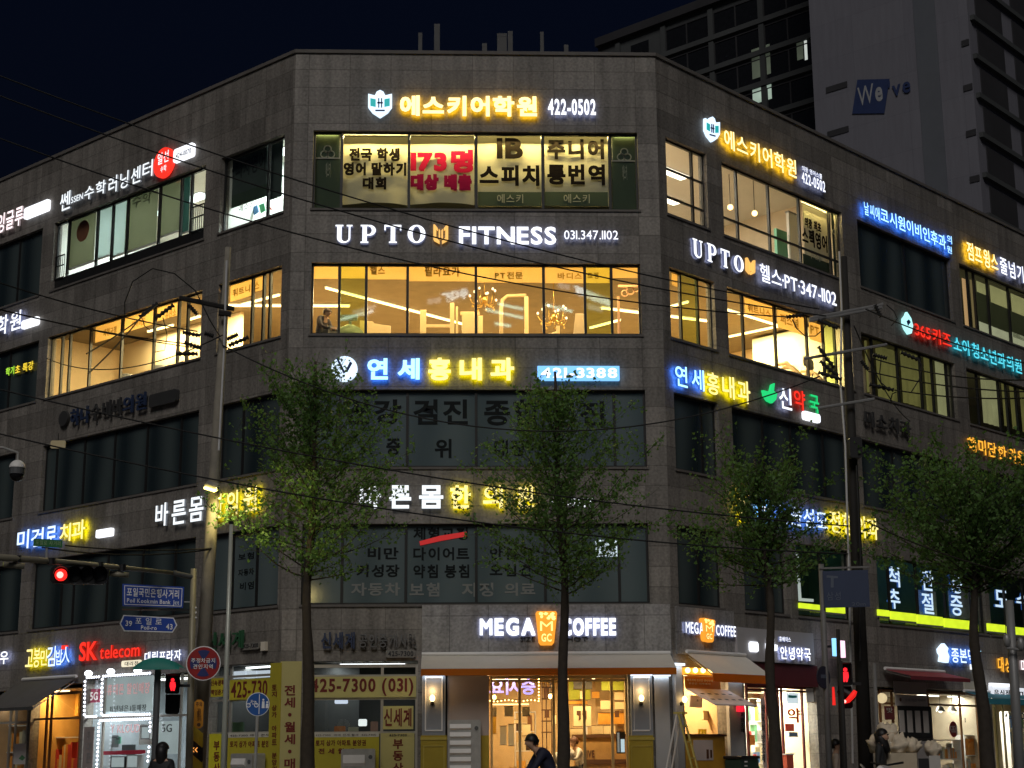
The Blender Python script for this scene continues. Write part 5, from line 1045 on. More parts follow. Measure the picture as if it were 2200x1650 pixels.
for l, xl, yt, yb, xr, d, m, tx in (('lime and grey menu board behind the tree trunk', 1222, 1456, 1503, 1268, -2.0, M_lime, None), ('green edged menu picture left of the wooden post', 1232, 1456, 1480, 1272, -1.95, mat('menu_grey', (.22,.22,.2), .6, 0, .3, 8), None), ('yellow-green box sign at the top right of the coffee shop', 1292, 1462, 1483, 1342, -1.5, M_lime, None),
    ('large cream poster with a dark double mark', 1232, 1517, 1560, 1270, -1.2, E_pos, None), ('cream notice with one cut corner on the right wall', 1290, 1505, 1524, 1316, -1.5, E_pos, None), ('cream notice with small print at the far right of the glass', 1321, 1508, 1524, 1342, -1.5, E_pos, None), ('colourful orange food poster on the right wall', 1285, 1532, 1556, 1343, -1.6, M_ora, None),
    ('left one of two cream leaflets over the counter', 1271, 1559, 1577, 1295, -1.4, E_pos, None), ('right one of two cream leaflets over the counter', 1297, 1559, 1577, 1322, -1.4, E_pos, None), ('small pale leaflet on the left glass pane', 1053, 1522, 1537, 1067, -.4, mat('paper_grey', (.55,.52,.42), .7), None), ('pale leaflet second from left on the glass', 1084, 1518, 1538, 1102, -.4, MATS['paper_grey'], None), ('pale leaflet right of the first wooden post', 1122, 1520, 1538, 1138, -.4, MATS['paper_grey'], None),
    ('brown picture high in the dark lattice', 1168, 1478, 1500, 1180, -2.2, M_brn, None), ('brown picture low in the dark lattice', 1170, 1525, 1541, 1180, -2.2, M_brn, None), ('upper right cream sheet near the door', 1320, 1484, 1504, 1342, -1.6, E_pos, None)):
    s = poster(l, xl, yt, yb, xr, d, m, 'C', tx)
    if 'double mark' in l:
        for a in (1239, 1251): s.poly([(a,1527),(a+9,1527),(a+9,1545),(a+4,1549),(a+5,1538),(a,1536)], M_brn, d+.001, d+.01, 'mark')
t = Fac('C', 'wall_shelf', 'dark wooden lattice shelf in the middle of the coffee shop', 'shelf', 1165, 1470, -2.6); b = MB()
for x in (1164, 1173, 1184): t.box(x, 1462, 1700, x+2.5, None, -2.75, -2.5, '', mbx=b)
for y in (1475, 1500, 1524, 1548, 1572): t.box(1164, y, y+2.5, 1186, None, -2.74, -2.51, '', mbx=b)
b.build('frame', M_brn, t.o)
WG = [mat('mug_cream', (.75,.62,.4), .5), mat('mug_brown', (.25,.11,.04), .5), mat('mug_orange', (.8,.4,.06), .5), mat('mug_dark', (.06,.03,.02), .5)]
t = Fac('C', 'counter', 'long wooden counter with a dark top at the right of the coffee shop', 'counter', 1262, 1582, -1.3); t.box(1236, 1585, 1740, 1346, mat('counter_wood', (.42,.24,.08), .6, 0, .2, 4), -1.9, -1.3, 'front'); t.box(1232, 1578, 1585, 1348, M_brn, -1.95, -1.25, 'top'); t.box(1236, 1632, 1642, 1346, M_brn, -1.299, -1.27, 'dark_band'); t.text('LIVE', 1254, 1612, 1628, 1277, M_brn, .04, False, -1.298, -1.285)
t = Fac('C', 'display_screen', 'tall bluish lit order screen at the right edge of the coffee shop glass', 'screen', 1324, 1570, -.5); t.box(1324, 1572, 1619, 1343, M_black, -.56, -.5, 'case'); t.box(1326, 1574, 1616, 1331, emi('screen_dim', (.45,.5,.52), .35), -.499, -.49, 'left_panel'); t.box(1333.5, 1588, 1616, 1342, emi('screen_blue', (.6,.8,.95), .8), -.499, -.49, 'right_panel')
gl = MB(); t = Fac('C', 'string_lights', 'row of tiny lights strung under the violet word', 'string lights', 1054, 1508, -.7)
for k in range(14): x, z = t.pt(1053+k*8, 1505.5+1.6*math.sin(k), -.7); gl.sphere((x,0,z), .018, 6, 4)
for k in range(7): x, z = t.pt(1157.5, 1459+k*7, -.7); gl.sphere((x,0,z), .018, 6, 4)
gl.build('bulbs', E_bulb2, t.o, kind='stuff'); x0, z0 = t.pt(1053,1503,-.7); x1, _ = t.pt(1158,1503,-.7); MB().tube((x0,0,z0),(x1,0,z0),.006,n=4).build('wire', M_black, t.o)
for l, xl, yt, yb, xr, d, m in (('pale shirt shaped paper hanging at the left of the coffee shop', 1074, 1560, 1600, 1088, -.8, MATS['paper_grey']), ('second pale paper hanging beside the shirt shaped one', 1092, 1556, 1602, 1104, -.8, MATS['paper_grey']), ('yellow upright board at the left end of the coffee shop glass', 1055, 1540, 1576, 1066, -.9, mat('board_yellow', (.7,.42,.05), .6)),
    ('wide cream card right of the first wooden post', 1122, 1556, 1580, 1140, -1.2, E_pos), ('brown card low on the coffee shop wall', 1142, 1590, 1612, 1156, -1.6, M_brn), ('cream slip between the lattice and the trunk', 1186, 1536, 1556, 1195, -1.2, E_pos), ('orange strip above the counter wall notices', 1222, 1506, 1513, 1262, -1.8, M_ora), ('small brown sign by the far door post', 1321, 1528, 1540, 1330, -1.2, M_brn),
    ('tall cream sheet behind the seated person', 1226, 1566, 1586, 1252, -1.8, E_pos), ('amber picture over the counter end', 1272, 1486, 1500, 1288, -1.9, M_ora), ('cream poster high beside the wooden post', 1246, 1484, 1502, 1256, -1.6, E_pos), ('row of small cards under the lit word', 1106, 1546, 1554, 1118, -1.0, E_pos)): poster(l, xl, yt, yb, xr, d, m)
s = Fac('C', 'wall_strip_light', 'thin lit strip low on the left wall of the coffee shop', 'light', 1054, 1512, -1.4); s.box(1054, 1512, 1515, 1136, emi('strip_glow', (1.,.7,.34), 1.6), -1.45, -1.4, 'tube')
# cafe chairs and table, sheep like stuffed bench clutter
def cchair(label, px, d, rz):
    t = thing('cafe_chair', label, 'chair', P('C', hit('C', px, 1650, d)[0], .262, d), rz, 'wooden coffee shop chairs'); MB().rbox(-.22,.22,-.22,.22,.42,.46,.02).build('seat', M_wood, t)
    for x in (-.19,.19):
        MB().box(x-.02,x+.02,-.21,-.17,0,.42).build('leg', M_wood, t); MB().box(x-.02,x+.02,.17,.21,0,.95).build('leg', M_wood, t)
    MB().box(-.168,.168,.175,.205,.62,.92).build('backrest', M_wood, t)
cchair('wooden chair seen low at the left of the coffee shop glass', 1066, -1.0, .4); cchair('wooden chair beside the first wooden post of the coffee shop', 1088, -1.3, -1.2)
t = thing('cafe_table', 'small round table between the two wooden coffee shop chairs', 'table', P('C', hit('C', 1078, 1650, -1.7)[0], .262, -1.7)); MB().zprism([(.35*math.cos(k*.393),.35*math.sin(k*.393)) for k in range(16)], .70, .73).build('top', M_wood, t); MB().tube((0,0,.02),(0,0,.699),.03).build('pedestal', M_black, t); MB().zprism([(.2*math.cos(k*.393),.2*math.sin(k*.393)) for k in range(16)], 0, .02).build('foot', M_black, t)
# --- coffee shop take-out window, right facade
M_pp = MATS['pale_panel']
s = Fac('R', 'facing_panel', 'narrow pale pillar with a bulb lamp at the building corner', 'wall panel', 1446, 1430, 0); s.box(1451, 1428, 1745, 1470, M_pp, .003, .12, 'panel'); s.box(1451, 1424, 1429, 1472, MATS['panel_light'], .121, .25, 'light_strip'); x0, x1, z0, z1 = s.rect(1451, 1424, 1429, 1472, .2); arealight(s.o, ((x0+x1)/2, -.2, z0-.005), x1-x0, .1, MATS['panel_light'])
def bulb(label, F, px, py, d): 
    w_ = Fac(F, 'wall_lamp', label, 'lamp', px, py, d, 'bulb lamps of the coffee shop'); MB().disc(0, -.1, .05, -.03, -.001, 14).tube((0,-.03,-.1), (0,-.12,-.1), .012, n=6).build('bracket', M_black, w_.o); MB().sphere((0,-.12,.0), .065, 10, 8, 1.35).build('bulb', E_lamp, w_.o, True)
bulb('glowing bulb lamp on the narrow pale corner pillar', 'R', 1463, 1503, .12); bulb('glowing bulb lamp under the folded panel of the take-out window', 'R', 1579, 1505, .12)
shoproom('cafe_room', 'R', 1472, 1562, 3.0, 3.6, MATS['cafe_wall'], MATS['cafe_ceiling'])
clight('R', 'warm ceiling light inside the take-out window', .9, 1.9, 3.58, -1.2, -1.0, E_warm, 'coffee shop ceiling lights')
awr = awning('cream side awning with an orange valance on the right facade', 'R', 1474, 1600, 1402, 1446, .95, M_awn, M_val, 18)
s = Fac('R', 'lamp_box', 'glowing orange lamp box with five bulbs over the take-out window', 'lamp box', 1473, 1432, 0); s.box(1473, 1434, 1449, 1556, emi('lamp_box_orange', (1.,.42,.03), .9), .003, .2, 'box'); s.box(1473, 1448, 1451, 1558, M_ora, .201, .26, 'ledge')
for k in range(5): x, z = s.pt(1479+k*16.5, 1440, .26); MB().sphere((x,-.24,z), .07, 10, 7).build('bulb', emi('bulb_gold', (1.,.66,.2), 6), s.o, True)
s = Fac('R', 'menu_board', 'brown orange board with two lines of small white letters', 'sign', 1473, 1452, .02); s.box(1473, 1452, 1479, 1548, mat('board_orange', (.45,.17,.012), .6, 0, .1), -.01, .02, 'board'); s.text('메가커피 음료를 만나보세요', 1476, 1458, 1463, 1536, M_white, 0, False, .022, .03); s.text('주문은 이쪽에서', 1480, 1466, 1470, 1526, M_white, 0, False, .022, .03)
t = Fac('R', 'folding_panel', 'white perforated panel propped open over the take-out counter', 'panel', 1474, 1483, .1); x0, z0 = t.pt(1474,1481,.02); x1, _ = t.pt(1562,1490,.02); b = MB(); b.add([(x0,.08,z0),(x1,.08,z0),(x1+.1,-.75,z0-.42),(x0+.1,-.75,z0-.42),(x0,.08,z0+.03),(x1,.08,z0+.03),(x1+.1,-.75,z0-.39),(x0+.1,-.75,z0-.39)], [(0,3,2,1),(4,5,6,7),(0,1,5,4),(1,2,6,5),(2,3,7,6),(3,0,4,7)]); b.build('panel', mat('panel_pinkwhite', (.68,.60,.58), .6), t.o)
b = MB()
for j in range(2):
    for i in range(5):
        u = .12+.17*i; v = .3+.35*j; x = x0+(x1-x0)*u+.1*v; y = .08-.83*v; z = z0-.42*v+.032
        b.add([(x,y,z),(x+.16,y,z),(x+.17,y-.06,z-.03),(x+.01,y-.06,z-.03)], [(3,2,1,0)])
b.build('slots', M_black, t.o)
t = Fac('R', 'counter', 'orange wood take-out counter with a white drinks poster', 'counter', 1478, 1582, .1); t.box(1478, 1582, 1745, 1560, mat('counter_amber', (.50,.27,.03), .6, 0, .15, 3), -.5, .1, 'front'); t.box(1476, 1577, 1582, 1562, M_brn, -.55, .14, 'top')
t.box(1490, 1590, 1634, 1532, mat('poster_mauve', (.52,.45,.42), .6, 0, .06), .101, .112, 'poster'); b = MB(); t.box(1518, 1610, 1630, 1523, None, .113, .12, '', mbx=b); t.box(1526, 1611, 1628, 1530, None, .113, .12, '', mbx=b); b.build('drink_picture', M_brn, t.o)
t = Fac('R', 'till_screen', 'white tilted order screen hanging in the take-out window', 'screen', 1484, 1492, -.4); t.poly([(1484,1493),(1510,1496),(1508,1521),(1482,1519)], mat('screen_white', (.7,.7,.74), .4), -.46, -.4, 'case'); t.disc(1499, 1505, 2.5, M_grey, -.399, -.39, 'logo')
t = Fac('R', 'paper_cup', 'row of yellow cups on the take-out counter', 'cups', 1505, 1577, -.1); b = MB()
for k in range(3): x, z = t.pt(1503+k*6, 1577, -.1); b.path([(x,0,z),(x,0,z+.12)], [.03,.042], 10)
b.build('cups', M_yel, t.o)
poster('small cream price sheet inside the take-out window', 1511, 1528, 1546, 1522, -.6, E_pos, 'R'); poster('amber picture board inside the take-out window', 1516, 1496, 1524, 1536, -1.2, M_ora, 'R')
s = Fac('R', 'facing_panel', 'pale grey pillar between the take-out window and the pharmacy', 'wall panel', 1564, 1450, 0); s.box(1564, 1453, 1745, 1600, M_pp, .003, .1, 'panel'); s.box(1564, 1449, 1453, 1600, MATS['panel_light'], .101, .18, 'light_strip'); x0, x1, z0, z1 = s.rect(1564, 1449, 1453, 1600, .14); arealight(s.o, ((x0+x1)/2, -.16, z0-.005), x1-x0, .07, MATS['panel_light']); vtext(s, '처방조제', 1592, 1530, 1575, 1599, M_ink, .1, .02)
t = Fac('R', 'fire_lamp', 'small red lit box on the pale pillar beside the pharmacy', 'lamp', 1589, 1507, .1); t.box(1589, 1507, 1529, 1600, emi('red_box', (1.,.02,.05), .9), .101, .22, 'case'); t.disc(1593, 1511, 2, E_P, .221, .24, 'highlight')
t = thing('step_ladder', 'yellow and white A-shaped ladder leaning open before the take-out window', 'ladder', P('R', hit('R', 1466, 1650, 1.0)[0], .262, 1.0), TH['R']+.3)
b = MB()
for x in (-.2,.2): b.path([(x,-.55,0),(x*.8,0,2.2)], .03, 4)
for k in range(1,6): z = k*.38; b.tube((-.2+.03*k*.2,-.55+.25*z,z), (.2-.03*k*.2,-.55+.25*z,z), .018, n=5)
b.build('front_frame', mat('ladder_yellow', (.6,.5,.14), .5), t); b = MB()
for x in (-.2,.2): b.path([(x,.55,0),(x*.8,0.05,2.15)], .028, 4)
b.build('rear_frame', M_white, t); MB().box(-.2,.2,-.1,.12,2.19,2.24).build('top_step', MATS['ladder_yellow'], t)
# --- pharmacy
shoproom('pharmacy_room', 'R', 1602, 1757, 4, 3.42, mat('pharmacy_wall', (.80,.72,.50), .7), M_ceil)
frame('R', 1603, 1756, 1470, [1650, 1676, 1684, 1728], mat('red_brown_frame', (.14,.02,.02), .5), (1484,))
s = Fac('R', 'facing_panel', 'dark red lintel panel over the pharmacy doors', 'wall panel', 1600, 1446, 0); s.box(1601, 1422, 1470, 1757, mat('wine_panel', (.10,.02,.025), .5, 0, .1), .003, .06, 'panel'); s.box(1600, 1454, 1467, 1630, mat('pink_panel', (.60,.14,.16), .5), .061, .08, 'pink_plate')
for a, b, d, l in ((3.3,4.1,-1.0,'left'),(4.6,5.4,-1.0,'middle'),(5.8,6.5,-1.0,'right'),(4,6,-2.6,'rear')): clight('R', 'bright '+l+' ceiling light in the pharmacy', a, b, 3.4, d-.3, d, E_shopw, 'pharmacy ceiling lights')
rr = random.Random(7)
def goods_shelf(label, F, xl, xr, yt, d, cols, rows=5, yb=1745):
    t = Fac(F, 'goods_shelf', label, 'shelf', xl, yt, d, 'stocked shop shelves'); x0, x1, z0, z1 = t.rect(xl, yt, yb, xr, d); z0 = .05-t.z
    b = MB()
    for k in range(rows+1): z = z0+(z1-z0)*k/rows; b.box(x0, x1, 0, .3, z-.015, z+.015)
    b.box(x0-.03, x0-.001, -.01, .32, z0-.02, z1+.02).box(x1+.001, x1+.03, -.01, .32, z0-.02, z1+.02); b.build('rack', M_white, t.o)
    g_ = MB()
    for k in range(rows):
        z = z0+(z1-z0)*k/rows+.017; x = x0+.02
        while x < x1-.08:
            w_ = .05+rr.random()*.11; h = (z1-z0)/rows*(.35+.5*rr.random()); g_.cur = rr.randrange(len(cols)); g_.box(x, min(x+w_, x1), .02, .2, z, z+h); x += w_+.008+rr.random()*.02
    g_.build('goods', cols, t.o, kind='stuff')
CG = [mat('goods_cream', (.7,.62,.4), .6), mat('goods_orange', (.75,.30,.05), .6), mat('goods_green', (.15,.4,.2), .6), mat('goods_white', (.75,.75,.72), .6), mat('goods_red', (.6,.06,.05), .6), mat('goods_blue', (.12,.25,.5), .6), mat('goods_grey', (.35,.34,.3), .6)]
goods_shelf('shelf of boxes behind the left pharmacy pane', 'R', 1606, 1646, 1505, -1.4, CG); goods_shelf('shelf of boxes behind the middle pharmacy pane', 'R', 1686, 1724, 1520, -1.3, CG); goods_shelf('shelf of boxes behind the right pharmacy door', 'R', 1730, 1756, 1512, -1.6, CG)
t = Fac('R', 'hanging_notice', 'white sticker with a pale blue mask picture on the pharmacy glass', 'notice', 1690, 1488, -.09); t.box(1690, 1488, 1512, 1716, emi('sticker_lit', (.75,.9,.95), .7), -.09, -.08, 'sheet'); t.poly([(1694,1493),(1703,1494),(1712,1494),(1712,1499),(1703,1500),(1694,1499)], M_teal, -.079, -.07, 'picture')
t = Fac('R', 'window_letter', 'large red round letter on the pharmacy glass', 'window lettering', 1692, 1522, -.09); t.text('약', 1692, 1521, 1552, 1720, mat('red_letter', (.75,.10,.03), .5), .05, False, -.09, -.075)
t = Fac('R', 'hanging_notice', 'orange and cream notice above the shelves in the left pharmacy pane', 'notice', 1604, 1474, -.6); t.box(1604, 1476, 1487, 1636, CG[0], -.62, -.6, 'upper_sheet'); t.box(1606, 1489, 1500, 1644, E_pos, -.62, -.6, 'lower_sheet'); t.text('건강', 1618, 1490, 1499, 1634, CG[1], .04, False, -.599, -.59)
t = Fac('R', 'door_curtain', 'white vertical strip with small dark letters on the pharmacy door left of the trunk', 'notice', 1634, 1500, -.08); t.box(1634, 1500, 1690, 1646, mat('pinkish_sheet', (.52,.44,.42), .6), -.09, -.08, 'sheet'); vtext(t, '약국처방조제', 1636, 1512, 1640, 1644, M_ink, -.08, .01)
t = Fac('R', 'storage_bin', 'dark green lidded bin standing in front of the pharmacy', 'bin', 1591, 1624, .7); x0, x1, _, z1 = t.rect(1591,1624,1700,1631,.7); zb = .012-t.z; MB().rbox(x0,x1,0,.5,zb,z1-.08,.04).build('body', mat('bin_green', (.02,.05,.035), .5), t.o); MB().rbox(x0-.03,x1+.03,-.03,.53,z1-.079,z1,.02).build('lid', M_black, t.o)
for k in (0, 1): t.box(1600, 1635+k*9, 1638+k*9, 1606, M_white, .701, .71, 'label_strip')
t = Fac('R', 'brick_flue', 'small red brown cabinet at the right of the pharmacy', 'cabinet', 1692, 1622, .15); t.box(1690, 1622, 1700, 1706, mat('goods_redbrown', (.5,.09,.05), .6), .02, .15, 'body'); t.box(1689, 1619, 1622, 1707, M_white, .01, .16, 'top')
goods_shelf('warm stocked shelf behind the coffee shop counter', 'C', 1262, 1320, 1560, -2.6, WG, 4); goods_shelf('drinks shelf at the back left of the coffee shop', 'C', 1108, 1150, 1530, -3.0, WG, 5); goods_shelf('jar shelf inside the take-out window', 'R', 1498, 1536, 1526, -1.6, WG, 4)
for l, xl, yt, yb, xr, d, m in (('cream notice high in the left pharmacy pane', 1610, 1502, 1518, 1626, -.5, CG[0]), ('red notice in the middle pharmacy pane', 1688, 1556, 1570, 1706, -.5, CG[4]), ('blue notice in the middle pharmacy pane', 1696, 1574, 1582, 1714, -.5, CG[5]), ('orange notice low in the left pharmacy pane', 1608, 1580, 1600, 1622, -.5, CG[1]), ('pale sheet on the right pharmacy door', 1732, 1478, 1508, 1750, -.09, CG[3])): poster(l, xl, yt, yb, xr, d, m, 'R')
# --- rice cake shop and neighbours, right facade
shoproom('rice_cake_room', 'R', 1888, 2128, 3.4, 3.3, mat('cake_wall', (.55,.48,.36), .7), M_ceil); shoproom('corner_store_room', 'R', 2134, 2430, 4, 3.3, MATS['pharmacy_wall'], M_ceil)
frame('R', 1889, 2127, 1480, [1922, 2000, 2068, 2104], M_brownf, (1514,)); frame('R', 2135, 2428, 1498, [2160, 2210], mat('green_brown_frame', (.14,.12,.04), .5), (1515,))
for xl, yt, yb, xr, m, l in ((1921,1463,1490,1990,mat('board_grey', (.28,.26,.25), .7, 0, .06),'blank grey board above the lettered one under the red awning'), (1924,1492,1516,1993,mat('board_pale', (.45,.42,.39), .7, 0, .06),'pale board with a dark small logo under the blank grey board'), (1930,1516,1592,2003,M_black,'dark menu case holding four pale strips')):
    s = Fac('R', 'shop_board', l, 'board', xl, yt, .05); s.box(xl, yt, yb, xr, m, .01, .05, 'board')
    if 'logo' in l: s.disc(1935, 1503, 4, M_brn, .051, .06, 'logo'); s.text('우리 떡집 이야기', 1945, 1501, 1507, 1988, M_grey, 0, False, .051, .06)
    if 'strips' in l:
        for k in range(4): x = 1931+k*17.3; s.box(x, 1526+k*.4, 1573+k*.4, x+12.5, MATS['board_pale'], .051, .062, 'menu_strip')
s = Fac('R', 'shop_board', 'grey lower panel of the rice cake shop below the menu case', 'board', 1965, 1585, .05); s.box(1968, 1586, 1740, 2004, MATS['board_grey'], .01, .05, 'board'); s = Fac('R', 'shop_board', 'small maroon lettered poster beside the round lantern', 'board', 1902, 1517, .05); s.box(1902, 1517, 1546, 1922, mat('maroon_board', (.14,.025,.025), .7), .01, .05, 'board'); s.text('맛', 1905, 1520, 1531, 1918, M_bpale, .02, False, .051, .06)
t = thing('round_lantern', 'round white lantern beside the lower end of the utility pole', 'lamp', P('R', *hit('R', 1895, 1500, .7), .7), TH['R']); MB().sphere((0,0,0), .15, 16, 10).build('globe', emi('lantern_warm', (1.,.80,.45), .62, .15, 6), t, True); MB().tube((0,0,.15),(0,.0,.32),.01,n=5).tube((0,0,.31),(0,.69,.31),.012,n=5).build('bracket', M_black, t)
awning('dark red awning of the rice cake shop', 'R', 1900, 2028, 1438, 1452, 1.0, mat('red_awning', (.30,.05,.06), .85, 0, .1, 3), mat('red_awning_dark', (.16,.02,.03), .85), 9)
awning('teal blue awning at the right beside the tree trunk', 'R', 2070, 2200, 1486, 1500, .9, mat('teal_awning', (.03,.17,.22), .85, 0, .1, 3), mat('teal_awning_edge', (.03,.2,.26), .85), 16)
for a, b, d, l in ((14.2,15.4,-1.0,'left'),(16.2,17.2,-1.0,'right')): clight('R', 'white '+l+' ceiling light in the rice cake shop', a, b, 3.28, d-.15, d, E_shopw, 'rice cake shop ceiling lights')
clight('R', 'white ceiling light in the shop at the right edge', 18.4, 20.2, 3.28, -1.3, -1.0, E_shopw, None)
for px, l in ((2020, 'left metal pendant shade in the rice cake shop'), (2046, 'right metal pendant shade in the rice cake shop')):
    x, z = hit('R', px, 1524, -.5); t = thing('pendant_lamp', l, 'lamp', P('R', x, z, -.5), TH['R'], 'rice cake shop pendants'); MB().tube((0,0,.1),(0,0,3.28-z),.008,n=5).build('cord', M_black, t); MB().path([(0,0,-.06),(0,0,.06),(0,0,.12)], [.16,.09,.03], 14, False).build('shade', M_galv, t, True); MB().sphere((0,0,-.04), .07, 10, 6).build('bulb', E_shopw, t, True)
t = Fac('R', 'round_emblem', 'dark red disc with one pale letter on the rice cake shop glass', 'sign', 2050, 1567, -.08); t.disc(2049, 1567, 17, mat('emblem_red', (.22,.015,.015), .6), -.09, -.07, 'disc'); t.text('떡', 2041, 1558, 1579, 2057, MATS['board_pale'], .02, False, -.069, -.06)
goods_shelf('low shelf of rice cakes behind the rice cake shop glass', 'R', 2008, 2068, 1590, -.5, [CG[0], CG[3], CG[1], CG[6]], 3); goods_shelf('brown goods shelf in the second rice cake shop pane', 'R', 2072, 2102, 1580, -.6, [CG[6], CG[1], CG[0]], 3); goods_shelf('stocked shelf of the shop at the right picture edge', 'R', 2166, 2208, 1530, -1.2, [CG[3], CG[5], CG[2], CG[0]], 5)
t = Fac('R', 'wall_cabinet', 'tall pale fridge door with a dark handle in the rice cake shop', 'cabinet', 2072, 1515, -.9); t.box(2072, 1512, 1578, 2100, mat('fridge_white', (.75,.72,.62), .5), -1.3, -.9, 'body'); t.box(2074, 1542, 1552, 2075.5, M_black, -.899, -.87, 'handle')
s = Fac('R', 'window_letter', 'dark phone digits on the glass of the shop at the right edge', 'window lettering', 2160, 1532, -.08); s.text('426-00', 2158, 1530, 1545, 2200, M_ink, .02, False, -.09, -.08)
s = Fac('R', 'shop_board', 'small pale framed notice above the teal awning', 'board', 2071, 1463, .02); s.box(2071, 1463, 1485, 2096, MATS['paper_grey'], .0, .03, 'board')
# --- left facade shops
shoproom('snack_room', 'L', 64, 172, 3.2, 3.5, mat('snack_wall', (.62,.36,.10), .6, 0, .12), M_ceil); shoproom('phone_shop_room', 'L', 178, 440, 3.4, 3.7, mat('phone_wall', (.30,.34,.37), .6, 0, .3, 1.5), M_ceil); shoproom('side_shop_room', 'L', -40, 58, 3, 3.4, mat('side_wall', (.6,.4,.22), .7), M_ceil)
frame('L', 65, 171, 1490, [96, 106], M_brownf, (1544,)); frame('L', 180, 438, 1452, [219, 331, 385], M_alu, (1539,)); frame('L', -38, 57, 1518, [18, 30], M_alu, (1553,))
clight('L', 'warm ceiling light in the rice roll shop', -11.6, -10.4, 3.48, -.7, -.5, lampmat('shop_light_amber', (1.0,.66,.30), 90), None); clight('L', 'white ceiling light at the left of the phone shop', -8.6, -7.4, 3.68, -1.2, -1.0, lampmat('phone_light', (.90,.96,1.), 110), 'phone shop ceiling lights'); clight('L', 'white ceiling light at the right of the phone shop', -6.4, -4.6, 3.68, -1.2, -1.0, MATS['phone_light'], 'phone shop ceiling lights'); clight('L', 'white ceiling light in the shop at the left picture edge', -15.2, -13.9, 3.38, -.9, -.7, E_shopw, None)
awning('dark grey sloping awning of the rice roll shop', 'L', 50, 165, 1462, 1516, 1.5, mat('charcoal_awning', (.10,.095,.09), .85, 0, .1, 3), mat('charcoal_edge', (.05,.05,.05), .85), 8)
t = Fac('L', 'shop_board', 'pale orange wall panel glowing above the rice roll shop counter', 'board', 105, 1492, -1.5); t.box(104, 1488, 1540, 168, mat('panel_apricot', (.75,.42,.08), .6, 0, .08), -1.55, -1.5, 'panel'); t.disc(147, 1553, 6, M_ora, -1.499, -1.48, 'fish_picture')
goods_shelf('counter display of the rice roll shop', 'L', 108, 168, 1585, -.9, [CG[1], CG[0], CG[4]], 2); t = Fac('L', 'standing_poster', 'white poster with a plant drawing at the left shop window', 'poster', 31, 1598, -.07); t.box(31, 1598, 1642, 58, M_white, -.08, -.07, 'sheet'); t.poly([(40,1630),(47,1622),(54,1628),(48,1634)], CG[2], -.069, -.06, 'drawing')
goods_shelf('shelf of goods behind the glass at the left picture edge', 'L', 4, 52, 1560, -.9, [CG[6], CG[0], CG[1]], 3)
t = Fac('L', 'window_poster', 'large pale advertising sheet inside the white light border, with pinkish letters', 'poster', 222, 1456, -.2); t.box(223, 1457, 1530, 328, emi('ad_grey', (.50,.60,.63), .50, .15, 1.5), -.22, -.2, 'sheet'); t.text('휴대폰 할인매장', 231, 1470, 1494, 322, emi('ad_pink', (.95,.55,.58), .5), .05, False, -.199, -.19); t.text('15년넘은 1등매장', 237, 1516, 1530, 314, mat('ad_ink', (.12,.14,.15), .5), .02, False, -.199, -.19)
t = Fac('L', 'window_poster', 'rosy 5G sticker plate in the narrow light bordered pane', 'poster', 190, 1481, -.2); t.box(190, 1481, 1510, 214, emi('magenta_plate', (.60,.10,.20), .35), -.22, -.2, 'sheet'); t.text('5G', 194, 1487, 1505, 210, emi('plate_white', (.95,.9,.92), .8), .04, False, -.199, -.19)
t = Fac('L', 'window_poster', 'white sheet with grey 5G letters behind the pedestrian', 'poster', 337, 1543, -.2); t.box(334, 1550, 1620, 382, MATS['ad_grey'], -.22, -.2, 'sheet'); t.text('5G', 348, 1556, 1573, 369, M_greyp, .02, False, -.199, -.19)
for l, xl, yt, yb, xr, m in (('grey poster left on the back wall of the phone shop', 236, 1580, 1606, 254, M_grey), ('pale green small card on the phone shop wall', 247, 1583, 1598, 259, MATS['mint']), ('white device poster beside the phone shop door', 300, 1556, 1600, 326, M_white), ('dark device poster at the right of the phone shop', 330, 1552, 1586, 341, M_black), ('white sheet low in the phone shop', 262, 1600, 1622, 290, MATS['ad_ink'] if 'ad_ink' in MATS else M_grey)):
    t = Fac('L', 'window_poster', l, 'poster', xl, yt, -1.0, 'posters inside the phone shop'); t.box(xl, yt, yb, xr, m, -1.03, -1.0, 'sheet'); t.box(xl+2, yt+3, yt+6, xr-3, M_greyp, -.999, -.99, 'heading')
t = Fac('L', 'window_lettering', 'pale letters and a red arrow strip on the phone shop door', 'window lettering', 236, 1556, -.09); t.text('Y KLOUD', 238, 1557, 1575, 300, MATS['ad_pink'], .0, False, -.097, -.09); t.poly([(222,1614),(300,1611),(312,1611),(312,1618),(300,1620),(222,1622)], mat('red_strip', (.45,.03,.06), .5), -.097, -.09, 'arrow_strip')
for l, xl, yt, yb, xr in (('upper grey picture frame in the phone shop door',303,1560,1588,322),('dark box on the phone shop door shelf',238,1625,1650,268),('pale box on the phone shop door shelf',272,1622,1650,296)):
    t = Fac('L', 'display_box', l, 'box', xl, yt, -.7, 'boxes inside the phone shop'); t.box(xl, yt, yb, xr, M_black if 'dark' in l else M_grey, -.9, -.7, 'box'); t.box(xl+2, yt+2, yb-2, xr-2, MATS['ad_grey'], -.699, -.69, 'face')
E_dot = emi('led_dot', (.80,.86,1.0), 4)
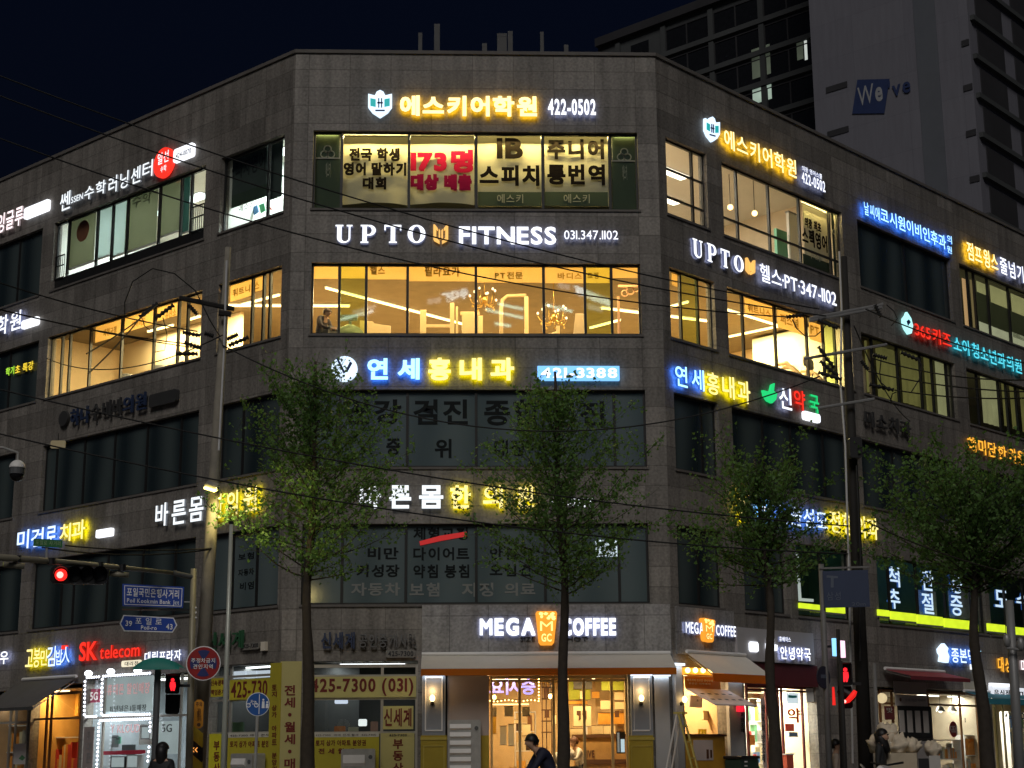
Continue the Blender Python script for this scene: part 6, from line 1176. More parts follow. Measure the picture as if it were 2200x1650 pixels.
def leds(label, F, segs, d=.05, step=.11, r=.034):
    t = Fac(F, 'light_border', label, 'string lights', *segs[0][0], d, 'white light borders of the phone shop'); b = MB(); st = MB()
    for (x0, y0), (x1, y1) in segs:
        a = t.pt(x0, y0, d); c = t.pt(x1, y1, d); n = max(2, int(math.hypot(c[0]-a[0], c[1]-a[1])/step))
        for k in range(n): b.sphere((a[0]+(c[0]-a[0])*(k+.5)/n, -.02, a[1]+(c[1]-a[1])*(k+.5)/n), r, 6, 4)
        st.tube((a[0],.0,a[1]), (c[0],.0,c[1]), .018, n=5)
    b.build('dots', E_dot, t.o, kind='stuff'); st.build('strip', M_white, t.o)
leds('dotted white light border of the narrow 5G pane', 'L', [((184,1460),(182,1540)), ((184,1540),(210,1539)), ((186,1456),(216,1454))]); leds('dotted white light border round the large advertising pane', 'L', [((221,1455),(219,1538)), ((221,1453),(326,1446)), ((221,1537),(325,1534))]); leds('dotted white light border round the phone shop door', 'L', [((214,1548),(325,1544)), ((214,1550),(207,1690)), ((324,1548),(323,1575)), ((322,1600),(318,1640))])
for k, (px, py, l) in enumerate(((190,1447,'left round floodlight over the phone shop'),(238,1443,'middle round floodlight over the phone shop'),(296,1440,'right round floodlight over the phone shop'))):
    t = Fac('L', 'floodlight', l, 'lamp', px, py, .35, 'floodlights over the phone shop'); MB().sphere((0,0,0), .11, 12, 8, .8).build('lamp_head', emi('flood_white', (.85,.92,1.), 5), t.o, True); MB().tube((0,.08,0),(0,.35,.1),.02,n=6).build('bracket', M_grey, t.o)
t = Fac('L', 'fabric_banner', 'narrow pale upright banner left of the phone shop door', 'banner', 180, 1560, .2); t.box(181, 1562, 1690, 199, mat('banner_mauve', (.30,.26,.25), .7), .18, .2, 'sheet'); vtext(t, '휴대폰', 185, 1568, 1640, 195, M_grey, .2, .0)
# ------------------------------------------------------------------ street furniture
def plane(nm, px, dist, turn=0.):
    q = gnd(px, dist); D = ray(px, 1613); TH[nm] = math.atan2(-D.x, D.y) + turn; ORG[nm] = q; return nm
def pole(name, label, p_top, p_base, dist, r0, r1, m, cat='pole', z0=.25, n=14):
    b = gnd(p_base, dist, z0); q = at(p_top[0], p_top[1], dist); t = thing(name, label, cat, b)
    MB().path([(0,0,0.012), (q-b)*.5, q-b], [r1, (r0+r1)/2, r0], n).build('shaft', m, t, True); return t, b, q
M_pcon = mat('pole_concrete', (.24,.22,.18), .85, 0, .2, 4, .3); M_dkpole = mat('dark_pole', (.022,.02,.018), .8, 0, .2, 4, .2)
up_, ub, ut = pole('utility_pole', 'concrete utility pole carrying a crossarm and the small yellow lamp', (490,532), 421, 31.5, .06, .18, M_pcon)
def rel(px, py, dist, b): return at(px, py, dist) - b
D0 = 31.5
MB().path([rel(385,640,D0-.3,ub), rel(503,664,D0-.15,ub)], .05, 6).build('crossarm', M_dkpole, up_); MB().path([rel(470,672,D0-.25,ub), rel(497,675,D0-.25,ub)], .06, 6).build('bracket', M_dkpole, up_)
MB().path([rel(487,560,D0-.22,ub), rel(481,760,D0-.26,ub), rel(470,968,D0-.32,ub)], .022, 6).build('conduit', mat('pale_conduit', (.6,.6,.6), .4), up_)
def insul(t, a, c, b, r=.055, name='insulator'):
    v = c-a; n = 5; pts = [a+v*(k/(2*n)) for k in range(2*n+1)]; MB().path([p-b for p in pts], [r*(.45 if k % 2 else 1) for k in range(2*n+1)], 8).build(name, M_blackrub, t, True)
for a, c in (((301,681),(338,652)),((334,684),(372,656)),((393,714),(430,721)),((396,736),(432,748)),((378,760),(424,760)),((489,728),(510,719)),((492,742),(533,725)),((440,716),(458,722)),((405,655),(424,676))):
    insul(up_, at(*a, D0-.35), at(*c, D0-.3), ub)
MB().path([at(268,690,D0-.5)-ub, at(268,650,D0-.5)-ub, at(285,605,D0-.5)-ub, at(328,577,D0-.45)-ub, at(375,588,D0-.4)-ub, at(420,625,D0-.4)-ub, at(452,690,D0-.35)-ub, at(472,722,D0-.3)-ub], .013, 5).build('loop_cable', M_blackrub, up_)
MB().path([at(306,684,D0-.5)-ub, at(310,700,D0-.5)-ub, at(322,709,D0-.5)-ub], .011, 5).build('loop_cable', M_blackrub, up_); MB().path([at(350,682,D0-.5)-ub, at(359,720,D0-.5)-ub, at(354,752,D0-.5)-ub, at(330,757,D0-.5)-ub], .011, 5).build('loop_cable', M_blackrub, up_)
for z in (2.3, 4.6, 6.1): MB().path([(0,0,z-.03),(0,0,z+.03)], .175-.010*z, 14, False).build('band', M_galv, up_).location = (ut-ub)*(z/(ut-ub).z) - Vector((0,0,z))
# small yellow street lamp on the pole
q = at(455, 1044, D0-.35); lamp = thing('street_lamp', 'small glowing yellow lamp head fixed high on the concrete pole', 'street lamp', q)
MB().rbox(-.13,.13,-.09,.09,-.05,.05,.02).build('housing', M_grey, lamp).rotation_euler = (.5,.3,0); MB().rbox(-.12,.12,-.13,.06,-.085,-.03,.02).build('lens', emi('sodium', (1.,.78,.20), 6), lamp).rotation_euler = (.25,.3,0)
MB().tube((.05,.1,.05),(.10,.30,.02),.02,n=6).build('bracket', M_galv, lamp)
ld = bpy.data.lights.new('lamp_light', 'SPOT'); ld.energy = 150; ld.spot_size = rad(150); ld.spot_blend = .6; ld.color = (1.,.80,.30); ld.shadow_soft_size = .1; lo = bpy.data.objects.new('lamp_light', ld); COL.objects.link(lo); lo.parent = lamp; lo.location = (.12,-.2,-.12); lo.rotation_euler = Vector((1.0,.55,-.9)).to_track_quat('-Z','Y').to_euler()
# right utility pole
rp, rb, rtp = pole('utility_pole', 'dark utility pole with three crossarms in front of the right facade', (1812,552), 1857, 31, .07, .145, M_dkpole)
D1 = 31.0
for a, c in (((1739,684),(1898,654)),((1738,690),(1896,660)),((1727,771),(1906,740)),((1757,877),(1879,857))): MB().path([at(*a, D1-.25)-rb, at(*c, D1-.2)-rb], .03, 6).build('crossarm', M_grey, rp)
MB().path([at(1803,540,D1-.2)-rb, at(1808,662,D1-.2)-rb, at(1806,830,D1-.22)-rb, at(1816,960,D1-.25)-rb, at(1823,1200,D1-.28)-rb, at(1832,1640,D1-.3)-rb], .02, 6).build('conduit', MATS['pale_conduit'], rp)
MB().path([at(1840,1000,D1-.3)-rb, at(1849,1200,D1-.3)-rb, at(1848,1420,D1-.3)-rb], .018, 6).build('cable_guard', M_black, rp)
for a, c in (((1690,681),(1726,677)),((1757,688),(1800,705)),((1758,745),(1792,790)),((1762,776),(1800,808)),((1758,800),(1808,815)),((1876,762),(1905,770)),((1936,757),(1978,775)),((1868,826),(1920,838)),((1880,655),(1893,681)),((1850,775),(1866,795))): insul(rp, at(*a, D1-.35), at(*c, D1-.3), rb, .05)
for pts in (((1702,686),(1712,706),(1730,722),(1752,722),(1768,708),(1775,696)), ((1893,772),(1890,800),(1893,822),(1906,833)), ((1972,770),(1981,785),(1975,815),(1958,842)), ((1913,862),(1917,846),(1926,842)), ((1747,802),(1744,812),(1756,822),(1764,821)), ((1905,655),(1920,668),(1928,684),(1915,700))):
    MB().path([at(x, y, D1-.4)-rb for x, y in pts], .012, 5).build('loop_cable', M_blackrub, rp)
q = at(1866, 1250, D1-.1)
MB().rbox(-.12,.12,-.1,.1,0,.4,.03).build('junction_box', M_black, rp).location = at(1838, 985, D1-.3)-rb
# cables
def cable(label, p, q, sag, r=.014, n=26):
    t = thing('overhead_cable', label, 'cable', p, 0, 'overhead cables'); v = q-p
    MB().path([v*(k/n) - Vector((0,0,4*sag*(k/n)*(1-k/n))) for k in range(n+1)], r, 5).build('wire', M_blackrub, t); return t
W = [('topmost overhead cable sloping from the upper left across the corner banners', (-60,140,27), (1760,664,30.7), .45), ('second overhead cable just below the topmost one on the left', (-60,183,27), (1775,679,30.7), .52), ('third overhead cable crossing the fitness sign', (-60,275,27), (1692,681,30.6), .62),
     ('cable ending at the left pole crossarm from the left edge', (-60,588,29), (424,712,31.2), .1), ('lower cable ending at the left pole insulators', (-60,650,29), (396,738,31.2), .08), ('cable running up from the lower left of the gym window to the crossarm', (190,802,27), (302,682,31), .05), ('second cable rising from the lower left of the gym window', (186,760,27), (338,655,31), .05), ('cable slanting across the left gym window to the pole', (-60,650,27), (424,748,31.2), .06),
     ('cable sagging low from the left edge through the left tree', (-60,822,28), (1822,1130,30.7), .35), ('lowest cable from the left edge past the yellow lamp', (-60,918,28), (1822,1190,30.7), .4), ('cable between the two poles above the third storey sign', (478,742,31.2), (1762,808,30.7), 1.4),
     ('upper cable from the right pole to the right edge', (1860,664,30.7), (2290,800,27), .12), ('middle cable from the right pole to the right edge', (1922,838,30.7), (2290,850,27), .1), ('cable crossing the dim yellow windows to the right edge', (1866,798,30.7), (2290,842,27), .12), ('lower cable from the right pole to the right edge', (1875,770,30.7), (2290,812,27), .18), ('cable leaving the lowest crossarm for the right edge', (1860,1120,30.7), (2290,1255,27), .15),
     ('thin service cable from the left pole down to the sign arm', (455,1178,31.4), (140,1172,29), .06), ('second thin service cable to the sign arm', (455,1180,31.4), (90,1176,29), .12), ('service cable from the right pole to the facade above the dental sign', (1835,700,30.7), (1955,905,41), .3), ('service cable from the left pole to the left facade', (478,720,31.2), (100,770,46), .5)]
for l, a, b, sg_ in W: cable(l, at(*a), at(*b), sg_)
t = thing('cable_tag', 'small pale plate hanging on the sagging cable at the left', 'tag', at(125,955,28.3)); MB().rbox(-.13,.13,-.01,.01,-.07,.07,.02).build('plate', mat('tag_cream', (.62,.52,.30), .6), t); MB().tube((0,0,.07),(0,0,.2),.006,n=5).build('hanger', M_black, t)
# signal mast with its arm
M_mast = mat('mast_paint', (.26,.24,.18), .5, .2, .15, 5)
ms, mb_, mt = pole('signal_mast', 'pale steel signal mast with a long arm reaching left', (416,1222), 409, 31, .055, .075, M_mast, 'signal mast')
MB().path([at(414,1240,31)-mb_, at(372,1231,30.8)-mb_], [.05,.05], 10).build('arm_joint', M_greyp, ms); MB().path([at(372,1231,30.8)-mb_, at(215,1215,29.6)-mb_, at(90,1204,28.6)-mb_, at(-70,1192,27.4)-mb_], [.035,.05,.055,.06], 10).build('arm', M_mast, ms, True)
for px, py, d in ((214,1214,29.6),(262,1219,29.9),(110,1205,28.7),(37,1200,28.2)): MB().tube(at(px,py-6,d)-mb_, at(px,py+8,d)-mb_, .07, n=10).build('clamp', M_black, ms)
for k, y in enumerate((1306,1316,1327)): MB().sphere(at(421,y,30.85)-mb_, .022, 6, 4).build('bolt', M_white, ms)
def facing(name, label, cat, px, py, dist, turn=0., group=None):
    nm = plane('p_%s_%d' % (name, px), px, dist, turn); return Fac(nm, name, label, cat, px, py, 0, group)
# traffic signal: four lenses in a row, red one lit
s = facing('traffic_light', 'horizontal traffic light with its left red lens lit, hanging under the mast arm', 'traffic light', 170, 1218, 29.2)
s.box(109, 1216, 1253, 230, M_black, -.16, 0, 'housing', .05)
for k, x in enumerate((131,160,188,215)):
    s.disc(x, 1235, 13, emi('red_lens', (1.,.02,.015), 1.6) if k == 0 else mat('dark_lens', (.006,.006,.006), .4), .001, .02, 'lens')
    if k == 0: s.disc(x-2, 1235, 4, emi('red_core', (1.,.42,.36), 2), .021, .03, 'lens_core', 7)
    x0, z0 = s.pt(x, 1235, 0); b = MB(); n = 12
    for j in range(n):
        a0, a1 = rad(-20+220*j/n), rad(-20+220*(j+1)/n); r_ = .128
        b.add([(x0+r_*math.cos(a),y,z0+r_*math.sin(a)) for a in (a0, a1) for y in (0, -.26)], [(0,1,3,2)])
    b.build('visor', M_blackrub, s.o)
s.box(121, 1207, 1216, 126, M_black, -.1, -.06, 'hanger'); s.box(212, 1209, 1216, 217, M_black, -.1, -.06, 'hanger')
for px, py, d, l in ((30,1216,28.2,'tube shaped camera under the mast arm at the far left'),(256,1235,29.9,'tube shaped camera under the mast arm right of the traffic light')):
    t = thing('traffic_camera', l, 'camera', at(px,py,d), math.atan2(1,6)+.1, 'cameras under the mast arm'); MB().path([(-.17,0,.02),(.17,0,0)], .05, 10).build('body', M_mast, t, True); MB().disc(0,0,.048,-.003,.003,14).build('lens', mat('lens_yellow', (.55,.6,.1), .2), t).matrix_local = Matrix.Translation((-.176,0,.02)) @ Matrix.Rotation(rad(90), 4, 'Z'); MB().tube((0,0,.05),(.0,.0,.17),.018,n=6).build('bracket', M_black, t)
s = facing('road_plate', 'small green road plate standing on the mast arm before the dental sign', 'sign', 102, 1157, 28.7, .25); s.box(73, 1157, 1173, 134, mat('road_sign_green', (.05,.20,.07), .5), -.02, 0, 'plate'); s.text('포일로 사거리', 77, 1160, 1170, 130, mat('sign_pale', (.35,.5,.3), .5), 0, False, .001, .006); s.box(99, 1173, 1203, 102, M_galv, -.05, -.021, 'post')
s = facing('dome_camera', 'white dome camera hanging at the left picture edge', 'camera', 37, 1005, 28)
MB().sphere((0,0,0), .135, 16, 10, 1.0, .5).build('hood', M_white, s.o, True); o_ = MB().path([(0,0,-.001),(0,0,-.11)], [.128,.125], 16).build('ring', M_greyp, s.o); MB().sphere((0,0,-.12), .118, 16, 10).build('dome', mat('dome_glass', (.01,.01,.012), .1), s.o, True)
a = Vector((0,0,.13)); MB().path([(0,0,.12),(0,0,.26),(-.25,0,.34),(-1.2,.1,.36)], .022, 8).build('bracket', M_galv, s.o)
# blue street name signs
M_sb = mat('street_sign_blue', (.02,.07,.40), .45, 0, .05); M_sw = mat('sign_reflective', (.92,.92,.92), .4, 0, 0)
s = facing('street_sign', 'blue rectangular junction sign in Korean and English on the signal mast', 'street sign', 328, 1256, 30.8)
def tilted(pts): return pts
s.poly([(263,1254),(396,1261),(393,1306),(263,1302)], M_sb, -.03, 0, 'plate'); b = MB()
for q in ([(267,1257.5),(392,1264),(392,1265.5),(267,1259)],[(267,1297.5),(390,1301.5),(390,1303),(267,1299)],[(267,1259),(268.5,1259),(268.5,1297.5),(267,1297.5)],[(390.5,1265.5),(392,1265.5),(390,1301.5),(388.5,1301.5)]): s.poly(q, None, .001, .006, '', mbx=b)
b.build('border', M_sw, s.o)
def stext(t, xl, yl, xr, yr, h, m, bold=.015):
    x0, z1 = s.pt(xl, yl, 0); x1, z2 = s.pt(xr, yr, 0); z0 = s.pt(xl, yl+h, 0)[1]; k = (z2-z1)/(x1-x0)
    mb = text_mb(t, x0, x1, z0, z1, -.008, -.001, bold); mb.v = [(x, y, z+(x-x0)*k) for x, y, z in mb.v]; mb.build('lettering', m, s.o)
stext('포일국민은행사거리', 273, 1262, 385, 1267.5, 19, M_sw, .02); stext('Poil Kookmin Bank Jct', 273, 1285, 385, 1290, 12, M_sw, .02); s.box(396, 1292, 1294, 408, M_galv, -.02, -.005, 'bracket')
s = facing('street_sign', 'blue arrow ended road name sign with house numbers below the junction sign', 'street sign', 320, 1322, 30.8)
s.poly([(257,1340),(265,1321),(373,1327),(381,1343),(371,1359),(266,1356)], M_sw, -.03, 0, 'plate'); s.poly([(260,1340),(267,1323.5),(372,1329),(378,1343),(370,1356.5),(268,1353.5)], M_sb, .001, .006, 'face')
_st = lambda *a: stext(*a)
def stext2(t, xl, yl, xr, yr, h, bold=.015):
    x0, z1 = s.pt(xl, yl, 0); x1, z2 = s.pt(xr, yr, 0); z0 = s.pt(xl, yl+h, 0)[1]; k = (z2-z1)/(x1-x0)
    mb = text_mb(t, x0, x1, z0, z1, -.014, -.007, bold); mb.v = [(x, y, z+(x-x0)*k) for x, y, z in mb.v]; mb.build('lettering', M_sw, s.o)
stext2('포 일 로', 291, 1326, 348, 1328.5, 15, .01); stext2('Poil-ro', 303, 1343.5, 337, 1345, 9, .02); stext2('39', 270, 1333, 284, 1334, 12, .02); stext2('43', 357, 1340, 371, 1341, 12, .02); s.box(340, 1308, 1312, 406, M_black, -.06, -.031, 'bracket'); s.box(262, 1308, 1311, 345, mat('bracket_brown', (.12,.07,.05), .5), -.06, -.031, 'rail')
# thin white steel pole and signs
wp, wb, wt = pole('steel_pole', 'slim white steel pole standing right of the concrete pole', (497,1126), 481, 29.5, .035, .06, mat('white_steel', (.48,.50,.44), .4, .2, .1)); MB().tube(wt-wb, wt-wb+Vector((0,0,.05)), .045, n=8).build('cap', M_black, wp)
s = facing('no_parking_sign', 'round red and blue tow zone sign fixed to the concrete pole', 'road sign', 437, 1425, 30.6)
s.disc(437, 1425, 37, M_sw, -.02, 0, 'rim'); s.disc(437, 1425, 35, mat('road_sign_red', (.33,.02,.02), .45), .001, .006, 'red_face'); x0, z0 = s.pt(437,1425,0); b = MB()
for k in range(4):
    a = k*math.pi/2; c_ = .20; pts = []
    for j in range(7): q_ = a-rad(27)+rad(54)*j/6; pts.append((x0+.245*math.cos(q_), z0+.245*math.sin(q_)))
    pts += [(x0+.08*math.cos(a+rad(15)), z0+.08*math.sin(a+rad(15))), (x0+.08*math.cos(a-rad(15)), z0+.08*math.sin(a-rad(15)))]
    b.prism(pts, -.012, -.007)
b.build('blue_field', mat('sign_navy', (.03,.04,.16), .45), s.o); s.text('주정차금지', 411, 1414, 1424, 462, M_sw, .01, False, .013, .018); s.text('견인지역', 415, 1427, 1437, 457, M_sw, .01, False, .013, .018)
s = facing('cycle_path_sign', 'round blue bicycle and pedestrian sign on its own thin post', 'road sign', 554, 1513, 29.5)
s.disc(554, 1513, 25.5, M_sw, -.015, 0, 'rim'); s.disc(554, 1513, 24, mat('road_sign_blue', (.02,.10,.35), .45), .001, .006, 'blue_face'); x0, z0 = s.pt(554,1513,0); k = 1/115.; b = MB()
for cx_ in (-20+2, -2): b.ring(x0+cx_*k-.01, z0-2*k, 3*k, 4.6*k, -.012, -.007, 14)
for (u0,v0),(u1,v1) in (((-19,-2),(-13,6)),((-13,6),(-4,6)),((-4,6),(-3,-2)),((-13,6),(-10,-1)),((-10,-1),(-4,6)),((-15,8),(-11,8))): b.path([(x0+u0*k,-.0095,z0+v0*k),(x0+u1*k,-.0095,z0+v1*k)], .006, 4)
b.prism([(x0+2*k,z0-20*k),(x0+3.4*k,z0-20*k),(x0+3.4*k,z0+20*k),(x0+2*k,z0+20*k)], -.012, -.007)
for u, h in ((11,14),(19,9)):
    b.disc(x0+u*k, z0+(h-5)*k, 2.2*k, -.012, -.007, 10); b.prism([(x0+(u-3)*k,z0-8*k),(x0+(u+3)*k,z0-8*k),(x0+(u+2.5)*k,z0+(h-8)*k),(x0+(u-2.5)*k,z0+(h-8)*k)], -.012, -.007)
b.build('pictogram', M_sw, s.o); p0 = s.pt(554,1540,0); MB().tube((x0,.03,z0+.2),(x0-.03,.03,.012-s.z),.028,n=8).build('post', M_galv, s.o)
s = facing('pole_plate', 'orange rounded plate strapped to the concrete pole', 'plate', 427, 1536, 30.6); s.box(418, 1503, 1565, 437, mat('plate_orange', (.62,.26,.02), .5), -.02, 0, 'plate', .05); s.text('주의', 421, 1508, 1518, 434, M_brn, .02, False, .001, .006); vtext(s, '고압전기', 423, 1522, 1550, 432, M_brn, 0, .0); s.disc(427, 1557, 4, M_brn, .001, .006, 'round_mark')
t = thing('pole_wrap', 'black and yellow chevron guard wrapped round the foot of the concrete pole', 'pole guard', ub); b = MB()
for j in range(6):
    b.cur = j % 2
    for i in range(16):
        a0, a1 = 2*math.pi*i/16, 2*math.pi*(i+1)/16; r_ = .187; f_ = lambda a: .32*abs(math.sin(a/2+.4))
        b.add([(r_*math.cos(a0),r_*math.sin(a0),.1+j*.27+f_(a0)),(r_*math.cos(a1),r_*math.sin(a1),.1+j*.27+f_(a1)),(r_*math.cos(a1),r_*math.sin(a1),.1+(j+1)*.27+f_(a1)),(r_*math.cos(a0),r_*math.sin(a0),.1+(j+1)*.27+f_(a0))], [(0,1,2,3)])
b.build('sleeve', [M_black, mat('guard_yellow', (.5,.36,.03), .5)], t)
s = facing('pole_wrap_arrow', 'small glowing orange double arrow on the pole guard', 'reflector', 418, 1611, 31.2); 
for k in (0, 1): s.poly([(411+k*7,1611),(416+k*7,1606),(418+k*7,1606),(414+k*7,1611),(418+k*7,1616),(416+k*7,1616)], emi('arrow_orange', (1.,.38,.08), 1.2), .0, .02, 'arrow')
# pedestrian signal on the left and teal sunshade
sh = thing('sunshade', 'folded teal sunshade canopy on a dark post beside the phone shop', 'sunshade', gnd(336, 29, .25)); b = MB(); top = at(340,1446,29).z; lowz = at(340,1472,29).z
n = 10; 
for i in range(n): 
    u0, u1 = -.40+.80*i/n, -.40+.80*(i+1)/n; f_ = lambda u: top-(top-lowz)*.8*abs(u/.40)**2.2
    b.add([(u0,-.35,f_(u0)),(u1,-.35,f_(u1)),(u1,.35,f_(u1)),(u0,.35,f_(u0)),(u0,-.37,lowz),(u1,-.37,lowz)], [(0,1,2,3),(4,5,1,0)])
b.build('canopy', mat('teal_canopy', (.03,.30,.25), .55, 0, .12, 3, tl=.3), sh, True); MB().tube((-.03,0,.012),(-.03,0,top-.05),.055,n=10).build('post', M_greyp, sh)
def pedsig(label, px, dist, yt, yb, wpx, on):
    s = facing('pedestrian_signal', label, 'pedestrian signal', px, yt, dist, 0., 'pedestrian signals'); ym = (yt+yb)/2
    s.box(px-wpx/2, yt, ym-1, px+wpx/2, M_black, -.22, 0, 'upper_case', .03); s.box(px-wpx/2, ym+1, yb, px+wpx/2, M_black, -.22, 0, 'lower_case', .03)
    for y0, y1 in ((yt, ym-1), (ym+1, yb)):
        x0, z0 = s.pt(px-wpx*.42, y0+3, 0); x1, z1 = s.pt(px+wpx*.42, y1-3, 0); s.box(px-wpx*.42, y0+3, y1-3, px+wpx*.42, MATS['dark_lens'], .001, .006, 'lens')
        MB().box(x0-.02,x1+.02,-.28,-.007,z0,z0+.015).box(x0-.02,x0-.005,-.24,-.007,z1+.08,z0-.001).box(x1+.005,x1+.02,-.24,-.007,z1+.08,z0-.001).build('visor', M_blackrub, s.o)
    h = (ym-yt); cx_, cy0 = px, yt+h*.5
    s.disc(cx_, cy0-h*.2, h*.09, on, .007, .016, 'red_figure'); s.poly([(cx_-h*.13,cy0-h*.1),(cx_+h*.13,cy0-h*.1),(cx_+h*.15,cy0+h*.12),(cx_+h*.09,cy0+h*.34),(cx_+h*.02,cy0+h*.34),(cx_,cy0+h*.14),(cx_-h*.02,cy0+h*.34),(cx_-h*.09,cy0+h*.34),(cx_-h*.15,cy0+h*.12)], on, .007, .016, 'red_figure'); return s
E_man = emi('red_man', (1.,.02,.03), 1.5)
s = pedsig('pedestrian signal with a lit red figure beside the teal canopy', 371, 29.8, 1448, 1534, 30, E_man); s.box(386, 1470, 1476, 408, M_black, -.16, -.1, 'arm')
s = pedsig('pedestrian signal with a lit red figure in front of the right utility pole', 1816, 29.6, 1424, 1522, 31, E_man); s.box(1831, 1466, 1472, 1850, M_black, -.16, -.1, 'arm')
t = facing('signal_visor', 'curved signal visor with red lamplight painted on, below the right red figure', 'traffic light', 1825, 1500, 29.2, .9); b = MB(); pts = [(1812,1510),(1822,1505),(1833,1493),(1838,1484)]
MB().path([at(x, y, 29.2)-Vector(t.o.location) for x, y in pts], [.025,.045,.05,.035], 8).build('glow_painted_visor', emi('visor_painted_glow', (1.,.02,.015), .8), t.o, True); t.o.rotation_euler = (0,0,0); MB().sphere(at(1815,1507,29.1)-Vector(t.o.location), .028, 8, 6).build('bright_lens', emi('red_core', (1.,.42,.36), 6), t.o, True)  # lamplight falling on the visor is put into its material as emission
MB().path([at(1790,1476,29.3)-Vector(t.o.location), at(1792,1515,29.3)-Vector(t.o.location)], [.02,.03], 6).build('side_visor', MATS['visor_painted_glow'], t.o); MB().path([at(1802,1480,29.35)-Vector(t.o.location), at(1838,1500,29.35)-Vector(t.o.location)], .07, 8).build('case', M_black, t.o)
# right hand poles and blue road sign
M_gp = mat('grey_post', (.17,.165,.16), .6, .1, .12, 5)
gp, gb, gt = pole('sign_post', 'grey post carrying the dark blue road sign', (1764,1212), 1779, 29.8, .05, .06, M_gp)
s = facing('road_sign', 'unlit dark blue road sign in a thin frame before the clinic window', 'road sign', 1816, 1222, 29.7); s.box(1767, 1227, 1306, 1867, mat('road_sign_navy', (.035,.05,.10), .5, 0, .1), -.03, 0, 'plate'); s.box(1760, 1219, 1223, 1868, M_gp, -.06, -.031, 'frame_bar'); s.box(1866, 1223, 1306, 1869, M_gp, -.06, -.031, 'frame_bar'); s.text('삼성', 1776, 1272, 1290, 1806, mat('sign_faint', (.10,.12,.16), .5), .0, False, .001, .006); s.poly([(1776,1236),(1800,1238),(1800,1242),(1791,1242),(1791,1262),(1785,1262),(1785,1241),(1776,1241)], MATS['sign_faint'], .001, .006, 'arrow'); s.text('20m', 1830, 1294, 1302, 1860, MATS['sign_faint'], .0, False, .001, .006)
s = facing('round_sign', 'dark round road sign seen edge on, on the grey post', 'road sign', 1770, 1455, 29.6, .95); s.disc(1770, 1455, 24, mat('sign_back', (.03,.03,.05), .6), -.02, 0, 'disc'); s.box(1764, 1449, 1457, 1776, MATS['sign_faint'], .001, .006, 'lettering_strip')
MB().tube(at(1763,1440,29.75)-Vector(s.o.location), at(1772,1470,29.75)-Vector(s.o.location), .04, n=6).build('clamp', M_galv, s.o)
for px, d, y, l, m in ((1800,29.4,1352,'thin dark post left of the lit pink and blue panel',M_dkpole),(1806,29.0,1420,'thin dark pole carrying the right pedestrian signal',M_dkpole),(1878,30.2,1425,'grey stub post right of the dark utility pole',M_gp)): pole('street_post', l, (px,y), px+6, d, .035, .045, m)
lp_, lb_, lt_ = pole('light_pole', 'grey light pole with twin fittings at the right picture edge', (2168,1290), 2186, 30.3, .075, .1, mat('light_pole_grey', (.24,.24,.24), .5, .2, .1))
for a, l in (((2163,1376),'l'),((2193,1384),'r')): MB().sphere(at(*a, 30.1)-lb_, .07, 10, 7, 1.8).build('fitting', M_grey, lp_, True)
MB().tube(at(2163,1392,30.1)-lb_, at(2193,1396,30.1)-lb_, .025, n=6).build('fitting_bar', M_grey, lp_)
# ------------------------------------------------------------------ street trees (young ginkgos)
M_bark = mat('bark', (.045,.036,.028), .9, 0, .25, 9, .6); 
def leafmat(name, c, c2):
    m = bpy.data.materials.new(name); m.use_nodes = True; t = m.node_tree; b = t.nodes['Principled BSDF']; b.inputs['Roughness'].default_value = .6
    oi = t.nodes.new('ShaderNodeTexCoord'); nz = t.nodes.new('ShaderNodeTexNoise'); nz.inputs['Scale'].default_value = 1.6; nz.inputs['Detail'].default_value = 6; t.links.new(oi.outputs['Object'], nz.inputs['Vector'])
    mx = t.nodes.new('ShaderNodeMix'); mx.data_type = 'RGBA'; mx.inputs[6].default_value = (*c, 1); mx.inputs[7].default_value = (*c2, 1); t.links.new(nz.outputs['Fac'], mx.inputs[0]); t.links.new(mx.outputs[2], b.inputs['Base Color'])
    tr = t.nodes.new('ShaderNodeBsdfTranslucent'); t.links.new(mx.outputs[2], tr.inputs[0]); ms = t.nodes.new('ShaderNodeMixShader'); ms.inputs[0].default_value = .45
    t.links.new(b.outputs[0], ms.inputs[1]); t.links.new(tr.outputs[0], ms.inputs[2]); t.links.new(ms.outputs[0], t.nodes['Material Output'].inputs[0]); return m
M_leaf = leafmat('ginkgo_leaf', (.075,.175,.04), (.16,.30,.075))
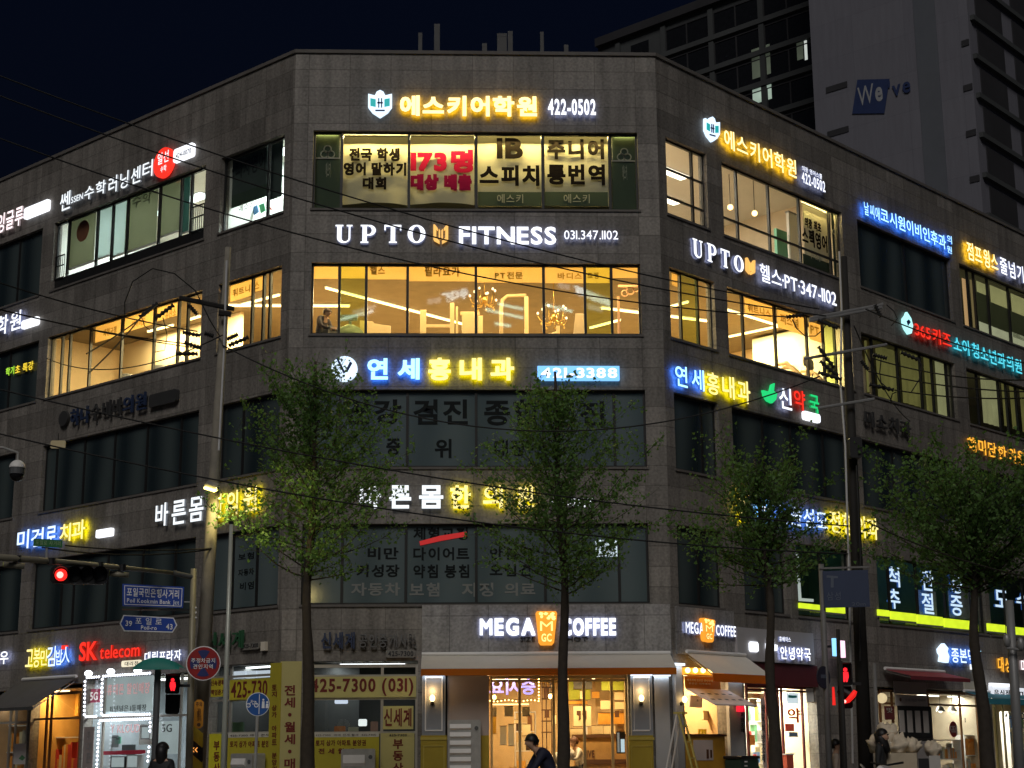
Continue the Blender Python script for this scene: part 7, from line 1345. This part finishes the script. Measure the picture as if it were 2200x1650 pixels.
def tree(label, px, dist, ytop, ybase, wl_px, wr_px, seed, dens=1., lean=0., leaf=.062, tr_r=.15, shp=.75, el0=20):
    r = random.Random(seed); b = gnd(px, dist, .25); H = at(px, ytop, dist).z; zc = at(px, ybase, dist).z; k = dist/FOC; RL, RR = wl_px*k, wr_px*k
    t = thing('street_tree', label, 'tree', b, 0, 'street trees along the pavement'); tk = MB(); n = 22; pts = []; ph = r.random()*6
    for i in range(n+1): u = i/n; pts.append(Vector((.10*math.sin(u*6+ph)*u**.5-.10*math.sin(ph)*u+lean*u+.03*math.sin(u*17+ph), .06*math.cos(u*4+ph)*u, (H-.25)*u)))
    tk.path(pts, [(tr_r*(1-.9*(i/n)**.85)+.012)*r.uniform(.9,1.12) for i in range(n+1)], 10)
    lf = MB()
    def leaves(p, m, sz):
        for _ in range(m):
            o = Vector((r.gauss(0,1), r.gauss(0,1), r.gauss(0,1)))*.055 + p; a = Vector((r.gauss(0,1), r.gauss(0,1), r.gauss(0,1)-.2)).normalized(); c = a.cross(Vector((r.random()-.5, r.random()-.5, r.random()-.5))).normalized(); s_ = sz*(.6+.8*r.random())
            lf.add([o, o+a*s_*.8+c*s_*.55, o+a*s_, o+a*s_*.8-c*s_*.55], [(0,1,2,3)])
    nb = int(58*dens)
    for i in range(nb):
        u = (i+.5)/nb; z = zc-.45 + (H-.9-zc)*u; az = i*2.399963+r.random()*.6
        prof = (min(1, .6+u*2.2))*(1-u)**shp+.05
        Rr = (RR if math.cos(az) > 0 else RL); L = prof*(abs(math.cos(az))*Rr+abs(math.sin(az))*(RL+RR)*.5)*(.62+.5*r.random()); f = min(.999, z/(H-.75)); i0 = min(n-1, int(f*n)); base = pts[i0].lerp(pts[i0+1], f*n-i0)
        el = rad(el0+36*u+r.uniform(-12,12)); d = Vector((math.cos(az)*math.cos(el), math.sin(az)*math.cos(el), math.sin(el))); P_ = [base]; m = 5
        for j in range(m): d = (d+Vector((0,0,.07))+Vector((r.gauss(0,.10),r.gauss(0,.10),r.gauss(0,.06)))).normalized(); P_.append(P_[-1]+d*L/m/ math.cos(el)**.3)
        rb_ = .008+.011*(1-u)*min(1,L); tk.path(P_, [rb_*(1-.8*j/m) for j in range(m+1)], 5, False)
        def along(Q, st, skip):
            for a, c in zip(Q[:-1], Q[1:]):
                ln = (c-a).length; q = max(1, int(ln/st))
                for w_ in range(q):
                    if r.random() < skip: continue
                    leaves(a.lerp(c, (w_+r.random())/q), r.randint(2,4), leaf)
        along(P_, .085, .12)
        for j in range(1, m+1):
            for e in range(r.randint(1,3)):
                dd = (d*.6+Vector((r.gauss(0,.6), r.gauss(0,.6), r.gauss(.25,.45)))).normalized(); l2 = L*r.uniform(.16,.42)*(1.15-.12*j)+.08; Q = [P_[j], P_[j]+dd*l2*.5, P_[j]+dd*l2+Vector((0,0,.06*l2))]
                tk.path(Q, [.005,.004,.003], 4, False); along(Q, .085, .12)
    tk.build('trunk', M_bark, t, True); lf.build('crown', M_leaf, t); return t
tree('leafy street tree nearest the yellow lamp, left of the coffee shop', 668, 32.6, 775, 1255, 215, 225, 11, 1.3, -.12, shp=.48, el0=12)
tree('street tree whose trunk crosses the coffee shop front', 1207, 34, 800, 1285, 235, 235, 23, 1.3, shp=.62, el0=10)
tree('street tree standing before the pharmacy', 1672, 33, 985, 1275, 190, 160, 37, 1.0, -.28, shp=.28, el0=8)
tree('brighter street tree right of the dark utility pole', 2124, 31, 1010, 1290, 240, 240, 41, 1.35, shp=.26, el0=8)
from mathutils import noise
# ------------------------------------------------------------------ people
def person(label, loc, rz, cols, pose=None, hair='short', scale=1., group=None, bulk=1.):
    """one continuous skinned body facing -y, coloured by region; cols: skin, top, bottom, shoe, hair materials"""
    J = dict(pelvis=(0,0,.95), spine=(0,.01,1.12), chest=(0,0,1.31), neck=(0,-.01,1.47), chin=(0,-.03,1.55), head=(0,-.02,1.63), crown=(0,.0,1.71), nose=(0,-.125,1.60))
    for s, x in (('l',1),('r',-1)):
        J.update({'sh'+s:(.175*x,0,1.39), 'el'+s:(.23*x,.03,1.12), 'wr'+s:(.24*x,-.06,.88), 'pa'+s:(.24*x,-.09,.81), 'hp'+s:(.09*x,0,.90), 'kn'+s:(.10*x,-.02,.49), 'an'+s:(.10*x,.02,.09), 'to'+s:(.11*x,-.15,.03), 'ear'+s:(.085*x,-.01,1.61)})
    if pose: J.update(pose)
    for s, x in (('l',1),('r',-1)):
        w_, p_ = Vector(J['wr'+s]), Vector(J['pa'+s]); d = (p_-w_).normalized(); side = d.cross(Vector((x,0,.2))).normalized()
        for i in range(4):
            o = side*(.028*(i-1.5)/1.5); ln = (.075,.085,.08,.06)[i]; J['f%d%s' % (i,s)] = tuple(p_+d*.03+o); J['g%d%s' % (i,s)] = tuple(p_+d*(.03+ln)+o-Vector((x*.012,0,0)))
        J['th'+s] = tuple(w_+d*.03+side*.045); J['ti'+s] = tuple(w_+d*.075+side*.065)
    Rr = dict(pelvis=.135, spine=.125, chest=.145, neck=.058, chin=.068, head=.098, crown=.075, nose=.018)
    for s in 'lr':
        Rr.update({'sh'+s:.07,'el'+s:.046,'wr'+s:.03,'pa'+s:.036,'hp'+s:.095,'kn'+s:.062,'an'+s:.043,'to'+s:.038,'ear'+s:.022,'th'+s:.012,'ti'+s:.009})
        for i in range(4): Rr['f%d%s'%(i,s)] = .0105; Rr['g%d%s'%(i,s)] = .008
    E_ = [('pelvis','spine'),('spine','chest'),('chest','neck'),('neck','chin'),('chin','head'),('head','crown'),('head','nose')]
    for s in 'lr':
        E_ += [('chest','sh'+s),('sh'+s,'el'+s),('el'+s,'wr'+s),('wr'+s,'pa'+s),('pelvis','hp'+s),('hp'+s,'kn'+s),('kn'+s,'an'+s),('an'+s,'to'+s),('head','ear'+s),('wr'+s,'th'+s),('th'+s,'ti'+s)]
        for i in range(4): E_ += [('pa'+s,'f%d%s'%(i,s)),('f%d%s'%(i,s),'g%d%s'%(i,s))]
    K = list(J); me = bpy.data.meshes.new('body'); me.from_pydata([J[k] for k in K], [(K.index(a), K.index(b)) for a, b in E_], [])
    o = bpy.data.objects.new('body', me); COL.objects.link(o); o.modifiers.new('s', 'SKIN'); sv = me.skin_vertices[0].data
    for i, k in enumerate(K): Rk = Rr[k]*(bulk if k in ('chest','spine','pelvis') or k[:2] in ('sh','el') else 1); sv[i].radius = (Rk*(1.2 if k in ('chest','pelvis','spine') else 1), Rk*(.85 if k in ('chest','pelvis','spine') else 1)); sv[i].use_root = (k == 'pelvis')
    ss = o.modifiers.new('d', 'SUBSURF'); ss.levels = 1; ss.render_levels = 1
    nm = bpy.data.meshes.new_from_object(o.evaluated_get(bpy.context.evaluated_depsgraph_get())); bpy.data.objects.remove(o)
    for m in cols[:4]: nm.materials.append(m)
    def reg(a, b):
        n = a+b
        if a[:2] in ('kn','an') and b[:2] in ('an','to'): return 3 if b[:2] == 'to' else 2
        if a[:2] in ('hp',) or (a == 'pelvis' and b[:2] == 'hp'): return 2
        if a in ('pelvis','spine') or (a == 'chest' and b[:2] == 'sh') or a[:2] in ('sh','el') : return 1
        return 0
    segs = [(Vector(J[a]), Vector(J[b]), reg(a, b)) for a, b in E_]
    for p in nm.polygons:
        c = p.center; best = (9, 0)
        for a, b, g_ in segs:
            ab = b-a; t_ = max(0, min(1, (c-a).dot(ab)/max(ab.length_squared, 1e-9))); dd = (c-a-ab*t_).length
            if dd < best[0]: best = (dd, g_)
        p.material_index = best[1]; p.use_smooth = True
    t = thing('person', label, 'person', loc, rz, group); t.scale = (scale,)*3
    b = bpy.data.objects.new('body', nm); COL.objects.link(b); b.parent = t
    h, c = Vector(J['head']), Vector(J['crown']); HM = MB(); ax = (c-h).normalized(); q = Vector((0,0,1)).rotation_difference(ax).to_matrix().to_4x4()
    HM.sphere((0,0,0), .118, 16, 9, 1.05, .48)
    if hair == 'long': HM.path([(0,.03,.06),(0,.06,-.06),(0,.065,-.2),(0,.05,-.33)], [.10,.108,.10,.05], 12)
    else: HM.path([(0,.045,.03),(0,.05,-.07)], [.09,.075], 12)
    ho = HM.build('hair', cols[4], t, True); ho.matrix_local = Matrix.Translation(h+Vector((0,.018,.008))) @ q
    f = Vector(J['nose'])-h; f.z = 0; f.normalize(); sd_ = Vector((f.y,-f.x,0)); ey = MB()
    for x in (-1, 1): ey.sphere(h+f*.094+sd_*.034*x+Vector((0,0,.012)), .012, 6, 4)
    ey.build('eyes', M_black, t); MB().sphere(h+f*.092+Vector((0,0,-.058)), .02, 8, 4, .35).build('mouth', mat('lip', (.3,.1,.08), .5), t); return t
SK = mat('skin', (.50,.30,.20), .55, 0, .05); HB = mat('black_hair', (.010,.009,.009), .5, 0, .1, 20); JB = mat('black_jacket', (.018,.019,.02), .7, 0, .15, 8); JN = mat('navy_jacket', (.012,.014,.035), .7, 0, .15, 8); TW = mat('white_shirt', (.68,.64,.56), .7, 0, .06); PB = mat('dark_trousers', (.02,.02,.022), .8, 0, .15, 8); SB = mat('dark_shoes', (.015,.014,.013), .6, 0, 0); GT = mat('grey_tshirt', (.06,.045,.045), .8, 0, .1)
p = gnd(349, 28.6, .095); person('person in a black jacket seen from behind near the phone shop', p, math.pi-.25, (SK,JB,PB,SB,HB), dict(wrl=(.20,-.16,.95), wrr=(-.2,-.16,.95), pal=(.17,-.22,.98), par=(-.17,-.22,.98)), 'long', .97, None, 1.15)
p = P('C', hit('C', 690, 690, -.75)[0], GF, -.75); person('person in a dark t-shirt leaning on a machine in the left pane of the gym', p, .9, (SK,GT,PB,SB,mat('brown_hair', (.06,.03,.02), .6)), dict(chest=(0,-.10,1.25), neck=(0,-.17,1.38), chin=(0,-.22,1.43), head=(0,-.24,1.50), crown=(0,-.24,1.58), nose=(0,-.34,1.46), earl=(.085,-.23,1.49), earr=(-.085,-.23,1.49), shl=(.17,-.10,1.33), shr=(-.17,-.10,1.33), ell=(.22,-.20,1.08), elr=(-.22,-.22,1.08), wrl=(.12,-.40,1.0), wrr=(-.12,-.42,1.0), pal=(.07,-.46,1.0), par=(-.07,-.48,1.0)), 'short', 1.0)
t = thing('exercise_bike', 'dark exercise machine the person in the gym leans on', 'gym machine', p+Vector((.30,-.18,0)), .9); MB().rbox(-.25,.25,-.1,.1,0,.98,.04).build('column', M_pad, t); MB().rbox(-.22,.22,-.13,.13,.981,1.06,.03).build('console', M_greyp, t)
p = gnd(1893, 29.8, .262); person('person with long dark hair in dark clothes beside the grey stub post', p, 1.1, (SK,JB,PB,SB,HB), dict(head=(0,-.05,1.61), chin=(0,-.07,1.53), nose=(0,-.15,1.57)), 'long', .97)
p = P('C', hit('C', 1240, 1650, -1.0)[0], .262, -1.0); sit = dict(pelvis=(0,.12,.50), spine=(0,.10,.68), chest=(0,.02,.88), neck=(0,-.05,1.03), chin=(0,-.09,1.10), head=(0,-.10,1.18), crown=(0,-.09,1.26), nose=(0,-.205,1.15), earl=(.085,-.09,1.17), earr=(-.085,-.09,1.17), shl=(.17,.0,.96), shr=(-.17,0,.96), ell=(.23,-.12,.74), elr=(-.23,-.12,.74), wrl=(.15,-.34,.76), wrr=(-.15,-.34,.76), pal=(.12,-.40,.78), par=(-.12,-.40,.78), hpl=(.10,.08,.48), hpr=(-.10,.08,.48), knl=(.13,-.32,.50), knr=(-.13,-.32,.50), anl=(.13,-.34,.09), anr=(-.13,-.34,.09), tol=(.14,-.48,.04), tor=(-.14,-.48,.04))
person('seated person in a white shirt inside the coffee shop, right of the trunk', p+Vector((0,0,.38)), -1.2, (SK,TW,PB,SB,mat('brown_hair2', (.10,.04,.02), .6)), sit, 'short', 1.0)
t = thing('bench', 'wooden bench under the seated coffee shop person', 'bench', p, -1.2); MB().rbox(-.5,.5,-.1,.3,.72,.77,.02).build('seat', M_wood, t); 
for x in (-.42,.42): MB().box(x-.03,x+.03,-.05,.25,0,.719).build('leg', M_wood, t)
MB().box(-.38,.38,-.5,-.3,.33,.40).build('footrest', M_wood, t)
s = thing('plush_heap', 'pale dotted bundle heaped on the bench right of the coffee shop trunk', 'bundle', p+Vector((-.30,-.25,.77))); b = MB(); r = random.Random(3)
for k in range(9): b.sphere((r.uniform(-.3,.1), r.uniform(-.1,.1), .12+.1*k*.7), .14, 10, 7)
b.build('cloth', mat('bundle_white', (.62,.58,.52), .85, 0, .3, 12), s, True)
p = P('R', s_at('R', 1490, 1.4, -1.0), .262, -1.0); person('barista in dark clothes bending behind the take-out counter', p, TH['R']+1.0, (SK,JN,PB,SB,HB), dict(chest=(0,-.2,1.22), neck=(0,-.31,1.30), chin=(0,-.37,1.32), head=(0,-.41,1.37), crown=(0,-.43,1.44), nose=(0,-.5,1.30), earl=(.085,-.39,1.36), earr=(-.085,-.39,1.36), shl=(.17,-.2,1.28), shr=(-.17,-.2,1.28), ell=(.22,-.36,1.08), elr=(-.22,-.36,1.08), wrl=(.16,-.52,1.0), wrr=(-.16,-.52,1.0), pal=(.14,-.58,1.0), par=(-.14,-.58,1.0)), 'short', 1.0)
p = gnd(1795, 30.6, .262); person('pedestrian in pale top and dark trousers passing the pharmacy door', p, 1.4, (SK,mat('beige_top', (.42,.34,.28), .8),PB,SB,HB), dict(knl=(.1,-.14,.5), anl=(.1,-.10,.10), tol=(.1,-.26,.05), anr=(-.1,.16,.12), tor=(-.1,.02,.04)), 'short', .86)
# cyclist in front of the coffee shop
cp = gnd(1160, 28.0, .095); cr = thing('bicycle', 'dark bicycle under the rider in front of the coffee shop', 'bicycle', cp, -1.45)
def wheel(y):
    w_ = bpy.data.objects.new('wheel', None); COL.objects.link(w_); w_.parent = cr; w_.location = (0,y,.34); w_.rotation_euler = (0,0,math.pi/2)
    MB().ring(0,0,.31,.34,-.02,.02,36).build('tyre', M_blackrub, w_); MB().ring(0,0,.295,.309,-.012,.012,36).build('rim', M_galv, w_); b = MB()
    for k in range(14): a = k*2*math.pi/14; b.tube((0,0,0),(.295*math.cos(a),.0,.295*math.sin(a)),.003,n=4)
    b.build('spokes', M_galv, w_); MB().tube((0,-.05,0),(0,.05,0),.02,n=8).build('hub', M_grey, w_)
wheel(-.52); wheel(.52); b = MB(); MF = mat('bike_frame', (.03,.03,.035), .4, .2, 0)
for a, c in (((0,-.40,.85),(0,.02,.32)),((0,-.40,.85),(0,.17,.82)),((0,.17,.85),(0,.02,.30)),((0,.02,.30),(.05,.52,.34)),((0,.02,.30),(-.05,.52,.34)),((0,.17,.80),(.05,.52,.34)),((0,.17,.80),(-.05,.52,.34)),((0,-.38,.80),(.05,-.52,.34)),((0,-.38,.80),(-.05,-.52,.34))): b.tube(a, c, .018, n=8)
b.build('frame', MF, cr); MB().path([(-.28,-.28,1.02),(-.25,-.40,1.0),(0,-.42,.98),(.25,-.40,1.0),(.28,-.28,1.02)], .014, 8).build('handlebar', M_black, cr); MB().tube((0,-.40,.84),(0,-.42,.98),.015,n=8).build('stem', M_grey, cr)
MB().path([(0,.05,.95),(0,.2,.96),(0,.32,.97)], [.03,.075,.085], 10).build('saddle', M_black, cr, True); MB().tube((0,.17,.85),(0,.18,.94),.014,n=8).build('seat_post', M_grey, cr); MB().box(.04,.14,-.14,-.06,.29,.31).box(-.14,-.04,.1,.18,.31,.33).tube((-.14,.02,.31),(.14,.02,.31),.01,n=6).build('pedals', M_black, cr)
ride = dict(pelvis=(0,.22,1.07), spine=(0,.17,1.24), chest=(0,.03,1.40), neck=(0,-.08,1.53), chin=(0,-.15,1.59), head=(0,-.16,1.67), crown=(0,-.15,1.75), nose=(0,-.265,1.63), earl=(.085,-.15,1.66), earr=(-.085,-.15,1.66), shl=(.175,.03,1.49), shr=(-.175,.03,1.49), ell=(.25,-.12,1.25), elr=(-.25,-.12,1.25), wrl=(.27,-.27,1.06), wrr=(-.27,-.27,1.06), pal=(.27,-.33,1.05), par=(-.27,-.33,1.05), hpl=(.1,.18,1.02), hpr=(-.1,.18,1.02), knl=(.12,-.16,.78), knr=(-.12,-.08,.66), anl=(.11,-.04,.39), anr=(-.11,.15,.42), tol=(.11,-.18,.33), tor=(-.11,.04,.36))
person('rider in a dark navy jacket on the bicycle before the coffee shop', cp, -1.45, (SK,JN,PB,SB,HB), ride, 'short', 1.0, None, 1.28)
# handcart with bags at the right
cg = gnd(1945, 30.2, .262); ct = thing('handcart', 'metal framed handcart loaded with cream bags at the right', 'handcart', cg, -.3); MB().rbox(-.62,.62,-.3,.3,.42,.46,.02).build('deck', M_grey, ct); MB().box(-.55,.2,-.28,.28,.461,1.25).build('load_box', mat('cart_canvas', (.50,.42,.30), .85, 0, .15, 4), ct); MB().box(.22,.40,-.24,.24,.461,1.15).build('side_box', M_black, ct); MB().box(.41,.60,-.26,.26,.461,1.2).build('pale_box', mat('cart_pale', (.5,.48,.44), .8), ct)
for x, y in ((-.5,-.25),(.5,-.25),(-.5,.25),(.5,.25)): o = MB().ring(0,0,.06,.14,-.025,.025,18).disc(0,0,.059,-.02,.02,14).build('wheel', M_blackrub, ct); o.location = (x,y,.152); MB().box(x-.02,x+.02,y-.02,y+.02,.30,.419).build('caster_post', M_galv, ct)
MB().path([(-.62,-.25,.46),(-.75,-.25,1.0),(-.8,0,1.05),(-.75,.25,1.0),(-.62,.25,.46)], .016, 6).build('handle', M_galv, ct)
r = random.Random(9); BG = mat('cream_bag', (.62,.53,.40), .85, 0, .15, 5)
for k, (x, y, z, R_, l) in enumerate(((-.42,-.05,1.25,.20,'large crumpled cream bag at the left of the handcart'),(-.30,.02,1.48,.16,'cream bag topmost on the handcart pile'),(-.12,-.08,1.25,.17,'cream bag in the middle of the handcart'),(.10,.05,1.25,.15,'cream bag at the right of the handcart load'),(.48,0,1.2,.13,'small cream bag on the pale box of the handcart'))):
    q = cg + Matrix.Rotation(-.3, 3, 'Z') @ Vector((x,y,z)); t = thing('bag', l, 'bag', q, r.random()*3, 'bags on the handcart'); b = MB(); b.sphere((0,0,R_*.75), R_*1.15, 22, 14, .8)
    b.v = [tuple(Vector(q_)*(1+.55*noise.noise(Vector(q_)*(1.9/R_)+Vector((k*3.1,0,0)))+.25*noise.noise(Vector(q_)*(4.5/R_)))) for q_ in b.v]; b.build('sack', BG, t, True); MB().path([(0,0,R_*1.2),(.05,0,R_*1.5),(.09,.02,R_*1.55)], [R_*.22,R_*.12,R_*.2], 7).build('tied_neck', BG, t, True)
t = thing('parked_motor_scooter', 'rounded grey scooter front half hidden at the bottom edge beside the handcart', 'scooter', gnd(1912, 28.3, .262), -.9)
MB().path([(0,-.35,.35),(0,-.25,.75),(0,-.15,1.02)], [.14,.2,.12], 12).build('front_shield', mat('scooter_grey', (.35,.34,.33), .4), t, True); MB().path([(0,.0,.42),(0,.35,.55),(0,.75,.66)], [.12,.2,.14], 12).build('rear_body', MATS['scooter_grey'], t, True); MB().path([(0,.2,.76),(0,.7,.82)], [.12,.13], 10).build('seat', M_black, t, True)
for y in (-.5, .65): w_ = MB().ring(0,0,.12,.23,-.05,.05,24).disc(0,0,.119,-.03,.03,16).build('wheel', M_blackrub, t); w_.location = (0,y,.23); w_.rotation_euler = (0,0,math.pi/2)
MB().tube((0,-.5,.23),(0,-.2,1.0),.03,n=8).build('fork', M_galv, t); MB().path([(-.33,-.1,1.1),(0,-.18,1.05),(.33,-.1,1.1)], .018, 8).build('handlebar', M_black, t); MB().sphere((0,-.3,.98), .07, 10, 7).build('headlight', M_white, t, True)
# ------------------------------------------------------------------ signs across the street, mirrored in the gym glass
def refl(px, py, ydist):
    s, z = hit('C', px, py, -.16); h = P('C', s, z, -.16); D = (h-CAM); D.y = -D.y; k = (ydist-h.y)/D.y; return h + D*k
def mirror_sign(label, txt, pa, pb, ya, hpx, m, small=None, grp='signs across the street'):
    a = refl(*pa, ya); s_, z_ = hit('C', pb[0], pb[1], -.16); h0 = P('C', s_, z_, -.16); D = h0-CAM; D.y = -D.y; b = h0 + D*((a.z-h0.z)/D.z)
    v = b-a; ln = math.hypot(v.x, v.y); rz = math.atan2(v.y, v.x); t = thing('shop_sign', label, 'sign', (a+b)/2, rz, grp); h = hpx/FOC*(abs(ya)+45)
    f = Matrix.Rotation(rz, 3, 'Z') @ Vector((0,-1,0)); fl = f.y < 0
    for q in text_parts(txt, -ln/2, ln/2, -h/2, h/2, -.1, .1, .03): q.build('letter', m, t)
    MB().box(-ln/2-.4, ln/2+.4, .12, .25, -h*.8, h*.8).build('backing', M_frame, t); return t

M_mir = emi('far_sign_white', (.70,.92,1.0), 9); M_mir2 = emi('far_sign_dim', (.55,.65,.7), 4); M_mir3 = emi('far_strip_mint', (.5,1.0,.9), 9)
mirror_sign('bluish white sign across the street that mirrors left of the brass chandelier', '우디핏', (1005,629), (950,641), -85, 22, M_mir)
mirror_sign('pale small sign across the street that mirrors beside the bluish white one', '헬스장', (947,644), (919,649), -85, 12, M_mir2)
mirror_sign('long bluish white sign across the street that mirrors at the right of the gym glass', 'WOODY FIT', (1312,652), (1236,622), -85, 17, M_mir)
mirror_sign('dim sign across the street that mirrors low at the right of the gym glass', 'WOODY', (1296,666), (1262,658), -85, 12, M_mir2)
mirror_sign('dim small lettered sign across the street that mirrors left of the long one', '피트니스 헬스', (1232,620), (1199,612), -85, 12, M_mir2)
def mirror_strip(label, pa, pb, ya, m):
    a, b = refl(*pa, ya), refl(*pb, ya+6); t = thing('light_tube', label, 'light', a, 0, 'light tubes across the street'); MB().tube((0,0,0), b-a, .13, n=6).build('tube', m, t)
mirror_strip('upper mint light tube across the street mirrored at the centre of the gym', (1072,653), (1123,664), -95, M_mir3); mirror_strip('middle mint light tube across the street mirrored at the centre of the gym', (1044,665), (1123,683), -95, M_mir3)
mirror_strip('short mint light tube across the street mirrored low at the centre', (1065,695), (1096,700), -95, M_mir3); mirror_strip('mint light tube across the street mirrored over the right chandelier', (1173,655), (1228,669), -95, M_mir3)
mirror_strip('long pale light tube across the street mirrored in the left bays', (733,686), (800,668), -95, M_mir); mirror_strip('second pale light tube across the street mirrored in the left bays', (760,670), (806,658), -95, M_mir2)
